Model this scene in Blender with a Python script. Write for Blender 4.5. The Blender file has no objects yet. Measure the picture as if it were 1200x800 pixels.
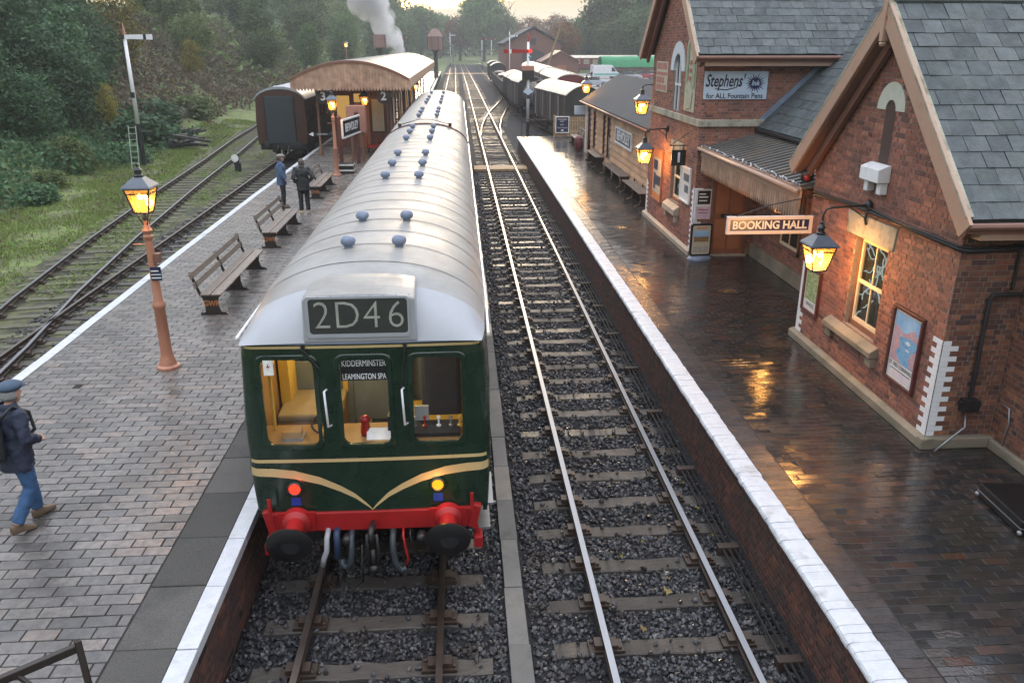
import bpy, bmesh, math, random
import numpy as np
from mathutils import Vector, Matrix, Euler
random.seed(7); RNG = np.random.default_rng(11)
R = math.radians
scene = bpy.context.scene
COL = scene.collection

# ---------------------------------------------------------------- camera, sky, sun, exposure
cam_d = bpy.data.cameras.new('camera'); cam = bpy.data.objects.new('camera', cam_d); COL.objects.link(cam)
CAM = Vector((0, 0, 6.16))
cam.location = CAM; cam.rotation_euler = (R(90 - 20.208), 0, R(-3.656))
cam_d.sensor_width = 36; cam_d.lens = 28.2; cam_d.clip_start = .1; cam_d.clip_end = 6000
scene.camera = cam

SUN_EL, SUN_AZ = 7.0, 2.0          # degrees; azimuth from +Y towards +X
world = bpy.data.worlds.new('World'); scene.world = world; world.use_nodes = True
wn, wl = world.node_tree.nodes, world.node_tree.links
wn.clear()
def wnode(t, **k):
    n = wn.new(t)
    for a, v in k.items(): setattr(n, a, v)
    return n
w_out = wnode('ShaderNodeOutputWorld'); w_bg = wnode('ShaderNodeBackground'); w_bg.inputs['Strength'].default_value = .14
w_sky = wnode('ShaderNodeTexSky', sky_type='NISHITA', sun_disc=False, sun_elevation=R(SUN_EL), sun_rotation=R(SUN_AZ), altitude=60, air_density=1.0, dust_density=.8, ozone_density=1.0)
w_tc = wnode('ShaderNodeTexCoord'); w_sep = wnode('ShaderNodeSeparateXYZ'); wl.new(w_tc.outputs['Generated'], w_sep.inputs[0])
w_add = wnode('ShaderNodeMath', operation='ADD'); wl.new(w_sep.outputs['Z'], w_add.inputs[0]); w_add.inputs[1].default_value = .12
w_dx = wnode('ShaderNodeMath', operation='DIVIDE'); wl.new(w_sep.outputs['X'], w_dx.inputs[0]); wl.new(w_add.outputs[0], w_dx.inputs[1])
w_dy = wnode('ShaderNodeMath', operation='DIVIDE'); wl.new(w_sep.outputs['Y'], w_dy.inputs[0]); wl.new(w_add.outputs[0], w_dy.inputs[1])
w_cmb = wnode('ShaderNodeCombineXYZ'); wl.new(w_dx.outputs[0], w_cmb.inputs[0]); wl.new(w_dy.outputs[0], w_cmb.inputs[1])
w_noise = wnode('ShaderNodeTexNoise'); w_noise.inputs['Scale'].default_value = .95; w_noise.inputs['Detail'].default_value = 8; w_noise.inputs['Roughness'].default_value = .58
wl.new(w_cmb.outputs[0], w_noise.inputs['Vector'])
w_ramp = wnode('ShaderNodeValToRGB'); w_ramp.color_ramp.elements[0].position = .17; w_ramp.color_ramp.elements[1].position = .47
wl.new(w_noise.outputs['Fac'], w_ramp.inputs[0])
# a thin veil of cloud: greyer and more even than the clear sky behind it, still lit by that sky
w_hsv = wnode('ShaderNodeHueSaturation'); w_hsv.inputs['Saturation'].default_value = 1.0; w_hsv.inputs['Value'].default_value = .016; wl.new(w_sky.outputs[0], w_hsv.inputs['Color'])
w_cl = wnode('ShaderNodeMix', data_type='RGBA', blend_type='ADD'); w_cl.inputs[0].default_value = 1; wl.new(w_hsv.outputs[0], w_cl.inputs[6])
w_zc = wnode('ShaderNodeMath', operation='MAXIMUM'); wl.new(w_sep.outputs['Z'], w_zc.inputs[0]); w_zc.inputs[1].default_value = 0
w_ov = wnode('ShaderNodeMath', operation='MULTIPLY_ADD'); wl.new(w_zc.outputs[0], w_ov.inputs[0]); w_ov.inputs[1].default_value = 1.0; w_ov.inputs[2].default_value = .11
w_wc = wnode('ShaderNodeMix', data_type='RGBA'); w_wc.inputs[6].default_value = (4.8, 3.9, 2.3, 1); w_wc.inputs[7].default_value = (4.25, 4.45, 4.95, 1); w_wz = wnode('ShaderNodeMath', operation='MULTIPLY'); w_wz.use_clamp = True; w_wz.inputs[1].default_value = 3.0; wl.new(w_zc.outputs[0], w_wz.inputs[0]); wl.new(w_wz.outputs[0], w_wc.inputs[0])
w_ovc = wnode('ShaderNodeVectorMath', operation='SCALE'); wl.new(w_wc.outputs[2], w_ovc.inputs[0]); wl.new(w_ov.outputs[0], w_ovc.inputs['Scale']); wl.new(w_ovc.outputs[0], w_cl.inputs[7])
w_mix = wnode('ShaderNodeMix', data_type='RGBA'); w_fac = wnode('ShaderNodeMath', operation='MULTIPLY'); w_fac.inputs[1].default_value = .995
wl.new(w_ramp.outputs[0], w_fac.inputs[0]); wl.new(w_fac.outputs[0], w_mix.inputs[0]); wl.new(w_sky.outputs[0], w_mix.inputs[6]); wl.new(w_cl.outputs[2], w_mix.inputs[7])
wl.new(w_mix.outputs[2], w_bg.inputs['Color']); wl.new(w_bg.outputs[0], w_out.inputs['Surface'])

sun_d = bpy.data.lights.new('sun', 'SUN'); sun = bpy.data.objects.new('sun', sun_d); COL.objects.link(sun)
sun_d.energy = .3; sun_d.angle = R(12); sun_d.color = (1, .78, .52)
sun.rotation_euler = (R(-(90 - SUN_EL)), 0, R(-SUN_AZ)); sun.location = (0, 200, 60)

scene.view_settings.view_transform = 'Standard'; scene.view_settings.look = 'None'
scene.view_settings.gamma = 1; scene.view_settings.exposure = 2.05
scene.render.engine = 'CYCLES'
cy = scene.cycles
cy.use_denoising = True; cy.max_bounces = 6; cy.diffuse_bounces = 3; cy.glossy_bounces = 3; cy.transmission_bounces = 4; cy.transparent_max_bounces = 8
cy.volume_bounces = 2; cy.volume_step_rate = 2.0; cy.sample_clamp_indirect = 4; cy.caustics_reflective = False; cy.caustics_refractive = False

# ---------------------------------------------------------------- materials
MATS = {}
def new_mat(name):
    m = bpy.data.materials.new(name); m.use_nodes = True; m.node_tree.nodes.clear(); MATS[name] = m
    return m, m.node_tree.nodes, m.node_tree.links
def ramp_node(n, cols):
    r = n.new('ShaderNodeValToRGB'); e = r.color_ramp.elements
    while len(e) < len(cols): e.new(.5)
    for i, c in enumerate(cols):
        e[i].position = i / max(1, len(cols) - 1); e[i].color = (*c, 1)
    return r
def pbr(name, cols, rough=.6, rough2=None, metal=0, scale=6, detail=4, bump=0, bscale=None, piece=False, spec=.5, emit=None, estr=0,
        wet=0, wscale=.5, dirt=None, dscale=1.5, dlo=.45, dhi=.7, stretch=None, coat=0, trans=0):
    """cols: list of colours. piece=True picks one colour per loose piece / object, with grain on top; else noise mixes them."""
    m, n, l = new_mat(name)
    out = n.new('ShaderNodeOutputMaterial'); b = n.new('ShaderNodeBsdfPrincipled'); l.new(b.outputs[0], out.inputs[0])
    geo = n.new('ShaderNodeNewGeometry'); pos = geo.outputs['Position']
    if stretch:
        mp = n.new('ShaderNodeMapping'); mp.inputs['Scale'].default_value = stretch; l.new(pos, mp.inputs[0]); pos = mp.outputs[0]
    nz = n.new('ShaderNodeTexNoise'); nz.inputs['Scale'].default_value = scale; nz.inputs['Detail'].default_value = detail; nz.inputs['Roughness'].default_value = .6; l.new(pos, nz.inputs['Vector'])
    if isinstance(cols[0], (int, float)): cols = [cols]
    if len(cols) == 1: cols = [tuple(x * .82 for x in cols[0]), tuple(min(1, x * 1.18) for x in cols[0])]
    if piece:
        oi = n.new('ShaderNodeObjectInfo'); ad = n.new('ShaderNodeMath'); ad.operation = 'ADD'; l.new(oi.outputs['Random'], ad.inputs[0]); l.new(geo.outputs['Random Per Island'], ad.inputs[1])
        fr = n.new('ShaderNodeMath'); fr.operation = 'FRACT'; l.new(ad.outputs[0], fr.inputs[0])
        r = ramp_node(n, cols); l.new(fr.outputs[0], r.inputs[0])
        hs = n.new('ShaderNodeHueSaturation'); l.new(r.outputs[0], hs.inputs['Color'])
        mr = n.new('ShaderNodeMapRange'); mr.inputs[1].default_value = .3; mr.inputs[2].default_value = .7; mr.inputs[3].default_value = .68; mr.inputs[4].default_value = 1.3; l.new(nz.outputs['Fac'], mr.inputs[0]); l.new(mr.outputs[0], hs.inputs['Value'])
        col = hs.outputs[0]
    else:
        mr = n.new('ShaderNodeMapRange'); mr.inputs[1].default_value = .3; mr.inputs[2].default_value = .7; l.new(nz.outputs['Fac'], mr.inputs[0])
        r = ramp_node(n, cols); l.new(mr.outputs[0], r.inputs[0]); col = r.outputs[0]
    if dirt:
        dn = n.new('ShaderNodeTexNoise'); dn.inputs['Scale'].default_value = dscale; dn.inputs['Detail'].default_value = 6; dn.inputs['Roughness'].default_value = .65; l.new(geo.outputs['Position'], dn.inputs['Vector'])
        dm = n.new('ShaderNodeMapRange'); dm.inputs[1].default_value = dlo; dm.inputs[2].default_value = dhi; dm.inputs[4].default_value = .85; l.new(dn.outputs['Fac'], dm.inputs[0])
        mx = n.new('ShaderNodeMix'); mx.data_type = 'RGBA'; l.new(dm.outputs[0], mx.inputs[0]); l.new(col, mx.inputs[6]); mx.inputs[7].default_value = (*dirt, 1); col = mx.outputs[2]
    l.new(col, b.inputs['Base Color'])
    b.inputs['Metallic'].default_value = metal; b.inputs['Specular IOR Level'].default_value = spec; b.inputs['Coat Weight'].default_value = coat; b.inputs['Coat Roughness'].default_value = .08
    if trans: b.inputs['Transmission Weight'].default_value = trans
    if wet or rough2 is not None:
        wnz = n.new('ShaderNodeTexNoise'); wnz.inputs['Scale'].default_value = wscale; wnz.inputs['Detail'].default_value = 5; l.new(geo.outputs['Position'], wnz.inputs['Vector'])
        wm = n.new('ShaderNodeMapRange'); wm.inputs[1].default_value = .35; wm.inputs[2].default_value = .65; wm.inputs[3].default_value = rough; wm.inputs[4].default_value = rough2 if rough2 is not None else wet
        l.new(wnz.outputs['Fac'], wm.inputs[0]); ro_ = wm.outputs[0]
        if piece:
            k1 = n.new('ShaderNodeMath'); k1.operation = 'MULTIPLY'; k1.inputs[1].default_value = 17.31; l.new(fr.outputs[0], k1.inputs[0])
            k2 = n.new('ShaderNodeMath'); k2.operation = 'FRACT'; l.new(k1.outputs[0], k2.inputs[0])
            k3 = n.new('ShaderNodeMath'); k3.operation = 'MULTIPLY_ADD'; k3.inputs[1].default_value = rough * .7; k3.inputs[2].default_value = -rough * .25; l.new(k2.outputs[0], k3.inputs[0])
            k4 = n.new('ShaderNodeMath'); k4.operation = 'ADD'; l.new(ro_, k4.inputs[0]); l.new(k3.outputs[0], k4.inputs[1])
            k5 = n.new('ShaderNodeMath'); k5.operation = 'MAXIMUM'; k5.inputs[1].default_value = .07; l.new(k4.outputs[0], k5.inputs[0]); ro_ = k5.outputs[0]
        l.new(ro_, b.inputs['Roughness'])
    else: b.inputs['Roughness'].default_value = rough
    if bump:
        bz = n.new('ShaderNodeTexNoise'); bz.inputs['Scale'].default_value = bscale or scale * 4; bz.inputs['Detail'].default_value = 5; l.new(pos, bz.inputs['Vector'])
        bp = n.new('ShaderNodeBump'); bp.inputs['Strength'].default_value = min(1, bump); bp.inputs['Distance'].default_value = .02 * max(1, bump); l.new(bz.outputs['Fac'], bp.inputs['Height']); l.new(bp.outputs[0], b.inputs['Normal'])
    if emit:
        b.inputs['Emission Color'].default_value = (*emit, 1); b.inputs['Emission Strength'].default_value = estr
    return m
def glass(name, col=(1, 1, 1), rough=.02, alpha=.25):
    m, n, l = new_mat(name)
    out = n.new('ShaderNodeOutputMaterial'); g = n.new('ShaderNodeBsdfGlossy'); g.inputs['Roughness'].default_value = rough
    t = n.new('ShaderNodeBsdfTransparent'); t.inputs['Color'].default_value = (*col, 1)
    f = n.new('ShaderNodeFresnel'); f.inputs['IOR'].default_value = 1.45
    a = n.new('ShaderNodeMath'); a.operation = 'MULTIPLY_ADD'; a.inputs[2].default_value = .0; l.new(f.outputs[0], a.inputs[0]); ge = n.new('ShaderNodeNewGeometry'); iv = n.new('ShaderNodeMath'); iv.operation = 'SUBTRACT'; iv.inputs[0].default_value = 1; l.new(ge.outputs['Backfacing'], iv.inputs[1]); l.new(iv.outputs[0], a.inputs[1])
    mx = n.new('ShaderNodeMixShader'); l.new(a.outputs[0], mx.inputs[0]); l.new(t.outputs[0], mx.inputs[1]); l.new(g.outputs[0], mx.inputs[2]); l.new(mx.outputs[0], out.inputs[0])
    return m
def frosted(name, col):
    m, n, l = new_mat(name)
    out = n.new('ShaderNodeOutputMaterial'); t = n.new('ShaderNodeBsdfTransparent'); t.inputs['Color'].default_value = (1, .9, .72, 1)
    d = n.new('ShaderNodeBsdfTranslucent'); d.inputs['Color'].default_value = (*col, 1); g = n.new('ShaderNodeBsdfGlossy'); g.inputs['Roughness'].default_value = .1
    a = n.new('ShaderNodeMixShader'); a.inputs[0].default_value = .16; l.new(t.outputs[0], a.inputs[1]); l.new(d.outputs[0], a.inputs[2])
    b = n.new('ShaderNodeMixShader'); b.inputs[0].default_value = .06; l.new(a.outputs[0], b.inputs[1]); l.new(g.outputs[0], b.inputs[2]); l.new(b.outputs[0], out.inputs[0])
    return m
def leafmat(name, cols, rough=.55):
    m, n, l = new_mat(name)
    out = n.new('ShaderNodeOutputMaterial'); b = n.new('ShaderNodeBsdfPrincipled'); b.inputs['Roughness'].default_value = rough; b.inputs['Specular IOR Level'].default_value = .3
    geo = n.new('ShaderNodeNewGeometry'); oi = n.new('ShaderNodeObjectInfo')
    r = ramp_node(n, cols); l.new(geo.outputs['Random Per Island'], r.inputs[0])
    hs = n.new('ShaderNodeHueSaturation'); l.new(r.outputs[0], hs.inputs['Color'])
    mr = n.new('ShaderNodeMapRange'); mr.inputs[3].default_value = .65; mr.inputs[4].default_value = 1.35; l.new(oi.outputs['Random'], mr.inputs[0]); l.new(mr.outputs[0], hs.inputs['Value'])
    l.new(hs.outputs[0], b.inputs['Base Color'])
    t = n.new('ShaderNodeBsdfTranslucent'); l.new(hs.outputs[0], t.inputs['Color'])
    mx = n.new('ShaderNodeMixShader'); mx.inputs[0].default_value = .3; l.new(b.outputs[0], mx.inputs[1]); l.new(t.outputs[0], mx.inputs[2]); l.new(mx.outputs[0], out.inputs[0])
    return m
def emitmat(name, col, strength):
    m, n, l = new_mat(name)
    out = n.new('ShaderNodeOutputMaterial'); e = n.new('ShaderNodeEmission'); e.inputs[0].default_value = (*col, 1); e.inputs[1].default_value = strength; l.new(e.outputs[0], out.inputs[0])
    return m

pbr('brick', [(.16, .066, .046), (.29, .11, .072), (.22, .084, .056), (.35, .148, .095), (.11, .052, .042), (.27, .112, .078), (.2, .085, .062)], rough=.75, piece=True, scale=14, bump=.35, bscale=60, dirt=(.075, .052, .046), dscale=.9, dlo=.54, dhi=.8)
pbr('brick_blue', [(.05, .03, .028), (.10, .045, .034), (.07, .035, .03), (.15, .06, .038), (.045, .035, .034)], rough=.7, piece=True, scale=12, bump=.35, bscale=60, dirt=(.045, .04, .034), dscale=1.2)
pbr('mortar', [(.30, .25, .21), (.2, .165, .14)], rough=.9, scale=9, bump=.3, bscale=90)
pbr('mortar_dark', [(.06, .05, .043), (.035, .03, .027)], rough=.8, scale=9, bump=.3, bscale=90)
pbr('slate', [(.046, .058, .062), (.06, .074, .078), (.05, .066, .066), (.066, .08, .084), (.046, .056, .064), (.056, .07, .068)], rough=.42, rough2=.62, wscale=3, piece=True, scale=7, bump=.35, bscale=25, dirt=(.10, .115, .095), dscale=3.2, dlo=.62, dhi=.85)
pbr('slate_base', (.03, .038, .04), rough=.7)
pbr('lead', [(.12, .16, .22), (.2, .25, .32)], rough=.4, scale=4)
pbr('stone_paint', [(.37, .235, .17), (.42, .27, .2)], rough=.5, scale=3, bump=.1, dirt=(.25, .14, .09), dscale=3, dlo=.55, dhi=.8)
pbr('stone_paint_dark', [(.16, .075, .05), (.2, .1, .07)], rough=.5, scale=3)
pbr('light_stone', [(.48, .37, .25), (.55, .43, .3)], rough=.5, scale=3)
pbr('sandstone', [(.30, .27, .21), (.40, .37, .29), (.24, .22, .17)], rough=.8, scale=5, bump=.4, bscale=30, dirt=(.13, .13, .085), dscale=2.5)
pbr('plinth_stone', [(.20, .17, .125), (.28, .24, .18)], rough=.7, scale=4, bump=.5, bscale=25, dirt=(.085, .085, .05), dscale=2)
pbr('white_paint', [(.70, .71, .73), (.78, .79, .80)], rough=.45, scale=5, bump=.15, bscale=40, dirt=(.45, .46, .46), dscale=6, dlo=.6, dhi=.9)
pbr('white_edge', [(.46, .485, .52), (.56, .58, .61)], rough=.45, scale=9, bump=.6, bscale=50, dirt=(.22, .215, .21), dscale=3.0, dlo=.55, dhi=.8)
pbr('cream_paint', [(.62, .52, .36), (.68, .58, .42)], rough=.45)
pbr('paver', [(.105, .096, .088), (.14, .129, .119), (.088, .082, .077), (.165, .148, .135), (.122, .113, .105), (.17, .138, .12), (.102, .098, .095), (.07, .066, .063)], rough=.36, wet=.14, wscale=.4, piece=True, scale=12, bump=.22, bscale=50, dirt=(.042, .04, .038), dscale=.9, dlo=.47, dhi=.74, spec=.6)
pbr('paver_dark', [(.02, .018, .017), (.036, .031, .029), (.025, .022, .02), (.017, .017, .018), (.037, .028, .024), (.03, .026, .023), (.02, .019, .018), (.015, .018, .022), (.03, .026, .023), (.06, .03, .021)], rough=.2, wet=.07, wscale=.6, piece=True, scale=9, bump=.1, bscale=30, dirt=(.02, .022, .016), dscale=.7, dlo=.5, dhi=.8, spec=.85)
pbr('edge_brick', [(.03, .027, .029), (.043, .033, .03), (.026, .025, .027)], rough=.2, wet=.1, wscale=.9, piece=True, scale=9, bump=.3, bscale=50)
pbr('joint', [(.02, .018, .016), (.032, .028, .025)], rough=.8, scale=8, spec=.2)
pbr('slab', [(.055, .053, .05), (.085, .082, .077), (.11, .105, .098)], rough=.75, rough2=.45, wscale=.8, scale=55, detail=3, bump=.7, bscale=110, piece=True, dirt=(.035, .035, .033), dscale=1.6, dlo=.48, dhi=.75)
pbr('ballast', [(.016, .018, .023), (.03, .031, .036), (.024, .023, .024), (.042, .042, .047), (.02, .022, .029), (.06, .06, .064), (.026, .026, .03), (.12, .118, .115)], rough=.28, rough2=.5, wscale=3, piece=True, scale=20, spec=.5, dirt=(.03, .022, .016), dscale=1.3, dlo=.5, dhi=.7)
pbr('ballast_bed', [(.014, .014, .016), (.03, .03, .033), (.019, .019, .021)], rough=.85, scale=22, detail=2, bump=3, bscale=24, spec=.25)
pbr('ballast_mossy', [(.09, .095, .042), (.045, .045, .036), (.12, .125, .055), (.065, .062, .045)], rough=.85, scale=1.2, detail=8, bump=2, bscale=20, spec=.3)
pbr('timber_sleeper', [(.03, .026, .023), (.055, .047, .039), (.036, .031, .027), (.075, .064, .053), (.042, .035, .029), (.095, .083, .07), (.05, .042, .035)], rough=.6, wet=.4, wscale=2, piece=True, scale=5, bump=.6, bscale=14, stretch=(1, 7, 7))
pbr('timber_mossy', [(.11, .112, .06), (.085, .08, .058), (.13, .132, .075)], rough=.8, piece=True, scale=5, bump=.5, stretch=(1, 7, 7))
pbr('rust_iron', [(.028, .018, .013), (.045, .027, .018)], rough=.55, scale=12, bump=.3, spec=.5)
pbr('rail_top', [(.26, .27, .285), (.34, .35, .37)], rough=.34, metal=1, scale=3, stretch=(20, .4, 1))
pbr('rail_top_dull', [(.16, .14, .125), (.24, .21, .19)], rough=.35, metal=1, scale=3)
pbr('concrete', [(.12, .118, .11), (.17, .165, .155)], rough=.75, rough2=.5, wscale=1, scale=3, bump=.4, bscale=90, piece=True, dirt=(.07, .07, .065), dscale=3)
pbr('black_iron', [(.012, .012, .013), (.02, .02, .022)], rough=.4, scale=5)
pbr('black_rubber', (.004, .004, .005), rough=.4)
pbr('dmu_green', [(.0065, .021, .0125), (.009, .027, .016)], rough=.2, rough2=.34, wscale=4, scale=2, coat=.35, dirt=(.02, .026, .019), dscale=3.5, dlo=.58, dhi=.95)
pbr('dmu_cream', [(.5, .37, .18), (.55, .41, .2)], rough=.3, scale=3)
pbr('dmu_roof', [(.225, .222, .212), (.29, .286, .274), (.25, .247, .237)], rough=.42, rough2=.56, wscale=1.3, scale=1.6, bump=.08, bscale=5, dirt=(.15, .145, .132), dscale=1.1, dlo=.44, dhi=.8)
pbr('dmu_white_sky_tint', [(.30, .315, .34), (.34, .355, .38)], rough=.4, scale=2)
pbr('vent_grey', (.16, .2, .28), rough=.5)
pbr('grease', [(.012, .012, .014), (.022, .022, .026)], rough=.3, scale=20)
pbr('hose_grey', (.035, .045, .055), rough=.5)
pbr('hose_blue', (.02, .04, .09), rough=.5)
pbr('hose_white', (.35, .37, .4), rough=.5)
pbr('red_paint', [(.27, .009, .011), (.34, .014, .014)], rough=.35, scale=4, dirt=(.12, .01, .009), dscale=6, dlo=.55, dhi=.85)
pbr('blue_paint', (.012, .04, .28), rough=.4)
pbr('steel_grey', [(.25, .26, .28), (.32, .33, .34)], rough=.4, metal=.6)
pbr('chrome_white', (.75, .77, .8), rough=.25)
pbr('cab_yellow', [(.62, .40, .06), (.7, .46, .08)], rough=.5)
pbr('cab_wood', [(.30, .17, .06), (.36, .21, .08)], rough=.5)
pbr('seat_tan', [(.34, .26, .13), (.4, .31, .16)], rough=.7)
pbr('cab_grey', [(.16, .19, .19), (.2, .23, .23)], rough=.6)
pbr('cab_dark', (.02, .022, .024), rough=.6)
pbr('seat_blue', [(.03, .04, .07), (.045, .055, .09)], rough=.8)
pbr('sign_black', (.012, .012, .014), rough=.35)
pbr('blind_letter', (.8, .82, .84), rough=.5)
pbr('blind_grey', (.034, .037, .036), rough=.4)
pbr('sign_white', (.72, .72, .70), rough=.4)
pbr('digit_white', (.33, .335, .30), rough=.5)
pbr('sign_blue', [(.013, .014, .06), (.018, .02, .075)], rough=.3)
pbr('sign_darkblue', (.012, .02, .055), rough=.35)
pbr('enamel_sky', [(.42, .52, .64), (.5, .6, .7)], rough=.3, scale=3, dirt=(.3, .33, .36), dscale=9, dlo=.6, dhi=.85)
pbr('enamel_green', [(.10, .2, .09), (.3, .36, .24), (.16, .22, .1)], rough=.35, scale=6)
pbr('enamel_red', [(.33, .06, .05), (.42, .22, .18)], rough=.35, scale=7)
pbr('enamel_cream', [(.5, .46, .36), (.42, .38, .3)], rough=.35, scale=8)
pbr('poster_sky', [(.14, .34, .62), (.35, .55, .75)], rough=.3, scale=2)
pbr('poster_sea', [(.06, .22, .5), (.2, .42, .62), (.12, .3, .55)], rough=.3, scale=14)
pbr('poster_rock', [(.55, .33, .3), (.4, .28, .36), (.6, .45, .36)], rough=.3, scale=11)
pbr('poster_green', [(.05, .13, .04), (.45, .5, .3), (.1, .22, .06), (.3, .38, .2)], rough=.3, scale=16)
pbr('poster_dusk', [(.18, .12, .06), (.3, .2, .1)], rough=.4, scale=9)
pbr('poster_white', [(.62, .62, .6), (.68, .68, .66)], rough=.35)
pbr('poster_pink', (.6, .45, .55), rough=.4)
pbr('poster_orange', (.55, .2, .06), rough=.4)
pbr('bench_wood', [(.16, .13, .105), (.21, .17, .14), (.13, .105, .09)], rough=.5, rough2=.35, wscale=3, piece=True, scale=4, stretch=(8, 1, 8), bump=.2)
pbr('bench_iron', (.02, .014, .011), rough=.4)
pbr('bench_letter', (.42, .16, .05), rough=.5)
pbr('lamp_salmon', [(.36, .15, .09), (.42, .19, .115)], rough=.45, scale=3, dirt=(.2, .09, .06), dscale=5, dlo=.6, dhi=.85)
pbr('lamp_roof', [(.07, .09, .12), (.10, .12, .15)], rough=.35)
pbr('door_brown', [(.24, .085, .04), (.29, .11, .055)], rough=.5, scale=3)
pbr('maroon', [(.075, .022, .018), (.095, .03, .022)], rough=.4)
pbr('coach_brown', [(.045, .018, .012), (.062, .026, .017)], rough=.4, scale=2)
pbr('coach_end', [(.02, .03, .036), (.028, .04, .046)], rough=.5)
pbr('coach_roof', [(.26, .29, .33), (.33, .36, .4)], rough=.4, scale=1)
pbr('canopy_roof', [(.17, .165, .15), (.22, .21, .195)], rough=.42, scale=1.2, dirt=(.12, .115, .105), dscale=.6)
pbr('canopy_board', [(.36, .225, .15), (.42, .27, .185)], rough=.5, piece=True, scale=3)
pbr('felt_roof', [(.022, .028, .036), (.034, .04, .048)], rough=.85, scale=1.5, bump=.2, bscale=20)
pbr('metal_canopy', [(.075, .072, .068), (.12, .11, .10)], rough=.35, rough2=.6, wscale=2, scale=2.5, dirt=(.16, .12, .065), dscale=1.4, dlo=.5, dhi=.75)
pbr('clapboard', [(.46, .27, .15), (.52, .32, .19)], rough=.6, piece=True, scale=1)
pbr('fence_wood', [(.40, .27, .15), (.34, .22, .12)], rough=.7, piece=True)
pbr('cream_roof', [(.60, .55, .44), (.68, .63, .52)], rough=.5, scale=2, dirt=(.4, .36, .28), dscale=1.2)
pbr('grey_roof', [(.30, .30, .29), (.38, .38, .36)], rough=.5, scale=2)
pbr('wagon_dark', [(.022, .021, .022), (.035, .032, .03)], rough=.6, scale=3)
pbr('wagon_brown', [(.06, .035, .025), (.08, .05, .035)], rough=.6, scale=3, piece=True)
pbr('tarp_green', [(.012, .20, .075), (.02, .26, .10)], rough=.5, scale=1.5, bump=.5, bscale=2)
pbr('coach_maroon', (.12, .02, .022), rough=.4)
pbr('car_white', (.6, .62, .64), rough=.25, coat=.5)
pbr('car_silver', (.42, .45, .5), rough=.25, metal=.4, coat=.5)
pbr('car_red', (.3, .03, .04), rough=.25, coat=.5)
pbr('car_blue', (.05, .1, .2), rough=.25, coat=.5)
pbr('car_dark', (.02, .022, .025), rough=.2)
pbr('teal', (.05, .35, .33), rough=.4)
pbr('crane_yellow', (.16, .12, .035), rough=.6)
pbr('tank_brown', [(.20, .12, .10), (.25, .155, .13)], rough=.6, scale=1)
pbr('yard_gravel', [(.20, .195, .18), (.28, .27, .25), (.15, .145, .135)], rough=.8, scale=.35, detail=8)
pbr('skin', [(.42, .24, .17), (.5, .3, .22)], rough=.5)
pbr('hair', [(.05, .04, .035), (.1, .085, .07)], rough=.6, scale=60)
pbr('hair_grey', [(.2, .2, .2), (.3, .3, .3)], rough=.6, scale=60)
pbr('coat_navy', [(.012, .018, .04), (.018, .026, .055)], rough=.7, scale=8, bump=.3, bscale=12)
pbr('coat_blue', [(.05, .085, .16), (.065, .11, .2)], rough=.8, scale=8, bump=.3, bscale=12)
pbr('coat_dark', [(.014, .017, .018), (.022, .026, .027)], rough=.75, scale=8, bump=.3, bscale=12)
pbr('jeans', [(.025, .07, .16), (.035, .10, .22)], rough=.8, scale=10, bump=.2, bscale=40)
pbr('trouser_black', (.012, .012, .014), rough=.75)
pbr('shoe_brown', (.12, .08, .05), rough=.5)
pbr('sole_tan', (.4, .3, .18), rough=.6)
pbr('cap_blue', [(.04, .07, .11), (.06, .095, .14)], rough=.85)
pbr('pack_black', (.015, .02, .022), rough=.6, scale=6, bump=.3)
pbr('bark', [(.05, .04, .03), (.09, .075, .055)], rough=.85, scale=6, bump=.6, bscale=12, stretch=(3, 3, .6))
pbr('soil', [(.07, .055, .035), (.05, .06, .025), (.09, .07, .045)], rough=.9, scale=.5, detail=8, bump=.8, bscale=5)
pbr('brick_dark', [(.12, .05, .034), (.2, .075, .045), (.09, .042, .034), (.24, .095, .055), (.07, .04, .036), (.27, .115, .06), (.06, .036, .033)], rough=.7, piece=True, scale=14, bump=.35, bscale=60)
pbr('sandstone_pale', [(.46, .48, .40), (.54, .55, .47)], rough=.7, scale=6)
pbr('white_stone', [(.50, .54, .58), (.58, .62, .65)], rough=.6, scale=4)
pbr('maroon_dark', [(.05, .03, .025), (.075, .045, .038)], rough=.6, scale=3)
pbr('plinth_stone_pale', [(.34, .28, .21), (.42, .36, .28)], rough=.7, scale=4, bump=.4, bscale=25)
pbr('enamel_green2', [(.3, .34, .2), (.45, .45, .34), (.12, .18, .1)], rough=.35, scale=9)
pbr('door_light', [(.34, .12, .05), (.4, .155, .07)], rough=.5, scale=3)
pbr('lead_bright', [(.3, .42, .6), (.38, .5, .66)], rough=.4)
pbr('sign_frame', [(.62, .52, .46), (.7, .6, .54)], rough=.45, scale=8)
pbr('sign_letter', (.75, .72, .64), rough=.4)
pbr('clapboard_lamplit', [(.36, .17, .08), (.42, .21, .10)], rough=.55, piece=True, scale=5)
pbr('cap_grey', [(.2, .19, .17), (.26, .25, .22)], rough=.85)
pbr('brick_panel', [(.13, .055, .038), (.17, .08, .055)], rough=.75, scale=4)
pbr('cabinet_pink', [(.36, .17, .12), (.42, .2, .15)], rough=.5)
pbr('ladder_pale', [(.3, .36, .28), (.36, .42, .34)], rough=.5)
pbr('wagon_grey', [(.11, .10, .095), (.16, .15, .14)], rough=.6, scale=3, piece=True)
pbr('tank_dark', (.06, .045, .04), rough=.6)
HAZE = .0006
leafmat('leaf_dark', [(.03, .075, .032), (.05, .112, .048), (.065, .135, .058), (.095, .17, .075)])
leafmat('leaf_green', [(.055, .11, .03), (.085, .155, .046), (.115, .19, .062)])
leafmat('leaf_yellow', [(.24, .19, .03), (.32, .25, .04), (.14, .14, .03), (.2, .19, .045)])
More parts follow.
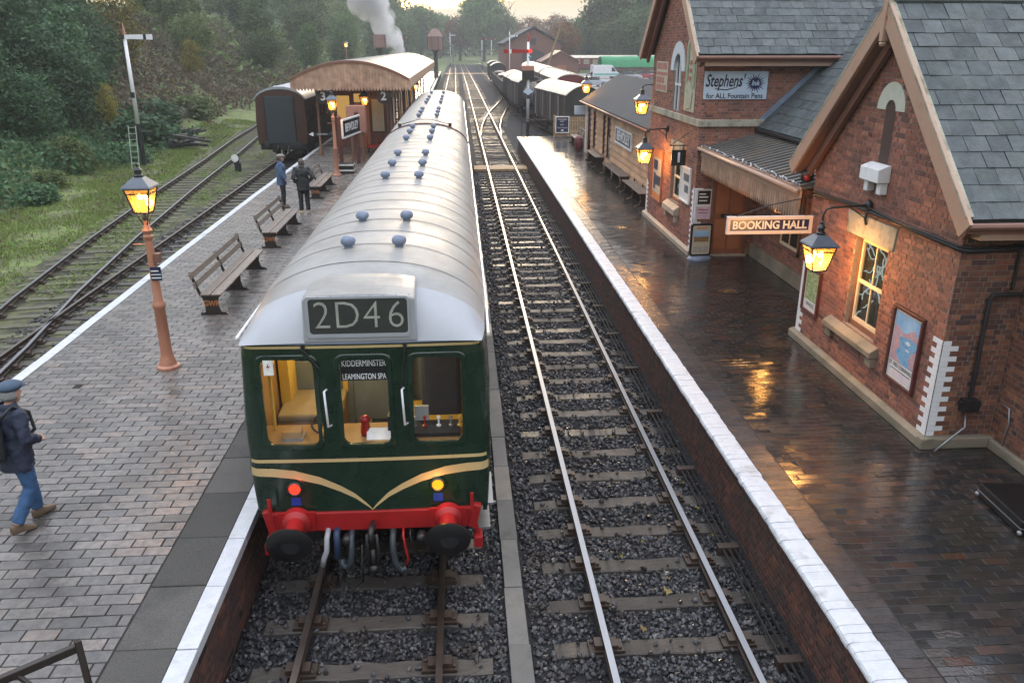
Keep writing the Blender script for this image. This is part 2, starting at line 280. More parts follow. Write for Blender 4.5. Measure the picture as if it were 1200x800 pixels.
leafmat('leaf_autumn', [(.2, .08, .02), (.28, .12, .03), (.12, .085, .03), (.16, .06, .02)])
leafmat('leaf_olive', [(.08, .115, .036), (.11, .15, .048), (.135, .175, .064), (.062, .095, .032)])
leafmat('bracken', [(.13, .085, .05), (.18, .125, .08), (.09, .066, .04), (.15, .125, .09), (.075, .08, .04)])
leafmat('grass_blade', [(.10, .175, .026), (.135, .22, .036), (.18, .235, .058), (.12, .145, .05), (.17, .15, .075)])
leafmat('leaf_fallen', [(.4, .33, .05), (.3, .22, .08), (.45, .4, .2)])
glass('glass_clear'); glass('glass_dark', (.55, .6, .6)); glass('glass_lamp', (1, .86, .6), .06)
frosted('lamp_pane', (1, .5, .12))
emitmat('lamp_glow', (1, .50, .10), 14); emitmat('lamp_red', (1, .02, .01), 1.1); emitmat('lamp_amber', (1, .2, .01), .85)
emitmat('room_glow', (1, .58, .16), .12); emitmat('cab_lamp', (1, .70, .28), 4); emitmat('strand_white', (1, .95, .88), .3); emitmat('fire_glow', (1, .55, .15), 6)
M = MATS

# ---------------------------------------------------------------- mesh helpers
ORG = {}
def root_org(o):
    while o is not None and o.name not in ORG and o.parent: o = o.parent
    return ORG.get(o.name, Vector((0, 0, 0))) if o else Vector((0, 0, 0))
def add_obj(name, me, parent=None, loc=None):
    o = bpy.data.objects.new(name, me); COL.objects.link(o)
    if parent is not None: o.parent = parent
    if loc is not None: o.location = loc
    return o
def tag(o, label=None, cat=None, group=None, kind=None):
    if label: o['label'] = label
    if cat: o['category'] = cat
    if group: o['group'] = group
    if kind: o['kind'] = kind
    return o
def thing(name, label, cat, loc=(0, 0, 0), rz=0, group=None):
    o = bpy.data.objects.new(name, None); COL.objects.link(o); o.empty_display_size = .2
    o.location = loc; o.rotation_euler = (0, 0, rz); tag(o, label, cat, group)
    ORG[o.name] = Vector((0, 0, 0))       # children of a placed thing are modelled in its own axes
    return o
def place(name, label, cat, loc, group=None):
    """a thing whose parts are given in world coordinates (no rotation)"""
    o = thing(name, label, cat, loc, 0, group); ORG[o.name] = Vector(loc); return o
def struct(name, loc=(0, 0, 0), label=None):
    o = bpy.data.objects.new(name, None); COL.objects.link(o); o.location = loc; ORG[o.name] = Vector(loc)
    tag(o, label, None, None, 'structure'); return o
def children(o): return [c for c in ALLCH.get(o.name, [])]
def copy_tree(o, loc=None, rz=None, label=None, parent=None, kids=None):
    c = o.copy(); COL.objects.link(c)
    if parent is not None: c.parent = parent
    if loc is not None: c.location = loc
    if rz is not None: c.rotation_euler = (0, 0, rz)
    if label: c['label'] = label
    for ch in list(o.children): copy_tree(ch, parent=c)
    return c

class MB:
    def __init__(s): s.v = []; s.f = []
    def add(s, vs, fs):
        k = len(s.v); s.v.extend([tuple(p) for p in vs]); s.f.extend([tuple(i + k for i in q) for q in fs]); return s
    def box(s, x0, x1, y0, y1, z0, z1):
        return s.add([(x0, y0, z0), (x1, y0, z0), (x1, y1, z0), (x0, y1, z0), (x0, y0, z1), (x1, y0, z1), (x1, y1, z1), (x0, y1, z1)],
                     [(0, 3, 2, 1), (4, 5, 6, 7), (0, 1, 5, 4), (1, 2, 6, 5), (2, 3, 7, 6), (3, 0, 4, 7)])
    def obox(s, c, size, rot=(0, 0, 0)):
        m = Euler(rot).to_matrix(); c = Vector(c); hx, hy, hz = [q / 2 for q in size]
        vs = [c + m @ Vector((a * hx, b * hy, d * hz)) for d in (-1, 1) for a, b in ((-1, -1), (1, -1), (1, 1), (-1, 1))]
        return s.add(vs, [(0, 3, 2, 1), (4, 5, 6, 7), (0, 1, 5, 4), (1, 2, 6, 5), (2, 3, 7, 6), (3, 0, 4, 7)])
    def beam(s, a, b, w, h, up=(0, 0, 1)):
        a, b = Vector(a), Vector(b); d = (b - a).normalized(); up = Vector(up)
        sd = d.cross(up)
        if sd.length < 1e-4: sd = d.cross(Vector((1, 0, 0)))
        sd.normalize(); u = sd.cross(d)
        vs = [p + sd * i * w / 2 + u * j * h / 2 for p in (a, b) for i, j in ((-1, -1), (1, -1), (1, 1), (-1, 1))]
        return s.add(vs, [(0, 1, 2, 3), (7, 6, 5, 4), (0, 4, 5, 1), (1, 5, 6, 2), (2, 6, 7, 3), (3, 7, 4, 0)])
    def tube(s, pts, rad, n=8, cap=True, squash=None):
        pts = [Vector(p) for p in pts]; rad = rad if isinstance(rad, (list, tuple)) else [rad] * len(pts)
        k = len(s.v); prev = None
        for i, p in enumerate(pts):
            t = (pts[min(i + 1, len(pts) - 1)] - pts[max(i - 1, 0)]).normalized()
            if prev is None:
                ref = Vector((0, 0, 1)) if abs(t.z) < .9 else Vector((1, 0, 0)); u = t.cross(ref).normalized()
            else: u = (prev - t * prev.dot(t)).normalized()
            prev = u; w = t.cross(u)
            for j in range(n):
                a = 2 * math.pi * j / n; s.v.append(tuple(p + (u * math.cos(a) + w * math.sin(a)) * rad[i]))
        for i in range(len(pts) - 1):
            for j in range(n):
                a, b = k + i * n + j, k + i * n + (j + 1) % n; s.f.append((a, b, b + n, a + n))
        if cap:
            s.f.append(tuple(k + j for j in range(n))[::-1]); e = k + (len(pts) - 1) * n; s.f.append(tuple(e + j for j in range(n)))
        return s
    def rings(s, rings, close=True, cap=True):
        """loft through rings of equal point counts"""
        k = len(s.v); n = len(rings[0])
        for r in rings: s.v.extend([tuple(p) for p in r])
        for i in range(len(rings) - 1):
            for j in range(n if close else n - 1):
                a, b = k + i * n + j, k + i * n + (j + 1) % n; s.f.append((a, b, b + n, a + n))
        if cap and close:
            s.f.append(tuple(k + j for j in range(n))[::-1]); e = k + (len(rings) - 1) * n; s.f.append(tuple(e + j for j in range(n)))
        return s
    def lathe(s, prof, c=(0, 0, 0), n=16, axis='z'):
        rg = []
        for r, z in prof:
            ring = []
            for j in range(n):
                a = 2 * math.pi * (j + .5) / n; p = (r * math.cos(a), r * math.sin(a), z)
                if axis == 'y': p = (p[0], p[2], p[1])
                if axis == 'x': p = (p[2], p[0], p[1])
                ring.append((c[0] + p[0], c[1] + p[1], c[2] + p[2]))
            rg.append(ring)
        return s.rings(rg)
    def prism(s, poly, axis, a, b):
        """extrude a 2D polygon: axis x -> poly is (y,z); y -> (x,z); z -> (x,y)"""
        mk = {'x': lambda p, t: (t, p[0], p[1]), 'y': lambda p, t: (p[0], t, p[1]), 'z': lambda p, t: (p[0], p[1], t)}[axis]
        return s.rings([[mk(p, a) for p in poly], [mk(p, b) for p in poly]])
    def quad(s, *p): return s.add(p, [tuple(range(len(p)))])
    def ball(s, c, r, n=10, m=7, sc=(1, 1, 1)):
        rg = []
        for i in range(m + 1):
            t = math.pi * i / m; rr = max(.02, math.sin(t)); rg.append([(c[0] + r * sc[0] * rr * math.cos(2 * math.pi * j / n), c[1] + r * sc[1] * rr * math.sin(2 * math.pi * j / n), c[2] - r * sc[2] * math.cos(t)) for j in range(n)])
        return s.rings(rg)
    def mesh(s, name, off=None, fix=True):
        me = bpy.data.meshes.new(name); v = s.v if off is None else [(p[0] - off[0], p[1] - off[1], p[2] - off[2]) for p in s.v]
        me.from_pydata(v, [], s.f)
        if fix:
            bm = bmesh.new(); bm.from_mesh(me); bmesh.ops.recalc_face_normals(bm, faces=bm.faces); bm.to_mesh(me); bm.free()
        me.update(); return me
    def build(s, name, mat, parent=None, smooth=False, bevel=0, fix=True, auto=None):
        me = s.mesh(name, root_org(parent) if parent is not None else None, fix)
        for mm in (mat if isinstance(mat, list) else [mat]): me.materials.append(M[mm])
        if smooth: me.polygons.foreach_set('use_smooth', [True] * len(me.polygons))
        o = add_obj(name, me, parent)
        if auto: me.set_sharp_from_angle(angle=R(auto))
        if bevel:
            b = o.modifiers.new('bevel', 'BEVEL'); b.width = bevel; b.segments = 2; b.limit_method = 'ANGLE'; b.angle_limit = R(40)
        return o
def box(name, mat, parent, x0, x1, y0, y1, z0, z1, bevel=0):
    return MB().box(x0, x1, y0, y1, z0, z1).build(name, mat, parent, bevel=bevel, fix=False)

# many small blocks: chamfered boxes given by centre, half sizes and a shared frame (U, V, N)
BLK_F = [(0, 1, 5, 4), (1, 2, 6, 5), (2, 3, 7, 6), (3, 0, 4, 7), (4, 5, 9, 8), (5, 6, 10, 9), (6, 7, 11, 10), (7, 4, 8, 11), (8, 9, 10, 11)]
def block_verts(c, h, B, ch, tilt):
    n = len(c); sg = np.array([(-1, -1), (1, -1), (1, 1), (-1, 1)], float)
    out = np.zeros((n, 12, 3)); chx = np.minimum(ch, h[:, :2].min(1) * .5)[:, None]
    tl = RNG.normal(0, tilt, (n, 2)) if tilt else np.zeros((n, 2))
    for k, (inset, zz) in enumerate(((0, -1), (0, 1), (1, 1))):
        for j in range(4):
            u = sg[j, 0] * (h[:, 0] - inset * chx[:, 0]); v = sg[j, 1] * (h[:, 1] - inset * chx[:, 0])
            w = zz * h[:, 2] - (0 if inset else (chx[:, 0] if zz > 0 else 0)) + (tl[:, 0] * u + tl[:, 1] * v if zz > 0 else 0)
            out[:, k * 4 + j] = c + np.outer(u, B[0]) + np.outer(v, B[1]) + np.outer(w, B[2])
    return out
def mesh_np(name, verts, faces, mat):
    me = bpy.data.meshes.new(name); nf, w = faces.shape
    me.vertices.add(len(verts)); me.vertices.foreach_set('co', np.ascontiguousarray(verts, dtype=np.float32).ravel())
    me.loops.add(nf * w); me.loops.foreach_set('vertex_index', np.ascontiguousarray(faces, dtype=np.int32).ravel())
    me.polygons.add(nf); me.polygons.foreach_set('loop_start', np.arange(0, nf * w, w, dtype=np.int32))
    me.polygons.foreach_set('use_smooth', np.zeros(nf, dtype=bool)); me.update(calc_edges=True); me.materials.append(M[mat]); return me
def blocks(name, restname, c, h, U, V, N, mat, parent, nparts=300, ch=.004, tilt=0, near=None, reach=None):
    """the nparts pieces nearest the camera as parts that share meshes, the rest as one part of kind stuff"""
    c = np.asarray(c, float); h = np.asarray(h, float); B = np.array([U, V, N], float)
    org = np.array(root_org(parent)); d = np.linalg.norm(c - np.array(near if near is not None else (0, 0, 6.16)), axis=1)
    order = np.argsort(d); pick = order[:nparts]; rest = order[nparts:]
    cache = {}; rot = Matrix(B.T.tolist()).to_quaternion()
    for i in pick:
        key = tuple(np.round(h[i], 3))
        if key not in cache:
            vv = block_verts(np.zeros((1, 3)), h[i:i + 1], np.eye(3), ch, 0)[0]
            cache[key] = mesh_np(name, vv, np.array(BLK_F), mat)
        o = bpy.data.objects.new(name, cache[key]); COL.objects.link(o); o.parent = parent; o.location = c[i] - org
        o.rotation_mode = 'QUATERNION'; q = rot
        if tilt: q = rot @ Euler((random.gauss(0, tilt), random.gauss(0, tilt), random.gauss(0, tilt * .6))).to_quaternion()
        o.rotation_quaternion = q
    if len(rest):
        vv = block_verts(c[rest] - org, h[rest], B, ch, tilt).reshape(-1, 3)
        ff = (np.array(BLK_F)[None] + 12 * np.arange(len(rest))[:, None, None]).reshape(-1, 4)
        o = add_obj(restname, mesh_np(restname, vv, ff, mat), parent); o['kind'] = 'stuff'

def lay_courses(vs, spans, length=.225, half=.1075, joint=.01, bond=True, cut=.05):
    """courses of a bonded wall: vs = [(v0,v1)], spans(v0,v1) -> list of (u0,u1); returns rects (u0,u1,v0,v1)"""
    out = []
    for k, (v0, v1) in enumerate(vs):
        for (a, b) in spans(v0, v1):
            u = a - (((.16875 if bond else length / 2) if k % 2 else 0)); i = k
            while u < b:
                w = (length if i % 2 else half) if bond else length
                s, e = max(u, a), min(u + w, b)
                if e - s > cut: out.append((s + joint / 2, e - joint / 2, v0 + joint / 2, v1 - joint / 2))
                u += w + (.005 if bond else 0); i += 1
    return out
def sub_spans(base, holes):
    for h0, h1 in holes:
        nb = []
        for a, b in base:
            if h1 <= a or h0 >= b: nb.append((a, b)); continue
            if h0 > a: nb.append((a, h0))
            if h1 < b: nb.append((h1, b))
        base = nb
    return base
def brick_face(O, U, N, z0, z1, spans, mat, parent, nparts=0, course=.0752, proud=.02, name='brick', rest='brickwork', near=None):
    n = int(round((z1 - z0) / course)); vs = [(z0 + i * course, z0 + (i + 1) * course) for i in range(n)]
    rc = np.array(lay_courses(vs, spans))
    if not len(rc): return
    O, U, N = (np.array(q, float) for q in (O, U, N)); V = np.array((0, 0, 1.))
    cu = (rc[:, 0] + rc[:, 1]) / 2; cv = (rc[:, 2] + rc[:, 3]) / 2
    c = O + np.outer(cu, U) + np.outer(cv, V) - N * proud / 2 + np.outer(RNG.normal(0, .0012, len(rc)), N)
    h = np.stack([np.round((rc[:, 1] - rc[:, 0]) / 2, 3), (rc[:, 3] - rc[:, 2]) / 2, np.full(len(rc), proud / 2)], 1)
    blocks(name, rest, c, h, U, V, N, mat, parent, nparts, ch=.003, near=near)

def text(name, s, size, mat, parent, loc, face='-y', extrude=.002, sx=1.0, align='CENTER', bold=0, shear=0, spacing=1.0):
    cu = bpy.data.curves.new(name, 'FONT'); cu.body = s; cu.size = size; cu.align_x = align; cu.align_y = 'CENTER'; cu.extrude = extrude; cu.offset = bold; cu.shear = shear; cu.space_character = spacing
    cu.resolution_u = 3; cu.materials.append(M[mat])
    tmp = bpy.data.objects.new(name, cu); me = bpy.data.meshes.new_from_object(tmp); bpy.data.objects.remove(tmp)
    if not me.materials: me.materials.append(M[mat])
    o = bpy.data.objects.new(name, me); COL.objects.link(o); o.parent = parent
    o.location = Vector(loc) - root_org(parent); o.scale = (sx, 1, 1)
    o.rotation_euler = {'-y': (R(90), 0, 0), '-x': (R(90), 0, R(-90)), '+x': (R(90), 0, R(90)), '+y': (R(90), 0, R(180)), 'z': (0, 0, 0)}[face] if isinstance(face, str) else face
    return o
def lamp_light(name, parent, loc, power, rad=.07, col=(1, .55, .18)):
    d = bpy.data.lights.new(name, 'POINT'); d.energy = power; d.shadow_soft_size = rad; d.color = col
    o = bpy.data.objects.new(name, d); COL.objects.link(o); o.parent = parent; o.location = Vector(loc) - root_org(parent); return o
# ================================================================ ground
def smooth(t): t = np.clip(t, 0, 1); return t * t * (3 - 2 * t)
def ground_h(x, y):
    x = np.asarray(x, float); y = np.asarray(y, float)
    z = np.full(np.broadcast(x, y).shape, -.42)
    z = z + smooth((-17.5 - x) / 26) * 9.0 + smooth((-44 - x) / 60) * 8
    z = z + smooth((x - 9) / 5) * .62 * smooth((y - 50) / 12)
    z = z + smooth((y - 260) / 500) * 9
    z = z + smooth((-15 - x) / 8) * (.35 * np.sin(x * .7 + y * .31) * np.cos(y * .23 - x * .2) + .2 * np.sin(y * .9 + x * .5))
    return z
def build_ground():
    gx = np.unique(np.concatenate([np.linspace(-3000, -120, 14), np.linspace(-120, -46, 20), np.linspace(-46, -12, 46), np.linspace(-12, 30, 16), np.linspace(30, 150, 14), np.linspace(150, 3000, 12)]))
    gy = np.unique(np.concatenate([np.linspace(-300, -10, 6), np.linspace(-10, 110, 80), np.linspace(110, 320, 40), np.linspace(320, 900, 20), np.linspace(900, 4000, 10)]))
    X, Y = np.meshgrid(gx, gy); Z = ground_h(X, Y); n, m = X.shape
    i = np.arange(n * m).reshape(n, m)
    f = np.stack([i[:-1, :-1], i[:-1, 1:], i[1:, 1:], i[1:, :-1]], -1).reshape(-1, 4)
    me = mesh_np('ground', np.stack([X, Y, Z], -1).reshape(-1, 3), f, 'grass_ground'); me.polygons.foreach_set('use_smooth', [True] * len(me.polygons))
    o = add_obj('ground', me); tag(o, 'grass and earth ground with the cutting slope on the left', None, None, 'structure')
pbr('grass_ground', [(.08, .13, .02), (.11, .17, .03), (.08, .08, .04), (.14, .185, .045), (.08, .12, .028), (.095, .08, .045)], rough=.85, scale=.55, detail=9, bump=1.2, bscale=6)
build_ground()
def sheet(name, pts, z, mat, label=None):
    o = MB().quad(*[(p[0], p[1], z) for p in pts]).build(name, mat); tag(o, label, None, None, 'structure'); return o
sheet('ballast_bed', [(-2.62, -4), (3.74, -4), (3.74, 54), (5.4, 56), (9, 62), (9.2, 100), (9, 330), (-3.6, 330), (-3.3, 110), (-2.62, 54)], -.2, 'ballast_bed', 'dark ballast bed under the running lines')
sheet('siding_bed', [(-7.7, 0), (-7.9, 22), (-8.0, 32), (-8.0, 200), (-16, 200), (-18.2, 110), (-17.4, 66), (-15.9, 50.5), (-14.6, 40), (-13.2, 26), (-12.4, 16), (-12, 0)], -.2, 'ballast_mossy', 'mossy ash bed under the loop and siding')
sheet('yard', [(9.6, 58), (70, 78), (90, 190), (10, 190)], .27, 'yard_gravel', 'pale gravel station yard')

# ================================================================ railway tracks
PROFILE = [(-.036, 0), (.036, 0), (.036, -.04), (.011, -.055), (.011, -.1), (.034, -.112), (.034, -.148), (-.034, -.148), (-.034, -.112), (-.011, -.1), (-.011, -.055), (-.036, -.04)]
def offset_line(pts, d):
    out = []
    for i, p in enumerate(pts):
        a = Vector(pts[max(i - 1, 0)]); b = Vector(pts[min(i + 1, len(pts) - 1)]); t = (b - a).normalized(); out.append((p[0] + t.y * d, p[1] - t.x * d))
    return out
def rail(pts, parent, top='rail_top', z=0):
    rg = []
    for i, p in enumerate(pts):
        a = Vector(pts[max(i - 1, 0)]); b = Vector(pts[min(i + 1, len(pts) - 1)]); t = (b - a).normalized(); nx, ny = t.y, -t.x
        rg.append([(p[0] + nx * q[0], p[1] + ny * q[0], z + q[1]) for q in PROFILE])
    mb = MB().rings(rg); o = mb.build('rail', ['rust_iron', top], parent)
    for pl in o.data.polygons:
        if pl.normal.z > .8 and pl.center.z > z - .02: pl.material_index = 1
    return o
def chair_mesh():
    b = MB(); b.box(-.19, .19, -.1, .1, -.15, -.115); b.box(-.13, -.04, -.07, .07, -.115, -.055); b.box(.04, .125, -.07, .07, -.115, -.065)
    for x in (-.155, .155): b.lathe([(.022, -.115), (.022, -.09), (.012, -.085)], (x, .05 if x < 0 else -.05, 0), 6)
    return b.mesh('rail_chair')
CHAIR = chair_mesh(); CHAIR.materials.append(M['rust_iron'])
CHV = np.array([v.co[:] for v in CHAIR.vertices]); CHF = [tuple(p.vertices) for p in CHAIR.polygons]
SLEEPERS = []
def track(name, label, pts, top='rail_top', smat='timber_sleeper', nearest=70, spacing=.762, phase=0, chairs_near=18, skip=None, length=2.6, rails=(True, True)):
    t = struct(name, (pts[0][0], pts[0][1], 0), label)
    for k, sd in enumerate((-.7525, .7525)):
        if rails[k]: rail(offset_line(pts, sd), t, top)
    # walk the centre line
    pos = []; d = phase; acc = 0
    for a, b in zip(pts[:-1], pts[1:]):
        a, b = Vector(a), Vector(b); L = (b - a).length
        while d <= acc + L:
            p = a + (b - a) * ((d - acc) / L); pos.append((p.x, p.y, math.atan2((b - a).x, (b - a).y))); d += spacing
        acc += L
    pos.sort(key=lambda p: math.hypot(p[0], p[1])); sm = {}
    rest = MB(); rch = MB(); org = root_org(t)
    for i, (x, y, an) in enumerate(pos):
        if skip and skip(x, y): continue
        SLEEPERS.append((x, y, an))
        lx = length + random.uniform(-.05, .05); zz = -.152 + random.uniform(-.008, .004); jx = random.uniform(-.03, .03)
        if i < nearest:
            v = i % 5
            if v not in sm:
                rg = []
                for q in np.linspace(-length / 2, length / 2, 12):
                    e = abs(q) > length / 2 - .05; a, b_ = random.uniform(-.012, .012), random.uniform(-.012, .012); zt = random.uniform(-.012, .002) - (.01 if e else 0)
                    rg.append([(q + random.uniform(-.02, .02), -.125 + a, -.13), (q + random.uniform(-.02, .02), .125 + b_, -.13), (q, .118 + b_, zt - .008), (q, .108 + b_, zt), (q, -.105 + a, zt + random.uniform(-.006, .002)), (q, -.118 + a, zt - .01)])
                me = MB().rings(rg).mesh('sleeper')
                me.materials.append(M[smat]); sm[v] = me
            o = add_obj('sleeper', sm[v], t, Vector((x + jx, y, zz)) - org); o.rotation_euler = (0, 0, -an + random.gauss(0, .008)); o.scale = (lx / length, 1, 1)
        else: rest.obox((x + jx, y, zz - .065), (lx, .25, .13), (0, 0, -an))
        for sd in (-.7525, .7525):
            cx, cy_ = x + math.cos(an) * sd, y - math.sin(an) * sd
            if i < chairs_near:
                o = add_obj('rail_chair', CHAIR, t, Vector((cx, cy_, 0)) - org); o.rotation_euler = (0, 0, -an + (math.pi if sd > 0 else 0))
            elif y < 75:
                c, s = math.cos(-an), math.sin(-an)
                rch.add([(cx + v[0] * c - v[1] * s, cy_ + v[0] * s + v[1] * c, v[2]) for v in CHV], CHF)
    if rest.v: rest.build('distant_sleepers', smat, t, fix=False)['kind'] = 'stuff'
    if rch.v: rch.build('distant_rail_chairs', 'rust_iron', t, fix=False)['kind'] = 'stuff'
    return t
LX, RX = -1.09, 2.255
def straight(x, y0, y1, bend=None):
    ys = [y0, 20, 60, 120, 200, 260, 330]; return [(x + (bend(y) if bend else 0), y) for y in ys if y0 <= y <= y1]
farbend = lambda y: -.0000275 * max(0, y - 60) ** 2 * .4
tr_left = track('railway_track', 'platform line that the green train stands on', straight(LX, 1.2, 330, farbend), 'rail_top_dull', nearest=14, phase=.45, chairs_near=8, skip=lambda x, y: 12 < y < 46)
tr_right = track('railway_track', 'clear running line beside the right platform', straight(RX, 1.2, 330, farbend), 'rail_top', nearest=74, phase=.62, chairs_near=22)
loop_line = [(-8.95, 2), (-9.02, 14), (-9.18, 22), (-9.32, 30), (-9.65, 44), (-9.9, 60), (-10.2, 100), (-11, 180)]
tr_loop = track('railway_track', 'loop line along the far side of the island platform', loop_line, 'rail_top_dull', nearest=40, chairs_near=0, skip=lambda x, y: y > 95)
sid_line = [(-9.75, 13), (-10.3, 17), (-11.0, 21), (-11.95, 28), (-13.05, 38), (-14.0, 48), (-15.3, 60), (-16.6, 76), (-17, 92)]
tr_sid = track('railway_track', 'mossy siding curving away below the wooded bank', sid_line, 'rail_top', 'timber_mossy', nearest=64, chairs_near=0)
goods_line = [(9.9, 44), (9.3, 50), (8.5, 56), (7.35, 67), (6.6, 78), (6.35, 90), (6.55, 120), (7.0, 180), (7.4, 320)]
tr_goods = track('railway_track', 'goods siding the wagons stand on beyond the platform end', goods_line, 'rail_top_dull', nearest=12, chairs_near=0)
turn_line = [(2.35, 61), (2.6, 68), (3.15, 76), (4.0, 85), (5.0, 94), (6.0, 103), (6.7, 112), (7.0, 122)]
tr_turn = track('railway_track', 'turnout rails curving from the running line to the goods siding', turn_line, 'rail_top', nearest=10, phase=8, chairs_near=0)

def boards(name, label, cx, y0, y1, group, x0, x1):
    t = place(name, label, 'crossing', (cx, (y0 + y1) / 2, -.15), group); n = 4
    for a, b in ((x0, cx - .83), (cx - .67, cx + .67), (cx + .83, x1)):
        if b - a < .1: continue
        for k in range(n):
            w = (y1 - y0) / n; box('board', 'fence_wood', t, a, b, y0 + k * w + .01, y0 + (k + 1) * w - .01, -.15, -.012, .008)
    return t
boards('foot_crossing', 'pale timber foot crossing across the right hand line before the platform end', RX, 43.4, 44.8, 'foot crossings', .75, 3.62)
boards('foot_crossing', 'far pale timber foot crossing beyond the platforms', RX - .2, 200, 206, 'foot crossings', -3.2, 7.5)

# concrete cable trough between the two lines
tro = place('cable_trough', 'grey concrete cable trough running between the two tracks', 'cable trough', (.55, 5, -.2))
ty = 4.2; lid_mesh = {}
while ty < 70:
    L = 1.02; o = box('lid', 'concrete', tro, .43 + random.uniform(-.008, .008), .665 + random.uniform(-.008, .008), ty, ty + L - .008, -.24, -.135 + random.uniform(-.006, .006), .006); ty += L
# black signal rodding along the foot of the platform wall
rod = place('point_rodding', 'thin black rodding and stools at the foot of the right platform wall', 'rodding', (3.5, 6, -.2))
for k, x in enumerate((3.36, 3.44, 3.52)): MB().tube([(x, 3, -.08), (x, 52 - 3 * k, -.08)], .017, 6).build('rod', 'black_iron', rod)
for k in range(22): box('stool', 'rust_iron', rod, 3.3, 3.58, 4.6 + 2.1 * k, 4.72 + 2.1 * k, -.2, -.05, .01)

# ballast stones
def ballast():
    ico = bmesh.new(); bmesh.ops.create_icosphere(ico, subdivisions=1, radius=1); V = np.array([v.co[:] for v in ico.verts]); F = np.array([[v.index for v in f.verts] for f in ico.faces]); ico.free()
    P = []
    for (x0, x1, y0, y1, den, s0, s1) in ((-2.6, 3.6, 5.0, 9.5, 520, .02, .04), (-.1, 3.6, 9.5, 16, 330, .023, .043), (.3, 3.6, 16, 30, 130, .03, .05), (.3, 3.6, 30, 46, 50, .035, .055), (-9.3, -7.9, 13, 26, 60, .03, .05), (-10.6, -9.6, 15, 34, 60, .03, .05)):
        n = int((x1 - x0) * (y1 - y0) * den); P.append(np.stack([RNG.uniform(x0, x1, n), RNG.uniform(y0, y1, n), RNG.uniform(s0, s1, n)], 1))
    P = np.concatenate(P)
    keep = np.ones(len(P), bool)
    for rx in (LX - .7525, LX + .7525, RX - .7525, RX + .7525): keep &= np.abs(P[:, 0] - rx) > .075
    keep &= ~((P[:, 0] > .4) & (P[:, 0] < .7))
    sl = np.array([s for s in SLEEPERS if s[1] < 47 and -2.5 < s[0] < 4]); lone = RNG.random(len(P)) < .05
    for sx, sy, _ in sl: keep &= ~((np.abs(P[:, 0] - sx) < 1.31) & (np.abs(P[:, 1] - sy) < .135) & ~lone)
    P = P[keep]; n = len(P)
    on = np.zeros(n, bool)
    for sx, sy, _ in sl: on |= (np.abs(P[:, 0] - sx) < 1.31) & (np.abs(P[:, 1] - sy) < .14)
    A = RNG.normal(0, 1, (n, 3, 3)); Q, _ = np.linalg.qr(A)
    sc = P[:, 2:3] * RNG.uniform([.85, .7, .5], [1.35, 1.1, .9], (n, 3))
    W = (V[None] * (1 + RNG.uniform(-.28, .28, (n, len(V), 1)))) * sc[:, None, :]
    W = np.einsum('nij,nkj->nki', Q, W)
    z = np.where(on, -.15 + P[:, 2] * .5, -.2 + RNG.uniform(0, .035, n))
    W = W + np.stack([P[:, 0], P[:, 1], z], 1)[:, None, :]
    f = (F[None] + len(V) * np.arange(n)[:, None, None]).reshape(-1, 3)
    o = add_obj('ballast', mesh_np('ballast', W.reshape(-1, 3), f, 'ballast')); tag(o, 'dark wet ballast stones between the rails', None, None, 'stuff')
ballast()
# a few fallen leaves on the ballast
lf = MB()
for (x, y, s) in [(2.42, 8.05, .075), (2.5, 8.3, .03), (1.98, 7.4, .05), (3.35, 9.2, .04), (2.35, 9.1, .03), (2.5, 12.2, .05), (3.33, 9.9, .05), (2.0, 8.8, .025), (3.3, 10.6, .04)]:
    a0 = random.uniform(0, 6); ring = [(x + s * (1 if k % 2 else .45) * math.cos(a0 + k * math.pi / 5), y + s * (1 if k % 2 else .45) * math.sin(a0 + k * math.pi / 5), -.13 + .02 * (k % 3)) for k in range(10)]
    lf.add([(x, y, -.12)] + ring, [(0, 1 + k, 1 + (k + 1) % 10) for k in range(10)])
tag(lf.build('fallen_leaves', 'leaf_fallen', fix=False), 'yellow fallen leaves scattered on the ballast', None, None, 'stuff')

# ================================================================ right platform
PZ = .8
rp = struct('platform_right', (3.7, 5, 0), 'brick paved platform in front of the station building')
MB().prism([(3.75, 1), (12, 1), (12, 52), (3.75, 52)], 'z', -.4, PZ - .006).build('platform_body', 'joint', rp)
# facing wall: mortar skin with brick courses
MB().box(3.71, 3.76, 1, 52, -.35, PZ - .09).build('facing', 'mortar_dark', rp)
brick_face((3.70, 48, 0), (0, -1, 0), (-1, 0, 0), -.26, .715, lambda a, b: [(0, 44)], 'brick_blue', rp, nparts=150, near=(3.7, 5, .2))
# bullnose coping bricks, painted white
def bullnose(L):
    prof = [(.14, -.085), (-.125, -.085), (-.155, -.078), (-.168, -.058), (-.163, -.035), (-.145, -.012), (-.11, 0), (.14, .003)]
    mb = MB(); mb.rings([[(x, 0, z) for x, z in prof], [(x, L, z) for x, z in prof]]); return mb
cop = bullnose(.117); cm = cop.mesh('coping_brick'); cm.materials.append(M['white_edge'])
yy = 4.3; k = 0; far = MB()
while yy < 51.8:
    if k < 300:
        o = add_obj('coping_brick', cm, rp, Vector((3.77 + random.gauss(0, .003) + (.006 if k % 9 == 4 else 0), yy, .8 + random.gauss(0, .002))) - root_org(rp)); o.rotation_euler = (0, random.gauss(0, .008), random.gauss(0, .008))
    else: far.add([(v[0] + 3.77, v[1] + yy, v[2] + .8) for v in cop.v], cop.f)
    yy += .1215; k += 1
far.build('distant_coping', 'white_edge', rp)['kind'] = 'stuff'
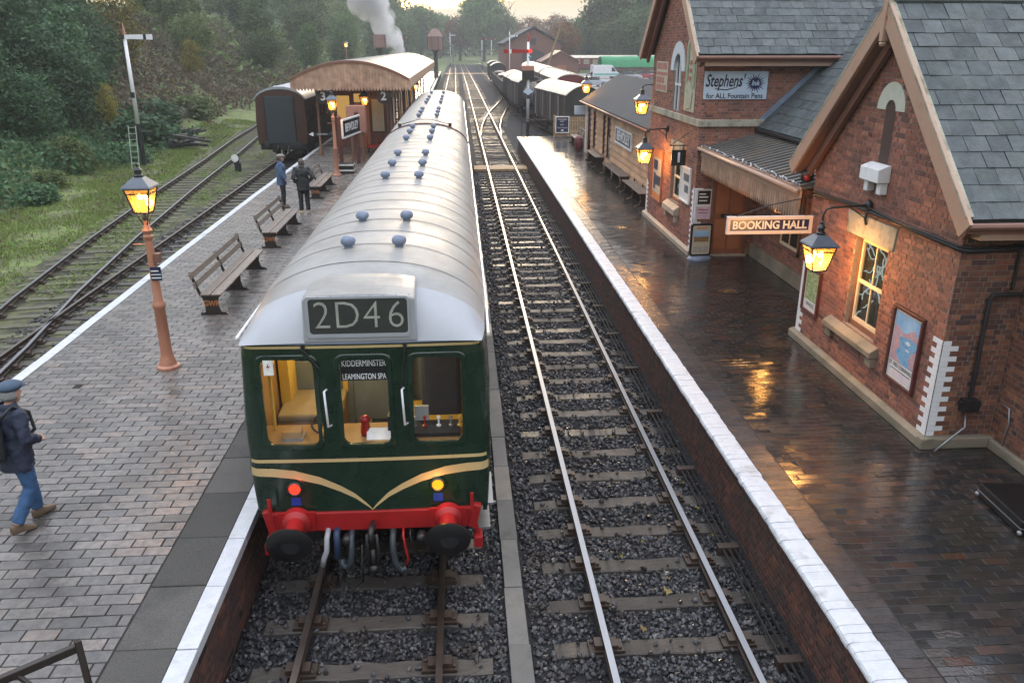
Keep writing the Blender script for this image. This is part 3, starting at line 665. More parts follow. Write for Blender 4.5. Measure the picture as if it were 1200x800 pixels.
# dark smooth edge course, then the paving
ey = np.arange(4.3, 51.8, .1215); blocks('edge_paver', 'edge_paving', np.stack([np.full(len(ey), 4.085), ey + .06, np.full(len(ey), PZ - .02)], 1), np.tile([.166, .0575, .02], (len(ey), 1)), (1, 0, 0), (0, 1, 0), (0, 0, 1), 'edge_brick', rp, nparts=110, ch=.003, tilt=.018)
def paving(x0f, x1f, y0, y1, lx, ly, joint=.009):
    cs, hs = [], []; j = 0; y = y0
    while y < y1:
        x0, x1 = x0f(y), x1f(y); x = x0 - (lx / 2 if j % 2 else 0) - random.uniform(0, .02); k = 0
        while x < x1:
            a, b = max(x, x0), min(x + lx, x1)
            if b - a > .05: cs.append(((a + b) / 2, y + ly / 2, PZ - .02 + random.gauss(0, .0013) - (random.random() < .05) * random.uniform(.001, .005))); hs.append((round((b - a - joint) / 2, 2), (ly - joint) / 2, .02))
            x += lx
        y += ly; j += 1
    return cs, hs
def rx1(y): return 7.42 if y < 9.83 else (6.42 if y < 14.5 else (7.92 if y < 21 else (6.1 if y < 26.8 else 6.85)))
c, h = paving(lambda y: 4.26, rx1, 4.3, 51.8, .262, .1215)
blocks('paver', 'paving', c, h, (1, 0, 0), (0, 1, 0), (0, 0, 1), 'paver_dark', rp, nparts=300, ch=.0022, tilt=.012)

# ================================================================ island platform
ip = struct('platform_island', (-5, 5, 0), 'brick paved island platform with benches and canopy')
EL = lambda y: float(np.interp(y, [0, 13.4, 22, 32, 51, 190], [-7.68, -7.75, -7.9, -7.98, -8.0, -8.0]))
ER = lambda y: float(np.interp(y, [0, 60, 110, 190], [-2.58, -2.6, -3.3, -3.75]))
ysx = [1, 13.4, 22, 32, 51, 70, 110, 190]
MB().prism([(ER(y) - .06, y) for y in ysx] + [(EL(y) + .06, y) for y in reversed(ysx)], 'z', -.4, PZ - .008).build('platform_body', 'joint', ip)
MB().prism([(ER(y) - .5, y) for y in (60, 70, 110, 190)] + [(EL(y) + .5, y) for y in (190, 110, 70, 60)], 'z', PZ - .012, PZ - .001).build('far_paving', 'paver', ip)
brick_face((-2.64, 4.6, 0), (0, 1, 0), (1, 0, 0), -.26, .64, lambda a, b: [(0, 5)], 'brick_blue', ip, nparts=80, near=(-2.6, 6, .2))
def slab_strip(name, xf, w, sgn, y0, y1, L, mat, z1=PZ, z0=PZ - .11, nobj=60):
    y = y0; k = 0
    while y < y1:
        ln = L * random.uniform(.93, 1.07); a, b = xf(y + .004), xf(y + ln - .012)
        MB().prism([(a, y + .006), (a + sgn * w, y + .006), (b + sgn * w, y + ln - .006), (b, y + ln - .006)], 'z', z0, z1 + random.gauss(0, .003)).build(name, mat, ip, bevel=.008); y += ln; k += 1
slab_strip('edge_slab', lambda y: ER(y) - .205, .57, -1, 3.6, 58, .93, 'slab')
slab_strip('white_nosing', lambda y: ER(y), .198, -1, 3.6, 58, .93, 'white_edge', z1=PZ + .003)
slab_strip('white_nosing', lambda y: EL(y), .2, 1, 8, 70, 1.5, 'white_edge', z1=PZ + .003)
MB().prism([(ER(y), y) for y in (58, 110, 190)] + [(ER(y) - .3, y) for y in (190, 110, 58)], 'z', PZ - .1, PZ + .004).build('white_nosing', 'white_edge', ip)
c, h = paving(lambda y: EL(y) + .21, lambda y: ER(y) - .785, 4.0, 60, .335, .168, .014)
blocks('paver', 'paving', c, h, (1, 0, 0), (0, 1, 0), (0, 0, 1), 'paver', ip, nparts=300, ch=.004, tilt=.009)
# ================================================================ diesel railcar at the island platform
def wz(z): return float(np.interp(z, [.9, 1.14, 1.6, 2.2, 3.05, 3.2], [1.31, 1.335, 1.36, 1.362, 1.315, 1.285]))
YF = 8.1
def plan(x, w):
    x = abs(x); r = .13; y = .035 * (x / w) ** 2
    if x > w - r: y += r - math.sqrt(max(0, r * r - (x - (w - r)) ** 2))
    return y
def front_sheet(xs_f, z0, z1, nz=6, out=0.0, depth=.05):
    """a panel of the cab front between normalised x limits, following the plan curve; double skinned"""
    a, b = xs_f; mb = MB(); n = 26; rows = []
    for i in range(nz + 1):
        z = z0 + (z1 - z0) * i / nz; w = wz(z); xs = [max(-w, min(w, a + (b - a) * j / n)) for j in range(n + 1)]
        if a <= -1.3: xs[0:4] = [-w, -w + .01, -w + .035, -w + .08]
        if b >= 1.3: xs[-4:] = [w - .08, w - .035, w - .01, w]
        fr = [(LX + x, YF + plan(x, w) - out, z) for x in xs]; bk = [(LX + x * .985, YF + plan(x, w) + depth, z) for x in reversed(xs)]
        rows.append(fr + bk)
    return mb.rings(rows)
def side_wall(sg, y0, y1, z0=1.0, z1=3.2):
    zs = [z0, 1.14, 1.6, 2.2, 2.7, 3.05, z1]; mb = MB(); rows = []
    for z in zs:
        w = wz(z) + .045; wa = wz(z)
        rows.append([(LX + sg * wa, y0, z), (LX + sg * w, y0 + 1.2, z), (LX + sg * w, y1, z), (LX + sg * (w - .05), y1, z), (LX + sg * (w - .05), y0 + 1.2, z), (LX + sg * (wa - .05), y0, z)])
    return mb.rings(rows)
def roof_section(y, k, w, e=3.2, hgt=.62, n=24):
    pts = []
    for j in range(n + 1):
        t = -1 + 2 * j / n; s = abs(t)
        z = e + k * hgt * (1 - s ** 2.3) ** .62 if s < 1 else e
        pts.append((LX + t * w, y, z))
    return pts
railcar = place('railcar', 'green diesel railcar with white roof and 2D46 headcode at the platform', 'railcar', (LX, YF, 0), 'two car diesel train')
def car_shell(t, y0, y1, cab):
    for sg in (-1, 1): side_wall(sg, y0 + (.15 if cab else -1.0), y1).build('side_panel', 'dmu_green', t, smooth=True, auto=30)
    secs = []
    if cab:
        for dy, k, w in ((-.025, .02, 1.27), (.0, .10, 1.285), (.06, .27, 1.295), (.16, .46, 1.305), (.32, .64, 1.32), (.55, .79, 1.33), (.85, .9, 1.34), (1.2, .965, 1.35), (1.6, 1, 1.355)): secs.append((y0 + dy, k, w))
    else: secs.append((y0, 1, 1.355))
    yy = secs[-1][0] + .5
    while yy < y1: secs.append((yy, 1, 1.355)); yy += .9
    secs.append((y1, 1, 1.355))
    rg = [roof_section(*s) for s in secs]; mb = MB(); mb.rings(rg, close=False); n = len(rg[0]); k = len(mb.v)
    mb.v.extend([(p[0], p[1], 3.19) for p in rg[-1]]); e = (len(rg) - 1) * n
    for j in range(n - 1): mb.f.append((e + j, e + j + 1, k + j + 1, k + j))
    ro = mb.build('roof', ['dmu_roof', 'dmu_white_sky_tint'], t, smooth=True)
    if cab:
        for pl in ro.data.polygons:
            if pl.center.y < .5: pl.material_index = 1  # front of the dome coloured bluish white for the sky it reflects
    yr = y0 + (1.15 if cab else .5)
    while yr < y1 - .2:
        a = roof_section(yr - .017, 1.012, 1.36); b = roof_section(yr, 1.02, 1.362); c = roof_section(yr + .017, 1.012, 1.36)
        if yr < y0 + 1.7 and cab:
            kk = float(np.interp(yr - y0, [.85, 1.2, 1.6], [.9, .965, 1])); a = roof_section(yr - .017, kk * 1.01, 1.35); b = roof_section(yr, kk * 1.02, 1.352); c = roof_section(yr + .017, kk * 1.012, 1.352)
        MB().rings([a, b, c], close=False).build('roof_rib', 'dmu_roof', ro, smooth=True); yr += .77
    for sg in (-1, 1): MB().tube([(LX + sg * 1.36, y0 + (.2 if cab else 0), 3.2), (LX + sg * 1.375, y0 + 1.5, 3.2), (LX + sg * 1.375, y1, 3.2)], .016, 6).build('gutter', 'chrome_white', ro)
    # floor, solebar, end wall
    box('floor', 'cab_dark', t, LX - 1.26, LX + 1.26, y0 + .2, y1, 1.02, 1.14)
    box('end_wall', 'dmu_green', t, LX - 1.28, LX + 1.28, y1 - .06, y1 - .005, 1.1, 3.25)
    MB().box(LX - 1.1, LX + 1.1, y0 + .5, y1 - .3, .8, 1.02).box(LX - .9, LX + .9, y0 + 6, y1 - 5, .45, .8).build('underframe', 'black_iron', t)
    for by in (y0 + 2.6, y1 - 2.9):
        bo = MB().box(LX - 1.0, LX - .86, by - 1.7, by + 1.7, .4, .72).box(LX + .86, LX + 1.0, by - 1.7, by + 1.7, .4, .72).box(LX - .9, LX + .9, by - .2, by + .2, .45, .8).build('bogie', 'black_iron', t)
        for wy in (by - 1.3, by + 1.3):
            for sg in (-1, 1): MB().lathe([(.1, -.06), (.46, -.06), (.46, .02), (.49, .03), (.49, .06), (.1, .06)], (LX + sg * .75, wy, .46), 20, 'x').build('wheel', 'rust_iron', bo)
    return ro
ro1 = car_shell(railcar, YF, 26.5, True)
def vent(t, x, y):
    z = 3.2 + .62 * (1 - abs((x - LX) / 1.355) ** 2.3) ** .62
    MB().lathe([(.055, -.03), (.055, .035), (.08, .04), (.095, .07), (.092, .1), (.07, .13), (.035, .145), (.01, .147)], (x, y, z), 10).build('roof_vent', 'vent_grey', t, smooth=True, auto=35)
for y in (9.9, 11.5, 15.4, 17.1, 18.8, 22.0, 23.7, 25.2):
    for x in (LX - .32, LX + .31): vent(railcar, x, y)
# front panels round the three windows
WIN = [(-1.13, -.505), (-.285, .285), (.49, 1.085)]; WZ0, WZ1 = 1.965, 3.045
FP = MB()
for spec in (((-1.4, 1.4), 1.14, WZ0), ((-1.4, 1.4), WZ1, 3.2)):
    q = front_sheet(*spec); FP.add(q.v, q.f)
for a, b in ((-1.4, WIN[0][0]), (WIN[0][1], WIN[1][0]), (WIN[1][1], WIN[2][0]), (WIN[2][1], 1.4)):
    q = front_sheet((a, b), WZ0, WZ1); FP.add(q.v, q.f)
FP.build('cab_front', 'dmu_green', railcar, smooth=True, auto=35)
def rrect(x0, x1, z0, z1, r, n=5):
    p = []
    for cx, cz, a0 in ((x1 - r, z1 - r, 0), (x0 + r, z1 - r, 90), (x0 + r, z0 + r, 180), (x1 - r, z0 + r, 270)):
        for i in range(n + 1): a = R(a0 + 90 * i / n); p.append((cx + r * math.cos(a), cz + r * math.sin(a)))
    return p
for i, (a, b) in enumerate(WIN):
    ymid = lambda x: YF + plan(x, 1.34)
    o_ = rrect(a - .025, b + .025, WZ0 - .025, WZ1 + .025, .10); in_ = rrect(a + .03, b - .03, WZ0 + .03, WZ1 - .03, .085)
    mb = MB(); mb.rings([[(LX + x, ymid(x) - .002, z) for x, z in o_], [(LX + x, ymid(x) - .014, z) for x, z in rrect(a - .015, b + .015, WZ0 - .015, WZ1 + .015, .10)], [(LX + x, ymid(x) - .012, z) for x, z in in_], [(LX + x, ymid(x) + .03, z) for x, z in in_]], cap=False)
    wf = mb.build('cab_window', 'dmu_green', railcar, smooth=True, auto=40)
    mb = MB(); mb.quad(*[(LX + x, ymid(x) + .018, z) for x, z in in_]); mb.build('pane', 'glass_clear', wf)
# lining
def front_band(name, zc, th, mat, out=.006, xs=None):
    mb = MB(); xs = xs or [(-1 + 2 * j / 60) for j in range(61)]; a, b = [], []
    for s in xs:
        z = zc(s); w = wz(z); x = s * w
        if abs(s) > .9: x = math.copysign(w - (w * (1 - abs(s))) ** 1.0, s)
        a.append((LX + x, YF + plan(x, w) - out, z - th(s) / 2)); b.append((LX + x, YF + plan(x, w) - out, z + th(s) / 2))
    k = len(a); mb.v = a + b; mb.f = [(i, i + 1, k + i + 1, k + i) for i in range(k - 1)]
    return mb.build(name, mat, railcar, smooth=True)
front_band('lining_stripe', lambda s: 3.155, lambda s: .03, 'dmu_cream'); front_band('lining_stripe', lambda s: 1.80, lambda s: .042, 'dmu_cream')
wsx = [0, .04, .14, .26, .42, .62, .8, 1.0]; wszz = [1.155, 1.215, 1.34, 1.44, 1.545, 1.625, 1.655, 1.665]; wth = [.012, .035, .062, .08, .095, .105, .105, .1]
front_band('whisker', lambda s: float(np.interp(abs(s), wsx, wszz)), lambda s: float(np.interp(abs(s), wsx, wth)), 'dmu_cream', xs=[-1 + 2 * j / 120 for j in range(121)])
for sg in (-1, 1):
    for z, th, m in ((1.665, .1, 'dmu_cream'), (1.80, .042, 'dmu_cream'), (3.155, .03, 'dmu_cream')):
        mb = MB(); mb.rings([[(LX + sg * (wz(z) + .004), YF + .15, z - th / 2), (LX + sg * (wz(z) + .05), YF + 1.35, z - th / 2), (LX + sg * (wz(z) + .05), 26.5, z - th / 2)], [(LX + sg * (wz(z) + .004), YF + .15, z + th / 2), (LX + sg * (wz(z) + .05), YF + 1.35, z + th / 2), (LX + sg * (wz(z) + .05), 26.5, z + th / 2)]], close=False); mb.build('side_stripe', m, railcar)
# headcode box
hb = MB(); rg = []
for y, wt, wb, zt in ((YF - .035, .585, .60, 3.745), (YF + .25, .58, .60, 3.765), (YF + .55, .57, .59, 3.77), (YF + .85, .56, .58, 3.74)):
    top = [(LX + wt * (1 - 2 * j / 8), y, zt - .05 * abs(1 - 2 * j / 8) ** 2.5) for j in range(9)]
    rg.append([(LX - wb, y, 3.215), (LX + wb, y, 3.215)] + top)
hbo = hb.rings(rg).build('headcode_box', ['dmu_white_sky_tint', 'dmu_roof'], railcar, bevel=.02)
for pl in hbo.data.polygons:
    if abs(pl.normal.z) > .6: pl.material_index = 1  # upward faces get the roof tone, painting in the warm sky they mirror
fr = rrect(LX - .555, LX + .525, 3.275, 3.725, .04); fi = rrect(LX - .52, LX + .505, 3.315, 3.70, .035)
MB().rings([[(x, YF - .037, z) for x, z in fr], [(x, YF - .05, z) for x, z in fr], [(x, YF - .05, z) for x, z in fi], [(x, YF - .037, z) for x, z in fi]], cap=False).build('headcode_frame', 'dmu_white_sky_tint', hbo)
MB().quad(*[(x, YF - .041, z) for x, z in fi]).build('headcode_panel', 'blind_grey', hbo)
for ch, x in (('2', -.385), ('D', -.125), ('4', .135), ('6', .385)): text('headcode_digit', ch, .43, 'digit_white', hbo, (LX + x, YF - .047, 3.508), '-y', .001, sx=.92, bold=-.006)
for x in np.linspace(-.55, .53, 9):
    for z in (3.262, 3.735): MB().lathe([(.008, 0), (.006, -.006)], (LX + x, YF - .036, z), 6, 'y').build('rivet', 'dmu_white_sky_tint', hbo)
# cantrail drip strip
MB().rings([[(LX + x * 1.29, YF + plan(x * 1.285, 1.285) - .025, 3.192), (LX + x * 1.29, YF + plan(x * 1.285, 1.285) - .025, 3.21), (LX + x * 1.29, YF + plan(x * 1.285, 1.285) + .03, 3.215)] for x in np.linspace(-1, 1, 31)], close=False).build('drip_strip', 'vent_grey', railcar)
# handrails, wipers, warning plate
for x in (-.43, .405): MB().tube([(LX + x + .02, YF + .01, 2.66), (LX + x, YF - .045, 2.66), (LX + x + .015, YF - .055, 2.24), (LX + x + .045, YF + .01, 2.235)], .013, 8).build('grab_handle', 'chrome_white', railcar, smooth=True)
for a, b in (((-.62, 3.14), (-.46, 2.92)), ((.46, 3.15), (.2 + .18, 2.55))): MB().tube([(LX + a[0], YF - .02, a[1]), (LX + b[0], YF - .03, b[1])], [.012, .007], 6).box(LX + a[0] - .02, LX + a[0] + .02, YF - .03, YF + .02, a[1] - .02, a[1] + .03).build('wiper', 'black_iron', railcar)
wp = box('warning_plate', 'sign_white', railcar, LX - 1.06, LX - .955, YF + .008, YF + .014, 2.84, 3.015)
MB().quad((LX - 1.0, YF + .006, 2.985), (LX - 1.03, YF + .006, 2.93), (LX - 1.0, YF + .006, 2.935), (LX - 1.03, YF + .006, 2.88), (LX - .985, YF + .006, 2.95), (LX - 1.008, YF + .006, 2.945)).build('lightning_mark', 'red_paint', wp)
# destination blind
bl = box('destination_blind', 'sign_black', railcar, LX - .255, LX + .255, YF + .05, YF + .06, 2.74, 3.02)
text('lettering', 'KIDDERMINSTER', .103, 'blind_letter', bl, (LX, YF + .047, 2.94), '-y', .001, sx=.62)
text('lettering', 'LEAMINGTON SPA', .095, 'blind_letter', bl, (LX, YF + .047, 2.785), '-y', .001, sx=.60)
# cab interior
ci = box('cab_desk', 'cab_wood', railcar, LX - 1.24, LX + 1.24, YF + .12, YF + .62, 1.9, 1.955)
box('desk_front', 'cab_yellow', ci, LX - .3, LX + 1.2, YF + .55, YF + .60, 1.2, 1.898)
MB().tube([(LX - .5 + .17 * math.cos(a), YF + .34 + .15 * math.sin(a), 2.1 + .06 * math.sin(a)) for a in np.linspace(0, 2 * math.pi, 25)], .014, 6).tube([(LX - .5, YF + .34, 1.9), (LX - .5, YF + .34, 2.1)], .02, 6).tube([(LX - .67, YF + .34, 2.1), (LX - .33, YF + .34, 2.1)], .01, 5).build('handbrake_wheel', 'cab_dark', ci, smooth=True)
MB().box(LX + .25, LX + 1.2, YF + .75, YF + 1.7, 1.14, 1.75).build('seat_locker', 'cab_yellow', ci, bevel=.01)
MB().box(LX - 1.2, LX - .45, YF + .9, YF + 1.7, 1.14, 1.85).build('second_seat', 'cab_wood', ci, bevel=.02)
box('seat_cushion', 'seat_tan', ci, LX - 1.2, LX - .45, YF + .9, YF + 1.7, 1.852, 1.95, .03)
box('fuse_panel', 'cab_grey', ci, LX - .36, LX + .4, YF + 1.66, YF + 1.74, 1.5, 2.4, .01)
box('log_box', 'cab_wood', ci, LX - .98, LX - .78, YF + .2, YF + .36, 1.956, 2.06); box('tray', 'steel_grey', ci, LX - .985, LX - .75, YF + .18, YF + .38, 1.957, 1.985)
MB().lathe([(.05, 1.956), (.06, 2.0), (.045, 2.12), (.065, 2.15), (.03, 2.2)], (LX - .06, YF + .3, 0), 10).build('tail_lamp', 'red_paint', ci, smooth=True)
MB().obox((LX + .1, YF + .22, 1.99), (.28, .18, .012), (R(40), 0, 0)).build('paper', 'sign_white', ci)
MB().obox((LX + .75, YF + .3, 2.0), (.55, .22, .1), (R(18), 0, 0)).build('control_panel', 'cab_dark', ci)
for dx, m in ((.5, 'steel_grey'), (.62, 'red_paint'), (.78, 'chrome_white'), (.92, 'steel_grey'), (1.02, 'cab_yellow')): MB().lathe([(.025, 2.03), (.03, 2.06), (.012, 2.07), (.01, 2.14), (.025, 2.15), (.02, 2.17)], (LX + dx, YF + .3, 0), 8).build('control_lever', m, ci)
MB().obox((LX + .58, YF + .45, 2.13), (.16, .1, .2), (R(-15), 0, 0)).build('gauge_box', 'steel_grey', ci)
box('radio_box', 'cab_dark', ci, LX + .2, LX + .3, YF + .25, YF + .4, 1.956, 2.2)
# driver's seat
st = MB().box(LX + .55, LX + 1.02, YF + .95, YF + 1.3, 1.55, 1.66).obox((LX + .79, YF + 1.32, 2.1), (.5, .1, .95), (R(-8), 0, 0)).build('driver_seat', 'seat_blue', railcar, bevel=.05)
# partition behind the cab with windows and the lit saloon beyond
pt = MB().box(LX - 1.27, LX - .42, YF + 1.75, YF + 1.8, 1.14, 2.3).box(LX - .12, LX + 1.27, YF + 1.75, YF + 1.8, 1.14, 2.42).box(LX - 1.25, LX + 1.25, YF + 1.75, YF + 1.8, 2.98, 3.22).box(LX - .8, LX + .8, YF + 1.75, YF + 1.8, 3.22, 3.55).box(LX - .42, LX - .38, YF + 1.74, YF + 1.81, 1.14, 3.0).box(LX - .16, LX - .12, YF + 1.74, YF + 1.81, 1.14, 3.0).box(LX + .5, LX + .54, YF + 1.75, YF + 1.8, 2.4, 3.0).build('cab_partition', 'cab_grey', railcar)
for sg in (-1, 1): MB().box(LX + sg * 1.26 - .01, LX + sg * 1.26 + .01, YF + .2, YF + 1.74, 1.14, 3.1).build('cab_lining', 'cab_wood', pt)
MB().tube([(LX - 1.13, YF + .5, 1.3), (LX - 1.13, YF + .5, 2.7), (LX - 1.13, YF + .8, 2.75)], .02, 8).build('cab_pole', 'cab_yellow', pt)
MB().box(LX - 1.22, LX - 1.1, YF + 1.3, YF + 1.72, 1.9, 3.0).box(LX - .5, LX - .44, YF + 1.68, YF + 1.74, 1.9, 3.0).build('bulkhead_panel', 'cab_yellow', pt)
for k in range(5):
    y = YF + 2.6 + k * 1.1
    for x0, x1 in ((-1.22, -.35), (.25, 1.22)): MB().box(LX + x0, LX + x1, y, y + .12, 1.5, 2.35).box(LX + x0, LX + x1, y - .45, y, 1.5, 1.65).build('passenger_seat', 'cab_yellow' if k % 2 else 'seat_blue', railcar, bevel=.03)
box('saloon_ceiling_lamp', 'cab_lamp', railcar, LX - .12, LX + .12, YF + 2.5, YF + 5.5, 3.38, 3.42)
box('cab_ceiling_lamp', 'cab_lamp', railcar, LX - .1, LX + .1, YF + .9, YF + 1.1, 3.35, 3.38)
lamp_light('cab_light', railcar, (LX - .3, YF + 1.0, 3.1), 9, .1, (1, .76, .4)); lamp_light('saloon_light', railcar, (LX, YF + 4, 3.1), 20, .2, (1, .76, .4))
# marker lamps
for x, m, nm in ((-.86, 'lamp_red', 'tail_light'), (.755, 'lamp_amber', 'marker_light')):
    w = MB().lathe([(.092, 0), (.09, -.03), (.072, -.04), (.062, -.03)], (LX + x, YF + .012, 1.455), 20, 'y').build(nm, 'dmu_green', railcar, smooth=True, auto=40)
    MB().lathe([(.066, -.028), (.05, -.042), (.025, -.05), (.004, -.052)], (LX + x, YF + .012, 1.455), 20, 'y').build('lens', m, w, smooth=True)
    box('coupling_code', 'blue_paint', railcar, LX + x - .055, LX + x + .055, YF - .004, YF + .02, 1.235, 1.33)
lamp_light('tail_glow', railcar, (LX - .86, YF - .12, 1.455), .25, .04, (1, .05, .02)); lamp_light('marker_glow', railcar, (LX + .755, YF - .12, 1.455), .8, .04, (1, .45, .08))
# buffer beam and gear
bb = MB(); bb.prism([(LX - 1.2, 1.14), (LX + 1.2, 1.14), (LX + 1.12, .9), (LX - 1.12, .9)], 'y', YF - .03, YF + .3); bb.build('buffer_beam', 'red_paint', railcar, bevel=.01)
for sg in (-1, 1):
    bx = LX + sg * .8635
    bu = MB().lathe([(.17, .02), (.16, -.06), (.105, -.1), (.095, -.33), (.105, -.34), (.105, -.37)], (bx, YF - .03, 1.05), 20, 'y').obox((bx, YF - .045, 1.05), (.42, .04, .24)).build('buffer', 'red_paint', railcar, smooth=True, auto=40)
    hd = []
    for r, y in ((.05, -.36), (.06, -.42), (.9, -.455), (1.0, -.47), (1.0, -.49), (.8, -.505), (.4, -.515), (.02, -.518)): hd.append([(bx + r * .255 * math.cos(a), YF - .03 + y, 1.05 + r * .205 * math.sin(a)) for a in np.linspace(0, 2 * math.pi, 29)[:-1]])
    MB().rings(hd).build('buffer_head', 'black_rubber', bu, smooth=True, auto=50)
    MB().rings([[(bx + .02 + r * .1 * math.cos(a) * (1 + .15 * math.sin(3 * a)), YF - .549 - (1 - r) * .001, 1.03 + r * .075 * math.sin(a)) for a in np.linspace(0, 2 * math.pi, 19)[:-1]] for r in (1, .05)]).build('grease_patch', 'grease', bu)
    MB().box(bx + sg * .28 - .02, bx + sg * .28 + .02, YF - .1, YF - .075, 1.12, 1.38).build('lamp_iron', 'red_paint', railcar, bevel=.005)
    MB().obox((LX + sg * 1.17, YF + .02, 1.03), (.1, .12, .3), (0, R(12 * sg), 0)).box(LX + sg * 1.21 - .05, LX + sg * 1.21 + .05, YF - .06, YF + .14, .62, .76).obox((LX + sg * 1.19, YF + .04, .86), (.05, .05, .34), (0, R(-8 * sg), 0)).build('step_bracket', 'red_paint', railcar, bevel=.008)
box('step_board', 'steel_grey', railcar, LX + 1.16, LX + 1.36, YF + .2, YF + .9, .7, .73); box('step_board', 'steel_grey', railcar, LX + 1.2, LX + 1.4, YF + .25, YF + 1.0, 1.0, 1.03)
dk = MB().lathe([(.03, 0), (.045, -.1), (.03, -.2)], (LX, YF - .03, 1.0), 10, 'y'); dk.tube([(LX, YF - .15, 1.04), (LX, YF - .28, 1.06), (LX, YF - .33, 1.0), (LX, YF - .3, .93), (LX, YF - .22, .93)], .032, 8); dk.build('draw_hook', 'black_iron', railcar, smooth=True)
cpl = MB()
for sx in (-.05, .05): cpl.tube([(LX + sx, YF - .25, .98), (LX + sx * 1.3, YF - .24, .75), (LX + sx, YF - .22, .55)], .02, 8)
cpl.tube([(LX, YF - .22, .76), (LX, YF - .22, .5)], .03, 8).ball((LX, YF - .22, .5), .06); cpl.build('screw_coupling', 'black_iron', railcar, smooth=True)
def hose(x, pts, r, m): MB().tube([(LX + x + p[0], YF + p[1], p[2]) for p in pts], r, 8).build('hose', m, railcar, smooth=True)
hose(-.25, [(0, -.02, .88), (0, -.12, .84), (0, -.16, .7), (-.02, -.16, .55), (-.07, -.14, .46), (-.12, -.12, .5), (-.13, -.1, .56)], .035, 'hose_grey')
hose(.22, [(0, -.02, .88), (0, -.12, .84), (.0, -.16, .7), (.02, -.16, .52), (.08, -.16, .42), (.14, -.15, .45)], .037, 'hose_grey')
hose(.34, [(0, -.02, .9), (0, -.1, .85), (.02, -.12, .7), (.05, -.12, .55), (.0, -.1, .42)], .016, 'red_paint')
hose(.42, [(0, -.02, .9), (0, -.1, .85), (.03, -.12, .7), (.1, -.1, .6), (.2, -.05, .6)], .015, 'black_rubber')
hose(-.52, [(0, -.02, .92), (-.01, -.12, .86), (-.02, -.14, .7), (-.06, -.14, .6), (-.08, -.13, .5)], .032, 'hose_white')
hose(-.42, [(0, -.02, .92), (0, -.1, .88), (0, -.12, .6)], .04, 'hose_blue')
hose(-.58, [(0, -.1, .6), (-.02, -.12, .3), (.05, -.12, .15), (.15, -.12, .2), (.2, -.1, .5)], .013, 'black_rubber'); hose(-.36, [(-.06, -.1, .6), (-.02, -.12, .3), (.08, -.12, .15), (.2, -.12, .25), (.22, -.1, .75)], .013, 'black_rubber')
for x in (-.3, .55, .7): MB().lathe([(.05, 0), (.06, -.05), (.06, -.12), (.03, -.14)], (LX + x, YF - .02, .82), 10, 'y').build('brake_valve', 'black_iron', railcar, smooth=True)
# gangway, end equipment and the second car
car2 = place('railcar', 'second railcar coupled behind, under the canopy end', 'railcar', (LX, 27.1, 0), 'two car diesel train')
ro2 = car_shell(car2, 27.1, 47.6, False)
# rounded far end of the second car
rg = [roof_section(47.6 + dy, k, w) for dy, k, w in ((0, 1, 1.355), (.4, .96, 1.35), (.9, .82, 1.33), (1.3, .5, 1.3), (1.5, .05, 1.28))]; MB().rings(rg, close=False).build('roof_dome', 'dmu_roof', ro2, smooth=True)
box('cab_end', 'dmu_green', car2, LX - 1.27, LX + 1.27, 48.9, 49.05, 1.1, 3.2)
for y in (29.4, 31, 32.6, 36.5, 38.5, 40.5, 44.2):
    for x in (LX - .32, LX + .31): vent(car2, x, y)
arc = [roof_section(26.48 + d, 1.0 + e, 1.36 + e * .3) for d, e in ((-.03, .0), (-.03, .07), (.05, .07), (.05, 0))]
MB().rings(arc, close=False).build('end_hoop', 'maroon', railcar, smooth=True)
MB().tube([(LX - .75, 26.75, 3.8), (LX - .2, 26.8, 3.95), (LX + .2, 26.8, 3.95), (LX + .75, 26.75, 3.8)], .018, 6).build('cable_run', 'steel_grey', railcar, smooth=True)
for x in (-.8, .8): box('lamp_bracket', 'black_iron', railcar, LX + x - .05, LX + x + .05, 26.5, 26.65, 3.68, 3.85)
MB().box(LX - .5, LX + .5, 26.5, 27.1, 1.1, 3.3).build('gangway', 'black_rubber', railcar)
# ================================================================ station building (right)
sb = place('station_building', 'red brick station building with slate gables and platform awning', 'building', (7, 15, PZ))
TAN = .96
def gable_span(o0, o1, ctr, eave, apex):
    return lambda z: (o0, o1) if z < eave else (max(o0, ctr - (apex - z) / TAN), min(o1, ctr + (apex - z) / TAN))
# ---- near wing: front wall at x = 6.5, y 9.83 .. 14.48
AY0, AY1, AX = 9.83, 14.48, 6.5; AC = (AY0 + AY1) / 2; AAP = 6.45; AE = 4.1
wa = MB().prism([(AY0 + .008, .8), (AY1 - .01, .8), (AY1 - .01, AE + .05), (AC, AAP - .02), (AY0 + .008, AE + .05)], 'x', AX + .2, 8.2)
for y0, y1, z0, z1 in ((AY0 + .008, 11.59, .8, 3.3), (12.62, AY1 - .01, .8, 3.3), (11.59, 12.62, .8, 1.72)): wa.box(AX + .008, AX + .21, y0, y1, z0, z1)
q = [(AY0 + .008, 3.3), (AY1 - .01, 3.3), (AY1 - .01, AE + .05), (AC, AAP - .02), (AY0 + .008, AE + .05)]; wa.prism(q, 'x', AX + .008, AX + .21)
wing = wa.build('wing_wall', 'mortar', sb)
gs = gable_span(AY0, AY1, AC, AE, AAP)
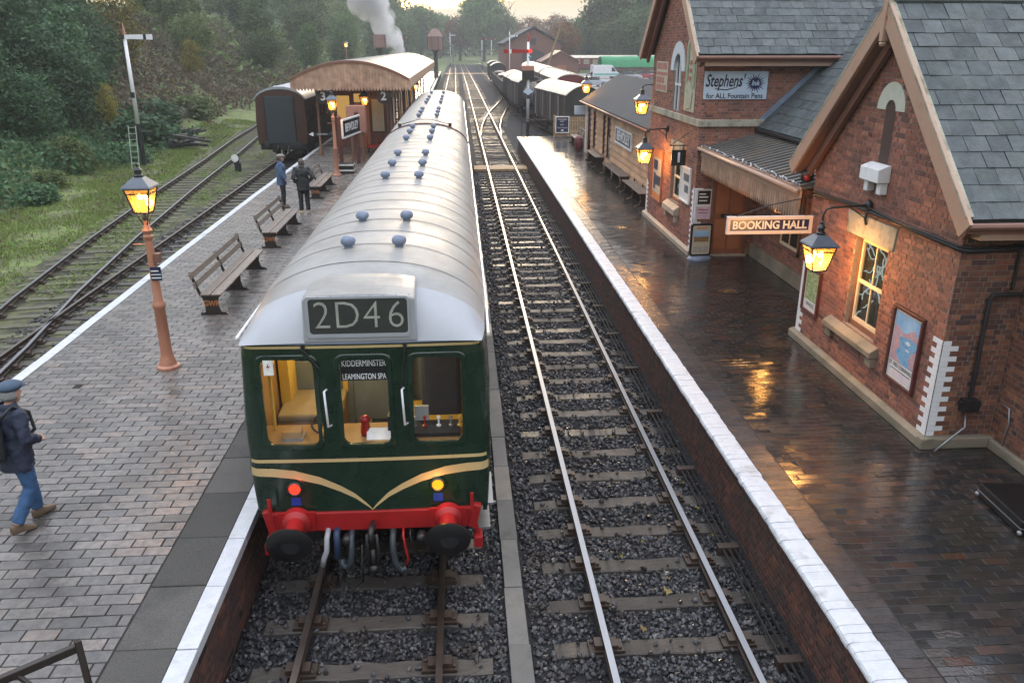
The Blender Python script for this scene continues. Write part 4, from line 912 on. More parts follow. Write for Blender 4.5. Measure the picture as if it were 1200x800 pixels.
def a_spans(v0, v1):
    zc = (v0 + v1) / 2; a, b = gs(zc)
    if b - a < .1: return []
    sp = [(AY1 - b, AY1 - a)]; holes = []
    if 1.70 < zc < 3.24: holes.append((AY1 - 12.62, AY1 - 11.59))
    if 3.22 < zc < 3.6: holes.append((AY1 - 12.98, AY1 - 11.40))
    if 4.45 < zc < 5.25: holes.append((AY1 - AC - .15, AY1 - AC + .15))
    elif 5.25 <= zc < 5.66: w = math.sqrt(max(0, .41 ** 2 - (zc - 5.25) ** 2)); holes.append((AY1 - AC - w, AY1 - AC + w))
    return sub_spans(sp, holes)
brick_face((AX, AY1, 0), (0, -1, 0), (-1, 0, 0), .97, 6.4, a_spans, 'brick', wing, nparts=300, near=(6.5, 10.4, 2.2))
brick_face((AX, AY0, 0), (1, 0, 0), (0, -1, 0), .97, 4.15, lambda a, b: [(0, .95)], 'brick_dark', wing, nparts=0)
# set back wall nearer the camera
w2 = MB().box(7.458, 12, 2, AY0, .8, 4.15).build('side_wall', 'mortar', sb)
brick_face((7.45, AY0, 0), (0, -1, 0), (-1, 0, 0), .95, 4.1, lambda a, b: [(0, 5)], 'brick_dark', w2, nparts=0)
MB().box(7.38, 7.46, 2, AY0 - .1, .8, .95).build('plinth', 'plinth_stone', sb, bevel=.02)
pl = MB().prism([(AX - .1, .8), (AX + .1, .8), (AX + .1, .97), (AX - .02, .97), (AX - .1, .93)], 'y', AY0 - .1, AY1 + .1).build('plinth', 'plinth_stone', sb, bevel=.012)
MB().box(AX - .098, 7.5, AY0 - .098, AY0 + .05, .8, .965).build('plinth', 'plinth_stone', sb, bevel=.02)
# white painted corner bricks
def quoins(parent, x, y, z0, n, dirs, a=.23, b=.12):
    for k in range(n):
        zz = z0 + k * .0752; L = a if k % 2 == 0 else b; L2 = b if k % 2 == 0 else a; e = .006
        mb = MB(); sx, sy = dirs
        mb.box(x - e, x + L2 * sx, *sorted((y - e * sy, y + e * sy * .2)), zz + .003, zz + .074) if sx else None
        mb.box(x - e, x + .002, *sorted((y - e * sy, y + L * sy)), zz + .003, zz + .074); mb.build('painted_quoin', 'white_paint', parent)
quoins(sb, AX, AY0, .97, 19, (1, 1)); quoins(sb, AX, AY1, .97, 18, (0, -1))
# sash window with its stone lintel and sill
def sash(parent, x, y0, y1, z0, z1, depth=.13, bars=1, frame='cream_paint', outer='stone_paint_dark', meet=None):
    w = MB(); xf = x + depth; zm = meet or (z0 + z1) / 2
    for a, b, c, d in ((y0, y0 + .05, z0, z1), (y1 - .05, y1, z0, z1), (y0, y1, z0, z0 + .09), (y0, y1, z1 - .04, z1)): w.box(xf - .05, xf + .06, a, b, c, d)
    wo = w.build('window', outer, parent, bevel=.006)
    f = MB(); i0, i1 = y0 + .05, y1 - .05
    for a, b, c, d in ((i0, i0 + .05, z0 + .09, z1 - .04), (i1 - .05, i1, z0 + .09, z1 - .04), (i0 + .05, i1 - .05, z0 + .09, z0 + .16), (i0 + .05, i1 - .05, z1 - .09, z1 - .04), (i0 + .05, i1 - .05, zm - .03, zm + .03)): f.box(xf - .03, xf + .02, a, b, c, d)
    for k in range(bars): yc = i0 + (i1 - i0) * (k + 1) / (bars + 1); f.box(xf - .025, xf + .015, yc - .014, yc + .014, z0 + .16, zm - .03); f.box(xf - .025, xf + .015, yc - .014, yc + .014, zm + .03, z1 - .09)
    f.build('sash_frame', frame, wo, bevel=.004)
    for c, d in ((z0 + .16, zm - .03), (zm + .03, z1 - .09)):
        ys = [i0 + .05] + [i0 + (i1 - i0) * (k + 1) / (bars + 1) for k in range(bars)] + [i1 - .05]
        for a, b in zip(ys[:-1], ys[1:]): MB().box(xf - .004, xf + .002, a + .015, b - .015, c, d).build('pane', 'glass_dark', wo)
    return wo, xf
wo, xf = sash(sb, AX, 11.59, 12.62, 1.72, 3.24, bars=1, meet=2.5)
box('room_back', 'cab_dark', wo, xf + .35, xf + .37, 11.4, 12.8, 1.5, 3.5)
random.seed(5); strands = MB()
for k in range(22):
    y, z = random.uniform(11.72, 12.5), random.uniform(1.95, 3.1); a = random.uniform(0, 6.28); pts = []
    for j in range(6): pts.append((xf + .016, y, z)); y += .07 * math.cos(a); z += .07 * math.sin(a); a += random.uniform(-.7, .7)
    strands.tube([p for p in pts], .01, 5)
strands.build('window_strands', 'strand_white', wo)  # wavy white emissive strands just behind the panes
MB().prism([(11.44, 3.24), (12.94, 3.24), (12.99, 3.6), (11.40, 3.6)], 'x', AX - .02, AX + .18).build('lintel', 'sandstone', sb, bevel=.012)
MB().prism([(AX - .14, 1.53), (AX + .14, 1.53), (AX + .14, 1.72), (AX - .02, 1.70), (AX - .14, 1.62)], 'y', 11.40, 13.12).build('window_sill', 'plinth_stone', sb, bevel=.012)
MB().box(AX - .09, AX + .01, 11.42, 11.62, 1.36, 1.53).box(AX - .09, AX + .01, 12.9, 13.1, 1.36, 1.53).build('sill_bracket', 'plinth_stone', sb, bevel=.012)
# little arched slot in the gable
ring = MB(); n = 16
o_ = [(AC + .41 * math.cos(math.pi * k / n), 5.25 + .41 * math.sin(math.pi * k / n)) for k in range(n + 1)]; i_ = [(AC + .15 * math.cos(math.pi * k / n), 5.25 + .15 * math.sin(math.pi * k / n)) for k in range(n + 1)]
ring.rings([[(AX - .012, y, z) for y, z in o_], [(AX + .05, y, z) for y, z in o_], [(AX + .05, y, z) for y, z in i_], [(AX - .012, y, z) for y, z in i_], [(AX - .012, y, z) for y, z in o_]], close=False); ring.build('arch_stone', 'sandstone_pale', sb)
MB().prism([(AC - .15, 4.45), (AC + .15, 4.45), (AC + .15, 5.25)] + [(AC + .15 * math.cos(math.pi * k / 8), 5.25 + .15 * math.sin(math.pi * k / 8)) for k in range(1, 8)] + [(AC - .15, 5.25)], 'x', AX + .003, AX + .02).build('slot_shutter', 'maroon_dark', sb)
ss = MB().prism([(AX - .2, 4.2), (AX, 4.2), (AX, 4.46), (AX - .05, 4.46), (AX - .2, 4.40)], 'y', AC - .29, AC + .29).build('slot_sill', 'white_paint', sb, bevel=.01)
for dy in (-.2, .2): MB().box(AX - .12, AX, AC + dy - .06, AC + dy + .06, 4.02, 4.2).build('bracket', 'white_paint', ss, bevel=.01)
# framed posters on the front wall
def poster(parent, x, y0, y1, z0, z1, bands, frame='maroon', nm='poster_board'):
    """framed board on a wall facing -x; bands: (z fraction from, to, material)"""
    t = .05; f = MB()
    for a, b, c, d in ((y0 - t, y1 + t, z0 - t, z0), (y0 - t, y1 + t, z1, z1 + t), (y0 - t, y0, z0, z1), (y1, y1 + t, z0, z1)): f.box(x - .055, x + .002, a, b, c, d)
    fo = f.build(nm, frame, parent, bevel=.006)
    box('paper', 'poster_white', fo, x - .02, x - .012, y0, y1, z0, z1)
    H = z1 - z0; W = y1 - y0
    for k, (u0, u1, v0, v1, m) in enumerate(bands): box('print', m, fo, x - .0225 - .0005 * k, x - .02, y1 - W * u1, y1 - W * u0, z0 + H * v0, z0 + H * v1)
    return fo
def blob(fo, x, y0, y1, z0, z1, poly, m, k):
    W, H = y1 - y0, z1 - z0; MB().prism([(y1 - W * u, z0 + H * v) for u, v in poly], 'x', x - .0245 - .0006 * k, x - .021).build('print', m, fo)
py0, py1, pz0, pz1 = 10.32, 11.04, 1.43, 2.5
p1_ = poster(sb, AX, py0, py1, pz0, pz1, [(.05, .95, .72, .97, 'poster_sky'), (.05, .95, .27, .72, 'poster_sea')])
blob(p1_, AX, py0, py1, pz0, pz1, [(.05, .78), (.25, .74), (.45, .70), (.6, .76), (.78, .82), (.95, .74), (.95, .66), (.6, .68), (.3, .64), (.05, .70)], 'poster_rock', 1)
blob(p1_, AX, py0, py1, pz0, pz1, [(.05, .7), (.28, .62), (.36, .5), (.22, .42), (.3, .34), (.5, .27), (.05, .27)], 'poster_rock', 2)
blob(p1_, AX, py0, py1, pz0, pz1, [(.95, .56), (.8, .5), (.72, .4), (.78, .3), (.95, .27)], 'poster_rock', 3)
blob(p1_, AX, py0, py1, pz0, pz1, [(.5, .6), (.62, .57), (.72, .6), (.6, .63)], 'poster_white', 4); blob(p1_, AX, py0, py1, pz0, pz1, [(.55, .5), (.65, .48), (.7, .5), (.62, .52)], 'poster_white', 5)
text('lettering', 'ST. IVES CORNWALL', .085, 'sign_blue', p1_, (AX - .024, (py0 + py1) / 2, 1.66), '-x', .0005, sx=.82)
for k in range(4): box('small_print', 'poster_pink' if k else 'sign_darkblue', p1_, AX - .0225, AX - .02, py0 + .08, py1 - .08 - .1 * (k % 2), 1.585 - k * .036, 1.597 - k * .036)
qy0, qy1, qz0, qz1 = 13.66, 14.24, 1.5, 2.26
p2_ = poster(sb, AX, qy0, qy1, qz0, qz1, [(.05, .95, .25, .97, 'poster_green')])
text('lettering', 'WALES', .11, 'sign_darkblue', p2_, (AX - .024, (qy0 + qy1) / 2, 1.61), '-x', .0005)
# cables, junction box, pipe
cb = MB().tube([(AX - .04, 14.3, 3.63), (AX - .04, 12.9, 3.70), (AX - .04, AY0 - .02, 3.68), (6.6, AY0 - .05, 3.66), (7.2, AY0 - .05, 3.68), (7.4, AY0 - .05, 3.75)], .035, 8).build('cable_run', 'black_iron', sb, smooth=True)
MB().tube([(AX - .06, 14.3, 3.67), (AX - .06, 12.3, 3.76), (AX - .07, 11.5, 3.73), (AX - .06, AY0 - .03, 3.72), (6.7, AY0 - .07, 3.70), (7.3, AY0 - .07, 3.74)], .018, 6).build('cable', 'black_iron', cb, smooth=True)
MB().tube([(7.28, AY0 - .04, 3.7), (7.28, AY0 - .04, 3.12)], .02, 6).build('cable', 'black_iron', cb)
pp = MB().tube([(7.42, AY0 - .05, 3.06), (7.02, AY0 - .05, 3.06), (6.99, AY0 - .05, 3.0), (7.02, AY0 - .05, 1.5)], .03, 8).box(6.9, 7.13, AY0 - .13, AY0 - .002, 1.38, 1.55).tube([(6.95, AY0 - .06, 1.5), (6.86, AY0 - .06, 1.5)], .03, 8).tube([(7.08, AY0 - .06, 1.46), (7.18, AY0 - .06, 1.46)], .03, 8).build('conduit', 'black_iron', sb, smooth=True, auto=40)
MB().tube([(7.0, AY0 - .03, 1.4), (6.98, AY0 - .12, 1.15), (6.75, AY0 - .16, .98), (6.55, AY0 - .2, .83)], .012, 6).build('loose_cable', 'steel_grey', pp, smooth=True)
MB().tube([(7.43, AY0 - .3, .82), (7.43, AY0 - .35, 1.3), (7.43, AY0 - .3, 1.5), (7.43, AY0 - .1, 1.5)], .012, 6).build('loose_cable', 'steel_grey', pp, smooth=True)
# ---- slated roofs
def slates(parent, O, U, S, N, nu, ns, gu=.30, gs=.262, spans=None, mat='slate', nparts=0, near=None, name='slate', tip=.035):
    """courses of slates: O eave origin, U along the eave, S up the slope"""
    O, U, S, N = (np.array(q, float) for q in (O, U, S, N)); cs, hs = [], []
    for j in range(ns):
        off = (gu / 2 if j % 2 else 0); i = -1
        a0, a1 = spans(j * gs + gs / 2) if spans else (0, nu * gu)
        x = a0 - off
        while x < a1:
            w = gu * random.uniform(.9, 1.1); a, b = max(x, a0), min(x + w, a1)
            if b - a > .06: cs.append(O + U * ((a + b) / 2) + S * (j * gs + gs * .62 + random.gauss(0, .004)) + N * (.014 + abs(random.gauss(0, .002)))); hs.append((round((b - a - .006) / 2, 2), round(gs * .62, 3), .005))
            x += w
    ca, sa = math.cos(tip), math.sin(tip); S2 = S * ca - N * sa; N2 = np.cross(U, S2)
    if N2 @ N < 0: U = -U; N2 = -N2
    blocks(name, 'slating', cs, hs, U, S2, N2, mat, parent, nparts, ch=.002, near=near, tilt=.011)
SL = math.atan(TAN); cS, sS = math.cos(SL), math.sin(SL)
def gable_roof(y0, y1, ze, x0, x1, nparts, near, name, ridge_x1=None, th=.09):
    c = (y0 + y1) / 2; zr = ze + (c - y0) * TAN
    ro = MB(); ro.prism([(y0, ze), (c, zr), (y1, ze), (y1, ze - th), (c, zr - th * 1.3), (y0, ze - th)], 'x', x0 + .05, x1); r = ro.build('roof', 'slate_base', sb)
    L = (c - y0) / cS; n = int(L / .262)
    slates(r, (x0 + .02, y0 - .04, ze - .03), (1, 0, 0), (0, cS, sS), (0, -sS, cS), int((x1 - x0) / .3), n, nparts=nparts, near=near)
    yb = y0
    # barge boards, inner moulding and soffit at the gable end
    for sg, ye in ((1, y0), (-1, y1)):
        a = (x0, ye - sg * .02, ze - .11); b = (x0, c, zr - .08)
        MB().beam((x0, ye - sg * .06, ze - .16), (x0, c, zr - .14 + .0), .05, .27, up=(0, -sg * sS, cS)).build('barge_board', 'stone_paint', sb, bevel=.008)
        MB().beam((x0 + .12, ye + sg * .12, ze - .2), (x0 + .12, c, zr - .32), .2, .04, up=(0, -sg * sS, cS)).build('soffit', 'stone_paint_dark', sb)
        MB().beam((x0 + .2, ye + sg * .2, ze - .28), (x0 + .2, c, zr - .45), .08, .14, up=(0, -sg * sS, cS)).build('barge_moulding', 'stone_paint_dark', sb)
        MB().beam((x0 + .02, ye - sg * .05, ze + .01), (x0 + .02, c, zr + .02), .1, .03, up=(0, -sg * sS, cS)).build('verge_mortar', 'sandstone', sb)
    MB().tube([(x0 + .05, c, zr + .0), (x1, c, zr + .0)], .07, 8).build('ridge_tile', 'slate', sb)
    MB().box(x0 - .05, x0 + .05, c - .05, c + .05, zr - .55, zr + .55).lathe([(.03, zr + .55), (.07, zr + .62), (.01, zr + .9)], (x0, c, 0), 8).lathe([(.04, zr - .62), (.06, zr - .58), (.03, zr - .54)], (x0, c, 0), 8).build('finial', 'stone_paint', sb, bevel=.008)
    # eave fascia and gutter
    MB().box(x0 + .03, x1, y0 - .03, y0 + .0, ze - .2, ze - .07).tube([(x0 + .0, y0 - .09, ze - .1), (x1, y0 - .09, ze - .1)], .045, 8).build('gutter', 'stone_paint_dark', sb)
    MB().box(x0 + .25, x1, y0 + .02, y0 + .45, ze - .3, ze - .2).build('eave_soffit', 'stone_paint', sb)
    return r
ra = gable_roof(9.45, 14.87, 4.17, 6.22, 15, 300, (7.5, 10.3, 5), 'A')
# ---- far wing: front x = 6.2, y 21 .. 26.5, two storeys
BX, BY0, BY1 = 6.2, 21.0, 26.55; BC = (BY0 + BY1) / 2; BE = 5.92; BAP = BE + (BY1 - BY0) / 2 * TAN
wb = MB().prism([(BY0 + .008, .8), (BY1, .8), (BY1, BE), (BC, BAP - .05), (BY0 + .008, BE)], 'x', BX + .2, 13)
for y0, y1, z0, z1 in ((BY0 + .008, BY1, .8, 1.9), (BY0 + .008, 22.55, 1.9, 3.22), (23.55, BY1, 1.9, 3.22), (BY0 + .008, BY1, 3.22, 4.42), (BY0 + .008, 23.13, 4.42, BE), (23.97, BY1, 4.42, BE)): wb.box(BX + .008, BX + .21, y0, y1, z0, z1)
wb.prism([(BY0 + .008, BE), (BY1, BE), (BC, BAP - .05)], 'x', BX + .008, BX + .21)
wb = wb.build('far_wing_wall', 'mortar', sb)
gb = gable_span(BY0, BY1, BC, BE, BAP); ARC = 23.55
def b_spans(v0, v1):
    zc = (v0 + v1) / 2; a, b = gb(zc)
    if b - a < .1: return []
    sp = [(BY1 - b, BY1 - a)]; holes = []
    if 1.88 < zc < 3.24: holes.append((BY1 - 23.55, BY1 - 22.55))
    if 4.2 < zc < 4.38: return []
    if 4.42 < zc < 5.5: holes.append((BY1 - ARC - .42, BY1 - ARC + .42))
    elif 5.5 <= zc < 6.3: w = math.sqrt(max(0, .78 ** 2 - (zc - 5.5) ** 2)); holes.append((BY1 - ARC - w, BY1 - ARC + w))
    return sub_spans(sp, holes)
brick_face((BX, BY1, 0), (0, -1, 0), (-1, 0, 0), .97, 7.6, b_spans, 'brick', wb)
def bs_spans(v0, v1):
    zc = (v0 + v1) / 2
    if 4.2 < zc < 4.38: return []
    return sub_spans([(0, 4)], [(.48, 1.46)] if zc < 3.16 else [])
brick_face((BX, BY0, 0), (1, 0, 0), (0, -1, 0), .97, 5.8, bs_spans, 'brick', wb)
MB().box(BX - .07, BX + .02, BY0 - .07, BY1 + .05, 4.2, 4.38).box(BX + .02, 9, BY0 - .07, BY0 + .02, 4.2, 4.38).build('string_course', 'sandstone', sb, bevel=.015)
MB().prism([(BX - .1, .8), (BX + .1, .8), (BX + .1, .97), (BX - .02, .97), (BX - .1, .93)], 'y', BY0 - .08, BY1 + .1).build('plinth', 'plinth_stone_pale', sb, bevel=.012)
quoins(sb, BX, BY0, .97, 22, (1, 1)); quoins(sb, BX, BY1, .97, 14, (0, -1))
rb = gable_roof(BY0 - .42, BY1 + .42, BE + .07, 5.85, 16, 0, None, 'B')
wo2, xf2 = sash(sb, BX, 22.55, 23.55, 1.9, 3.22, depth=.12, bars=0, meet=2.6, frame='cream_paint', outer='door_brown')
box('room_blind', 'cream_paint', wo2, xf2 + .1, xf2 + .11, 22.5, 23.6, 1.9, 3.2)
MB().box(BX - .03, BX + .1, 22.4, 23.7, 3.24, 3.62).build('lintel', 'sandstone', sb, bevel=.012)
MB().prism([(BX - .16, 1.6), (BX + .1, 1.6), (BX + .1, 1.88), (BX - .02, 1.86), (BX - .16, 1.76)], 'y', 22.4, 23.75).box(BX - .1, BX, 22.45, 22.6, 1.4, 1.6).box(BX - .1, BX, 23.55, 23.7, 1.4, 1.6).build('window_sill', 'plinth_stone_pale', sb, bevel=.012)
# arched upper window
n = 16; o_ = [(ARC + .76 * math.cos(math.pi * k / n), 5.5 + .78 * math.sin(math.pi * k / n)) for k in range(n + 1)]; i_ = [(ARC + .42 * math.cos(math.pi * k / n), 5.5 + .46 * math.sin(math.pi * k / n)) for k in range(n + 1)]
MB().rings([[(BX - .02, y, z) for y, z in o_], [(BX + .1, y, z) for y, z in o_], [(BX + .1, y, z) for y, z in i_], [(BX - .02, y, z) for y, z in i_], [(BX - .02, y, z) for y, z in o_]], close=False).build('arch_stone', 'white_stone', sb)
aw = MB().box(BX + .06, BX + .1, ARC - .42, ARC - .36, 4.42, 5.9).box(BX + .06, BX + .1, ARC + .36, ARC + .42, 4.42, 5.9).box(BX + .05, BX + .1, ARC - .42, ARC + .42, 5.1, 5.16).box(BX + .05, BX + .1, ARC - .03, ARC + .03, 4.42, 5.9).build('arched_window', 'white_paint', sb)
MB().quad(*[(BX + .11, y, z) for y, z in [(ARC - .42, 4.42), (ARC + .42, 4.42)] + i_]).build('pane', 'cab_dark', aw)
# enamel signs
def enamel(name, pts, x, mat, parent, k=0): return MB().prism(pts, 'x', x - .02 - .004 * k, x - .004).build(name, mat, parent, bevel=.004)
es = enamel('enamel_sign', [(24.62, 4.85), (26.05, 4.85), (26.05, 5.72), (24.62, 5.72)], BX, 'enamel_cream', sb)
for r_, (a, b, ws) in enumerate(((5.5, 5.68, (.28, .2, .3, .22)), (5.1, 5.28, (.22, .3, .25)), (4.9, 5.06, (.3, .2, .28, .2)))):
    y = 25.95
    for w in ws: box('letter_block', 'enamel_red', es, BX - .028, BX - .02, y - w, y, a, b); y -= w + .07
box('letter_block', 'enamel_red', es, BX - .027, BX - .02, 24.68, 26.0, 5.33, 5.42)
eg = enamel('enamel_sign', [(21.62, 4.5), (22.62, 4.5), (22.62, 6.22), (22.3, 6.55), (21.62, 5.85)], BX, 'enamel_cream', sb)
for k, (p, m) in enumerate((([(21.68, 5.1), (21.95, 5.1), (21.95, 6.05), (21.68, 5.8)], 'enamel_green'), ([(22.35, 4.9), (22.56, 4.9), (22.56, 6.15), (22.35, 6.3)], 'enamel_green'), ([(21.9, 4.6), (22.4, 4.55), (22.5, 5.1), (22.2, 5.3), (21.8, 5.0)], 'enamel_green2'))): enamel('print', p, BX - .02, m, eg, k)
for z in (5.3, 5.5, 5.7): box('print', 'enamel_red', eg, BX - .045, BX - .02, 22.05, 22.25, z, z + .1)
# poster boards on the far wing
pb = poster(sb, BX, 24.55, 25.75, 1.62, 3.15, [(0, 1, 0, 1, 'poster_orange'), (.08, .92, .12, .82, 'enamel_cream')], 'door_brown')
for a, b, c, d in ((25.1, 25.6, 2.5, 2.8), (24.7, 25.3, 2.05, 2.35), (25.3, 25.55, 1.9, 2.4)): box('print', 'sign_darkblue', pb, BX - .026, BX - .02, a, b, c, d)
pw = poster(sb, BX, 21.45, 22.3, 2.15, 3.02, [(0, 1, 0, 1, 'poster_white')], 'sign_white', 'notice_board')
for y0, y1, z0, z1 in ((21.55, 21.65, 2.68, 2.88), (21.7, 21.78, 2.68, 2.88), (21.83, 21.9, 2.68, 2.88), (21.96, 22.05, 2.68, 2.88), (21.55, 21.63, 2.38, 2.58), (21.68, 21.78, 2.38, 2.58), (21.84, 21.92, 2.38, 2.58)): box('print', 'sign_darkblue', pw, BX - .03, BX - .02, y0, y1, z0, z1)
def board_y(parent, nm, x0, x1, y, z0, z1, base, bands): 
    o = box(nm, base, parent, x0, x1, y - .03, y - .004, z0, z1, .004)
    for k, (u0, u1, v0, v1, m) in enumerate(bands): box('print', m, o, x0 + (x1 - x0) * u0, x0 + (x1 - x0) * u1, y - .032 - .001 * k, y - .03, z0 + (z1 - z0) * v0, z0 + (z1 - z0) * v1)
    return o
board_y(sb, 'notice_board', 6.24, 6.68, BY0, 1.80, 2.6, 'poster_white', [(.12, .9, .5, .95, 'sign_black'), (.06, .94, .02, .42, 'poster_pink'), (.2, .6, .82, .86, 'sign_white'), (.2, .75, .72, .76, 'sign_white'), (.2, .7, .6, .64, 'sign_white'), (.2, .8, .3, .34, 'enamel_red'), (.2, .8, .2, .23, 'enamel_red')])
# the big painted advert on the side wall
ad = box('advert_sign', 'enamel_sky', sb, 6.22, 7.86, BY0 - .035, BY0 - .004, 4.88, 5.56, .004)
text('lettering', "Stephens'", .42, 'sign_black', ad, (6.745, BY0 - .038, 5.32), '-y', .001, sx=.62, shear=.25, bold=.008)
text('lettering', 'for ALL Fountain Pens', .175, 'sign_black', ad, (7.03, BY0 - .038, 4.96), '-y', .001, sx=.93, bold=.003)
sp = MB(); st_ = []
for k in range(40): rr = (.3 if k % 4 == 0 else .25) if k % 2 == 0 else .14; st_.append((7.54 + rr * .95 * math.cos(k * math.pi / 20), 5.27 + rr * .85 * math.sin(k * math.pi / 20)))
sp.prism(st_, 'y', BY0 - .041, BY0 - .036).build('ink_splash', 'sign_blue', ad)
text('lettering', 'Ink', .17, 'enamel_sky', ad, (7.54, BY0 - .043, 5.27), '-y', .001, shear=.2, bold=.004)
MB().tube([(6.5, BY0 - .038, 5.14), (6.8, BY0 - .038, 5.11), (7.05, BY0 - .038, 5.17), (7.2, BY0 - .038, 5.3)], [.008, .014, .012, .004], 5).build('flourish', 'sign_black', ad)
# door in the side wall
DY = BY0 - .055
dr = box('door', 'door_brown', sb, 6.72, 7.62, DY + .03, DY + .06, .8, 3.12)
for a, b, c, d in ((6.80, 7.14, 1.95, 2.95), (7.2, 7.54, 1.95, 2.95), (6.80, 7.14, .98, 1.78), (7.2, 7.54, .98, 1.78)): MB().box(a, b, DY + .012, DY + .031, c, d).build('door_panel', 'door_light', dr, bevel=.012)
box('door_frame', 'stone_paint_dark', dr, 6.66, 6.73, DY - .02, DY + .07, .8, 3.16); box('door_frame', 'stone_paint_dark', dr, 7.61, 7.68, DY - .02, DY + .07, .8, 3.16); box('door_frame', 'stone_paint_dark', dr, 6.66, 7.68, DY - .02, DY + .07, 3.12, 3.2)
pl_ = box('door_plate', 'sign_black', dr, 6.95, 7.4, DY + .018, DY + .031, 1.83, 1.93); text('lettering', 'LADIES', .07, 'sign_white', pl_, (7.17, DY + .016, 1.88), '-y', .001)
box('vent_grille', 'sign_black', dr, 7.3, 7.45, DY + .018, DY + .031, 1.05, 1.2); box('door_step', 'sandstone', dr, 6.6, 7.7, BY0 - .15, BY0 + .1, .79, .84)
# ---- recessed wall under the awning, main roof
w3 = MB().box(7.908, 10, AY1, BY0, .8, 4.2).build('recess_wall', 'mortar', sb)
brick_face((7.9, BY0, 0), (0, -1, 0), (-1, 0, 0), .8, 4.1, lambda a, b: sub_spans([(0, 6.5)], [(1.9, 3.1)] if 1.5 < (a + b) / 2 < 3.1 else []), 'brick', w3)
MB().box(7.8, 7.91, 14.5, 20.9, .8, 1.15).build('plinth', 'plinth_stone', sb, bevel=.02)
wo3, xf3 = sash(sb, 7.9, 17.9, 19.1, 1.5, 3.1, depth=-.012, bars=1)
tb = poster(sb, 7.86, 16.2, 16.75, 1.3, 2.6, [(.1, .9, .1, .62, 'sign_black'), (.1, .9, .68, .92, 'poster_dusk'), (.4, .6, .25, .4, 'sign_white')], 'cream_paint', 'notice_board')
mr = MB(); E0 = (7.75, 4.2); rz = 7.1; mrx = E0[0] + (rz - E0[1]) / TAN
mr.prism([(E0[0], E0[1]), (mrx, rz), (mrx + 3, rz - 3), (mrx + 3, rz - 3.3), (mrx, rz - .3), (E0[0], E0[1] - .08)], 'y', 13.0, 23.2).build('main_roof', 'slate_base', sb)
slates(sb.children[-1] if False else bpy.data.objects['main_roof'], (E0[0] - .04, 21.0, E0[1] - .02), (0, -1, 0), (cS, 0, sS), (-sS, 0, cS), 22, 15, spans=lambda s: (-max(0, (E0[1] + s * sS - 5.9) / TAN) * 1.0, 6.6 + s * .0 - max(0, 0)))
MB().beam((7.72, BY0 - .03, 4.28), (9.45, BY0 - .03, 5.96), .05, .14, up=(0, 0, 1)).build('wall_flashing', 'lead', sb)
MB().beam((9.4, BY0 - .43, 5.95), (10.9, BY0 + 1.2, 7.45), .13, .03, up=(0, -.5, .8)).build('valley_lead', 'lead_bright', sb)
MB().tube([(7.68, 14.4, 4.13), (7.68, 20.95, 4.13)], .05, 8).build('gutter', 'black_iron', sb, smooth=True)
# ---- awning between the wings
CX0, CZ0, CX1, CZ1 = 6.30, 3.70, 7.9, 4.08
aw_ = MB().prism([(CX0, CZ0), (CX1, CZ1), (CX1, CZ1 - .05), (CX0, CZ0 - .05)], 'y', 14.52, 20.97).build('awning', 'metal_canopy', sb)
y = 14.6
while y < 20.95: MB().beam((CX0, y, CZ0 + .012), (CX1, y, CZ1 + .012), .045, .045).build('awning_rib', 'metal_canopy', aw_); y += .265
MB().box(CX0 - .03, CX0 + .02, 14.52, 20.97, CZ0 - .22, CZ0 + .01).build('fascia', 'stone_paint', aw_, bevel=.008)
MB().tube([(CX0 - .09, 14.5, CZ0 - .06), (CX0 - .09, 20.97, CZ0 - .04)], .05, 8).build('gutter', 'stone_paint', aw_, smooth=True)
vb = MB().prism([(0, 0), (.092, 0), (.092, -.34), (.046, -.46), (0, -.34)], 'x', -.016, .016).mesh('valance_board'); vb.materials.append(M['canopy_board'])
y = 14.54
while y < 20.9: o = add_obj('valance_board', vb, aw_, Vector((CX0, y, CZ0 - .2)) - root_org(sb)); y += .125
for y in (14.9, 16.9, 18.9, 20.7): MB().beam((7.85, y, 3.2), (CX0 + .1, y, 3.6), .06, .08).build('awning_bracket', 'stone_paint_dark', aw_)
MB().box(7.8, 7.9, 14.5, 20.97, 3.85, 4.05).build('wall_plate', 'stone_paint_dark', aw_)
fl = place('fairy_lights', 'shiny string of lights along the awning gutter', 'fairy lights', (CX0, 17.7, CZ0 + .05)); random.seed(3)
pts = [(CX0 - .03 + random.uniform(-.03, .03), 14.5 + k * .1, CZ0 + .05 + random.uniform(-.025, .03)) for k in range(64)]
MB().tube(pts, .018, 5).build('wire', 'steel_grey', fl)
for k in range(0, 64, 3): MB().ball(pts[k], .028, 6, 4).build('bulb', 'sign_white' if k % 2 else 'glass_clear', fl)
bell = place('alarm_bell', 'dark alarm bell with red centre under the awning end', 'alarm bell', (6.4, 14.45, 3.9)); MB().lathe([(.13, .04), (.12, -.02), (.07, -.07), (.01, -.08)], (6.42, 14.62, 3.9), 14, 'y').build('gong', 'black_iron', bell, smooth=True); MB().ball((6.38, 14.56, 3.88), .06, 8, 6).build('centre', 'red_paint', bell, smooth=True)

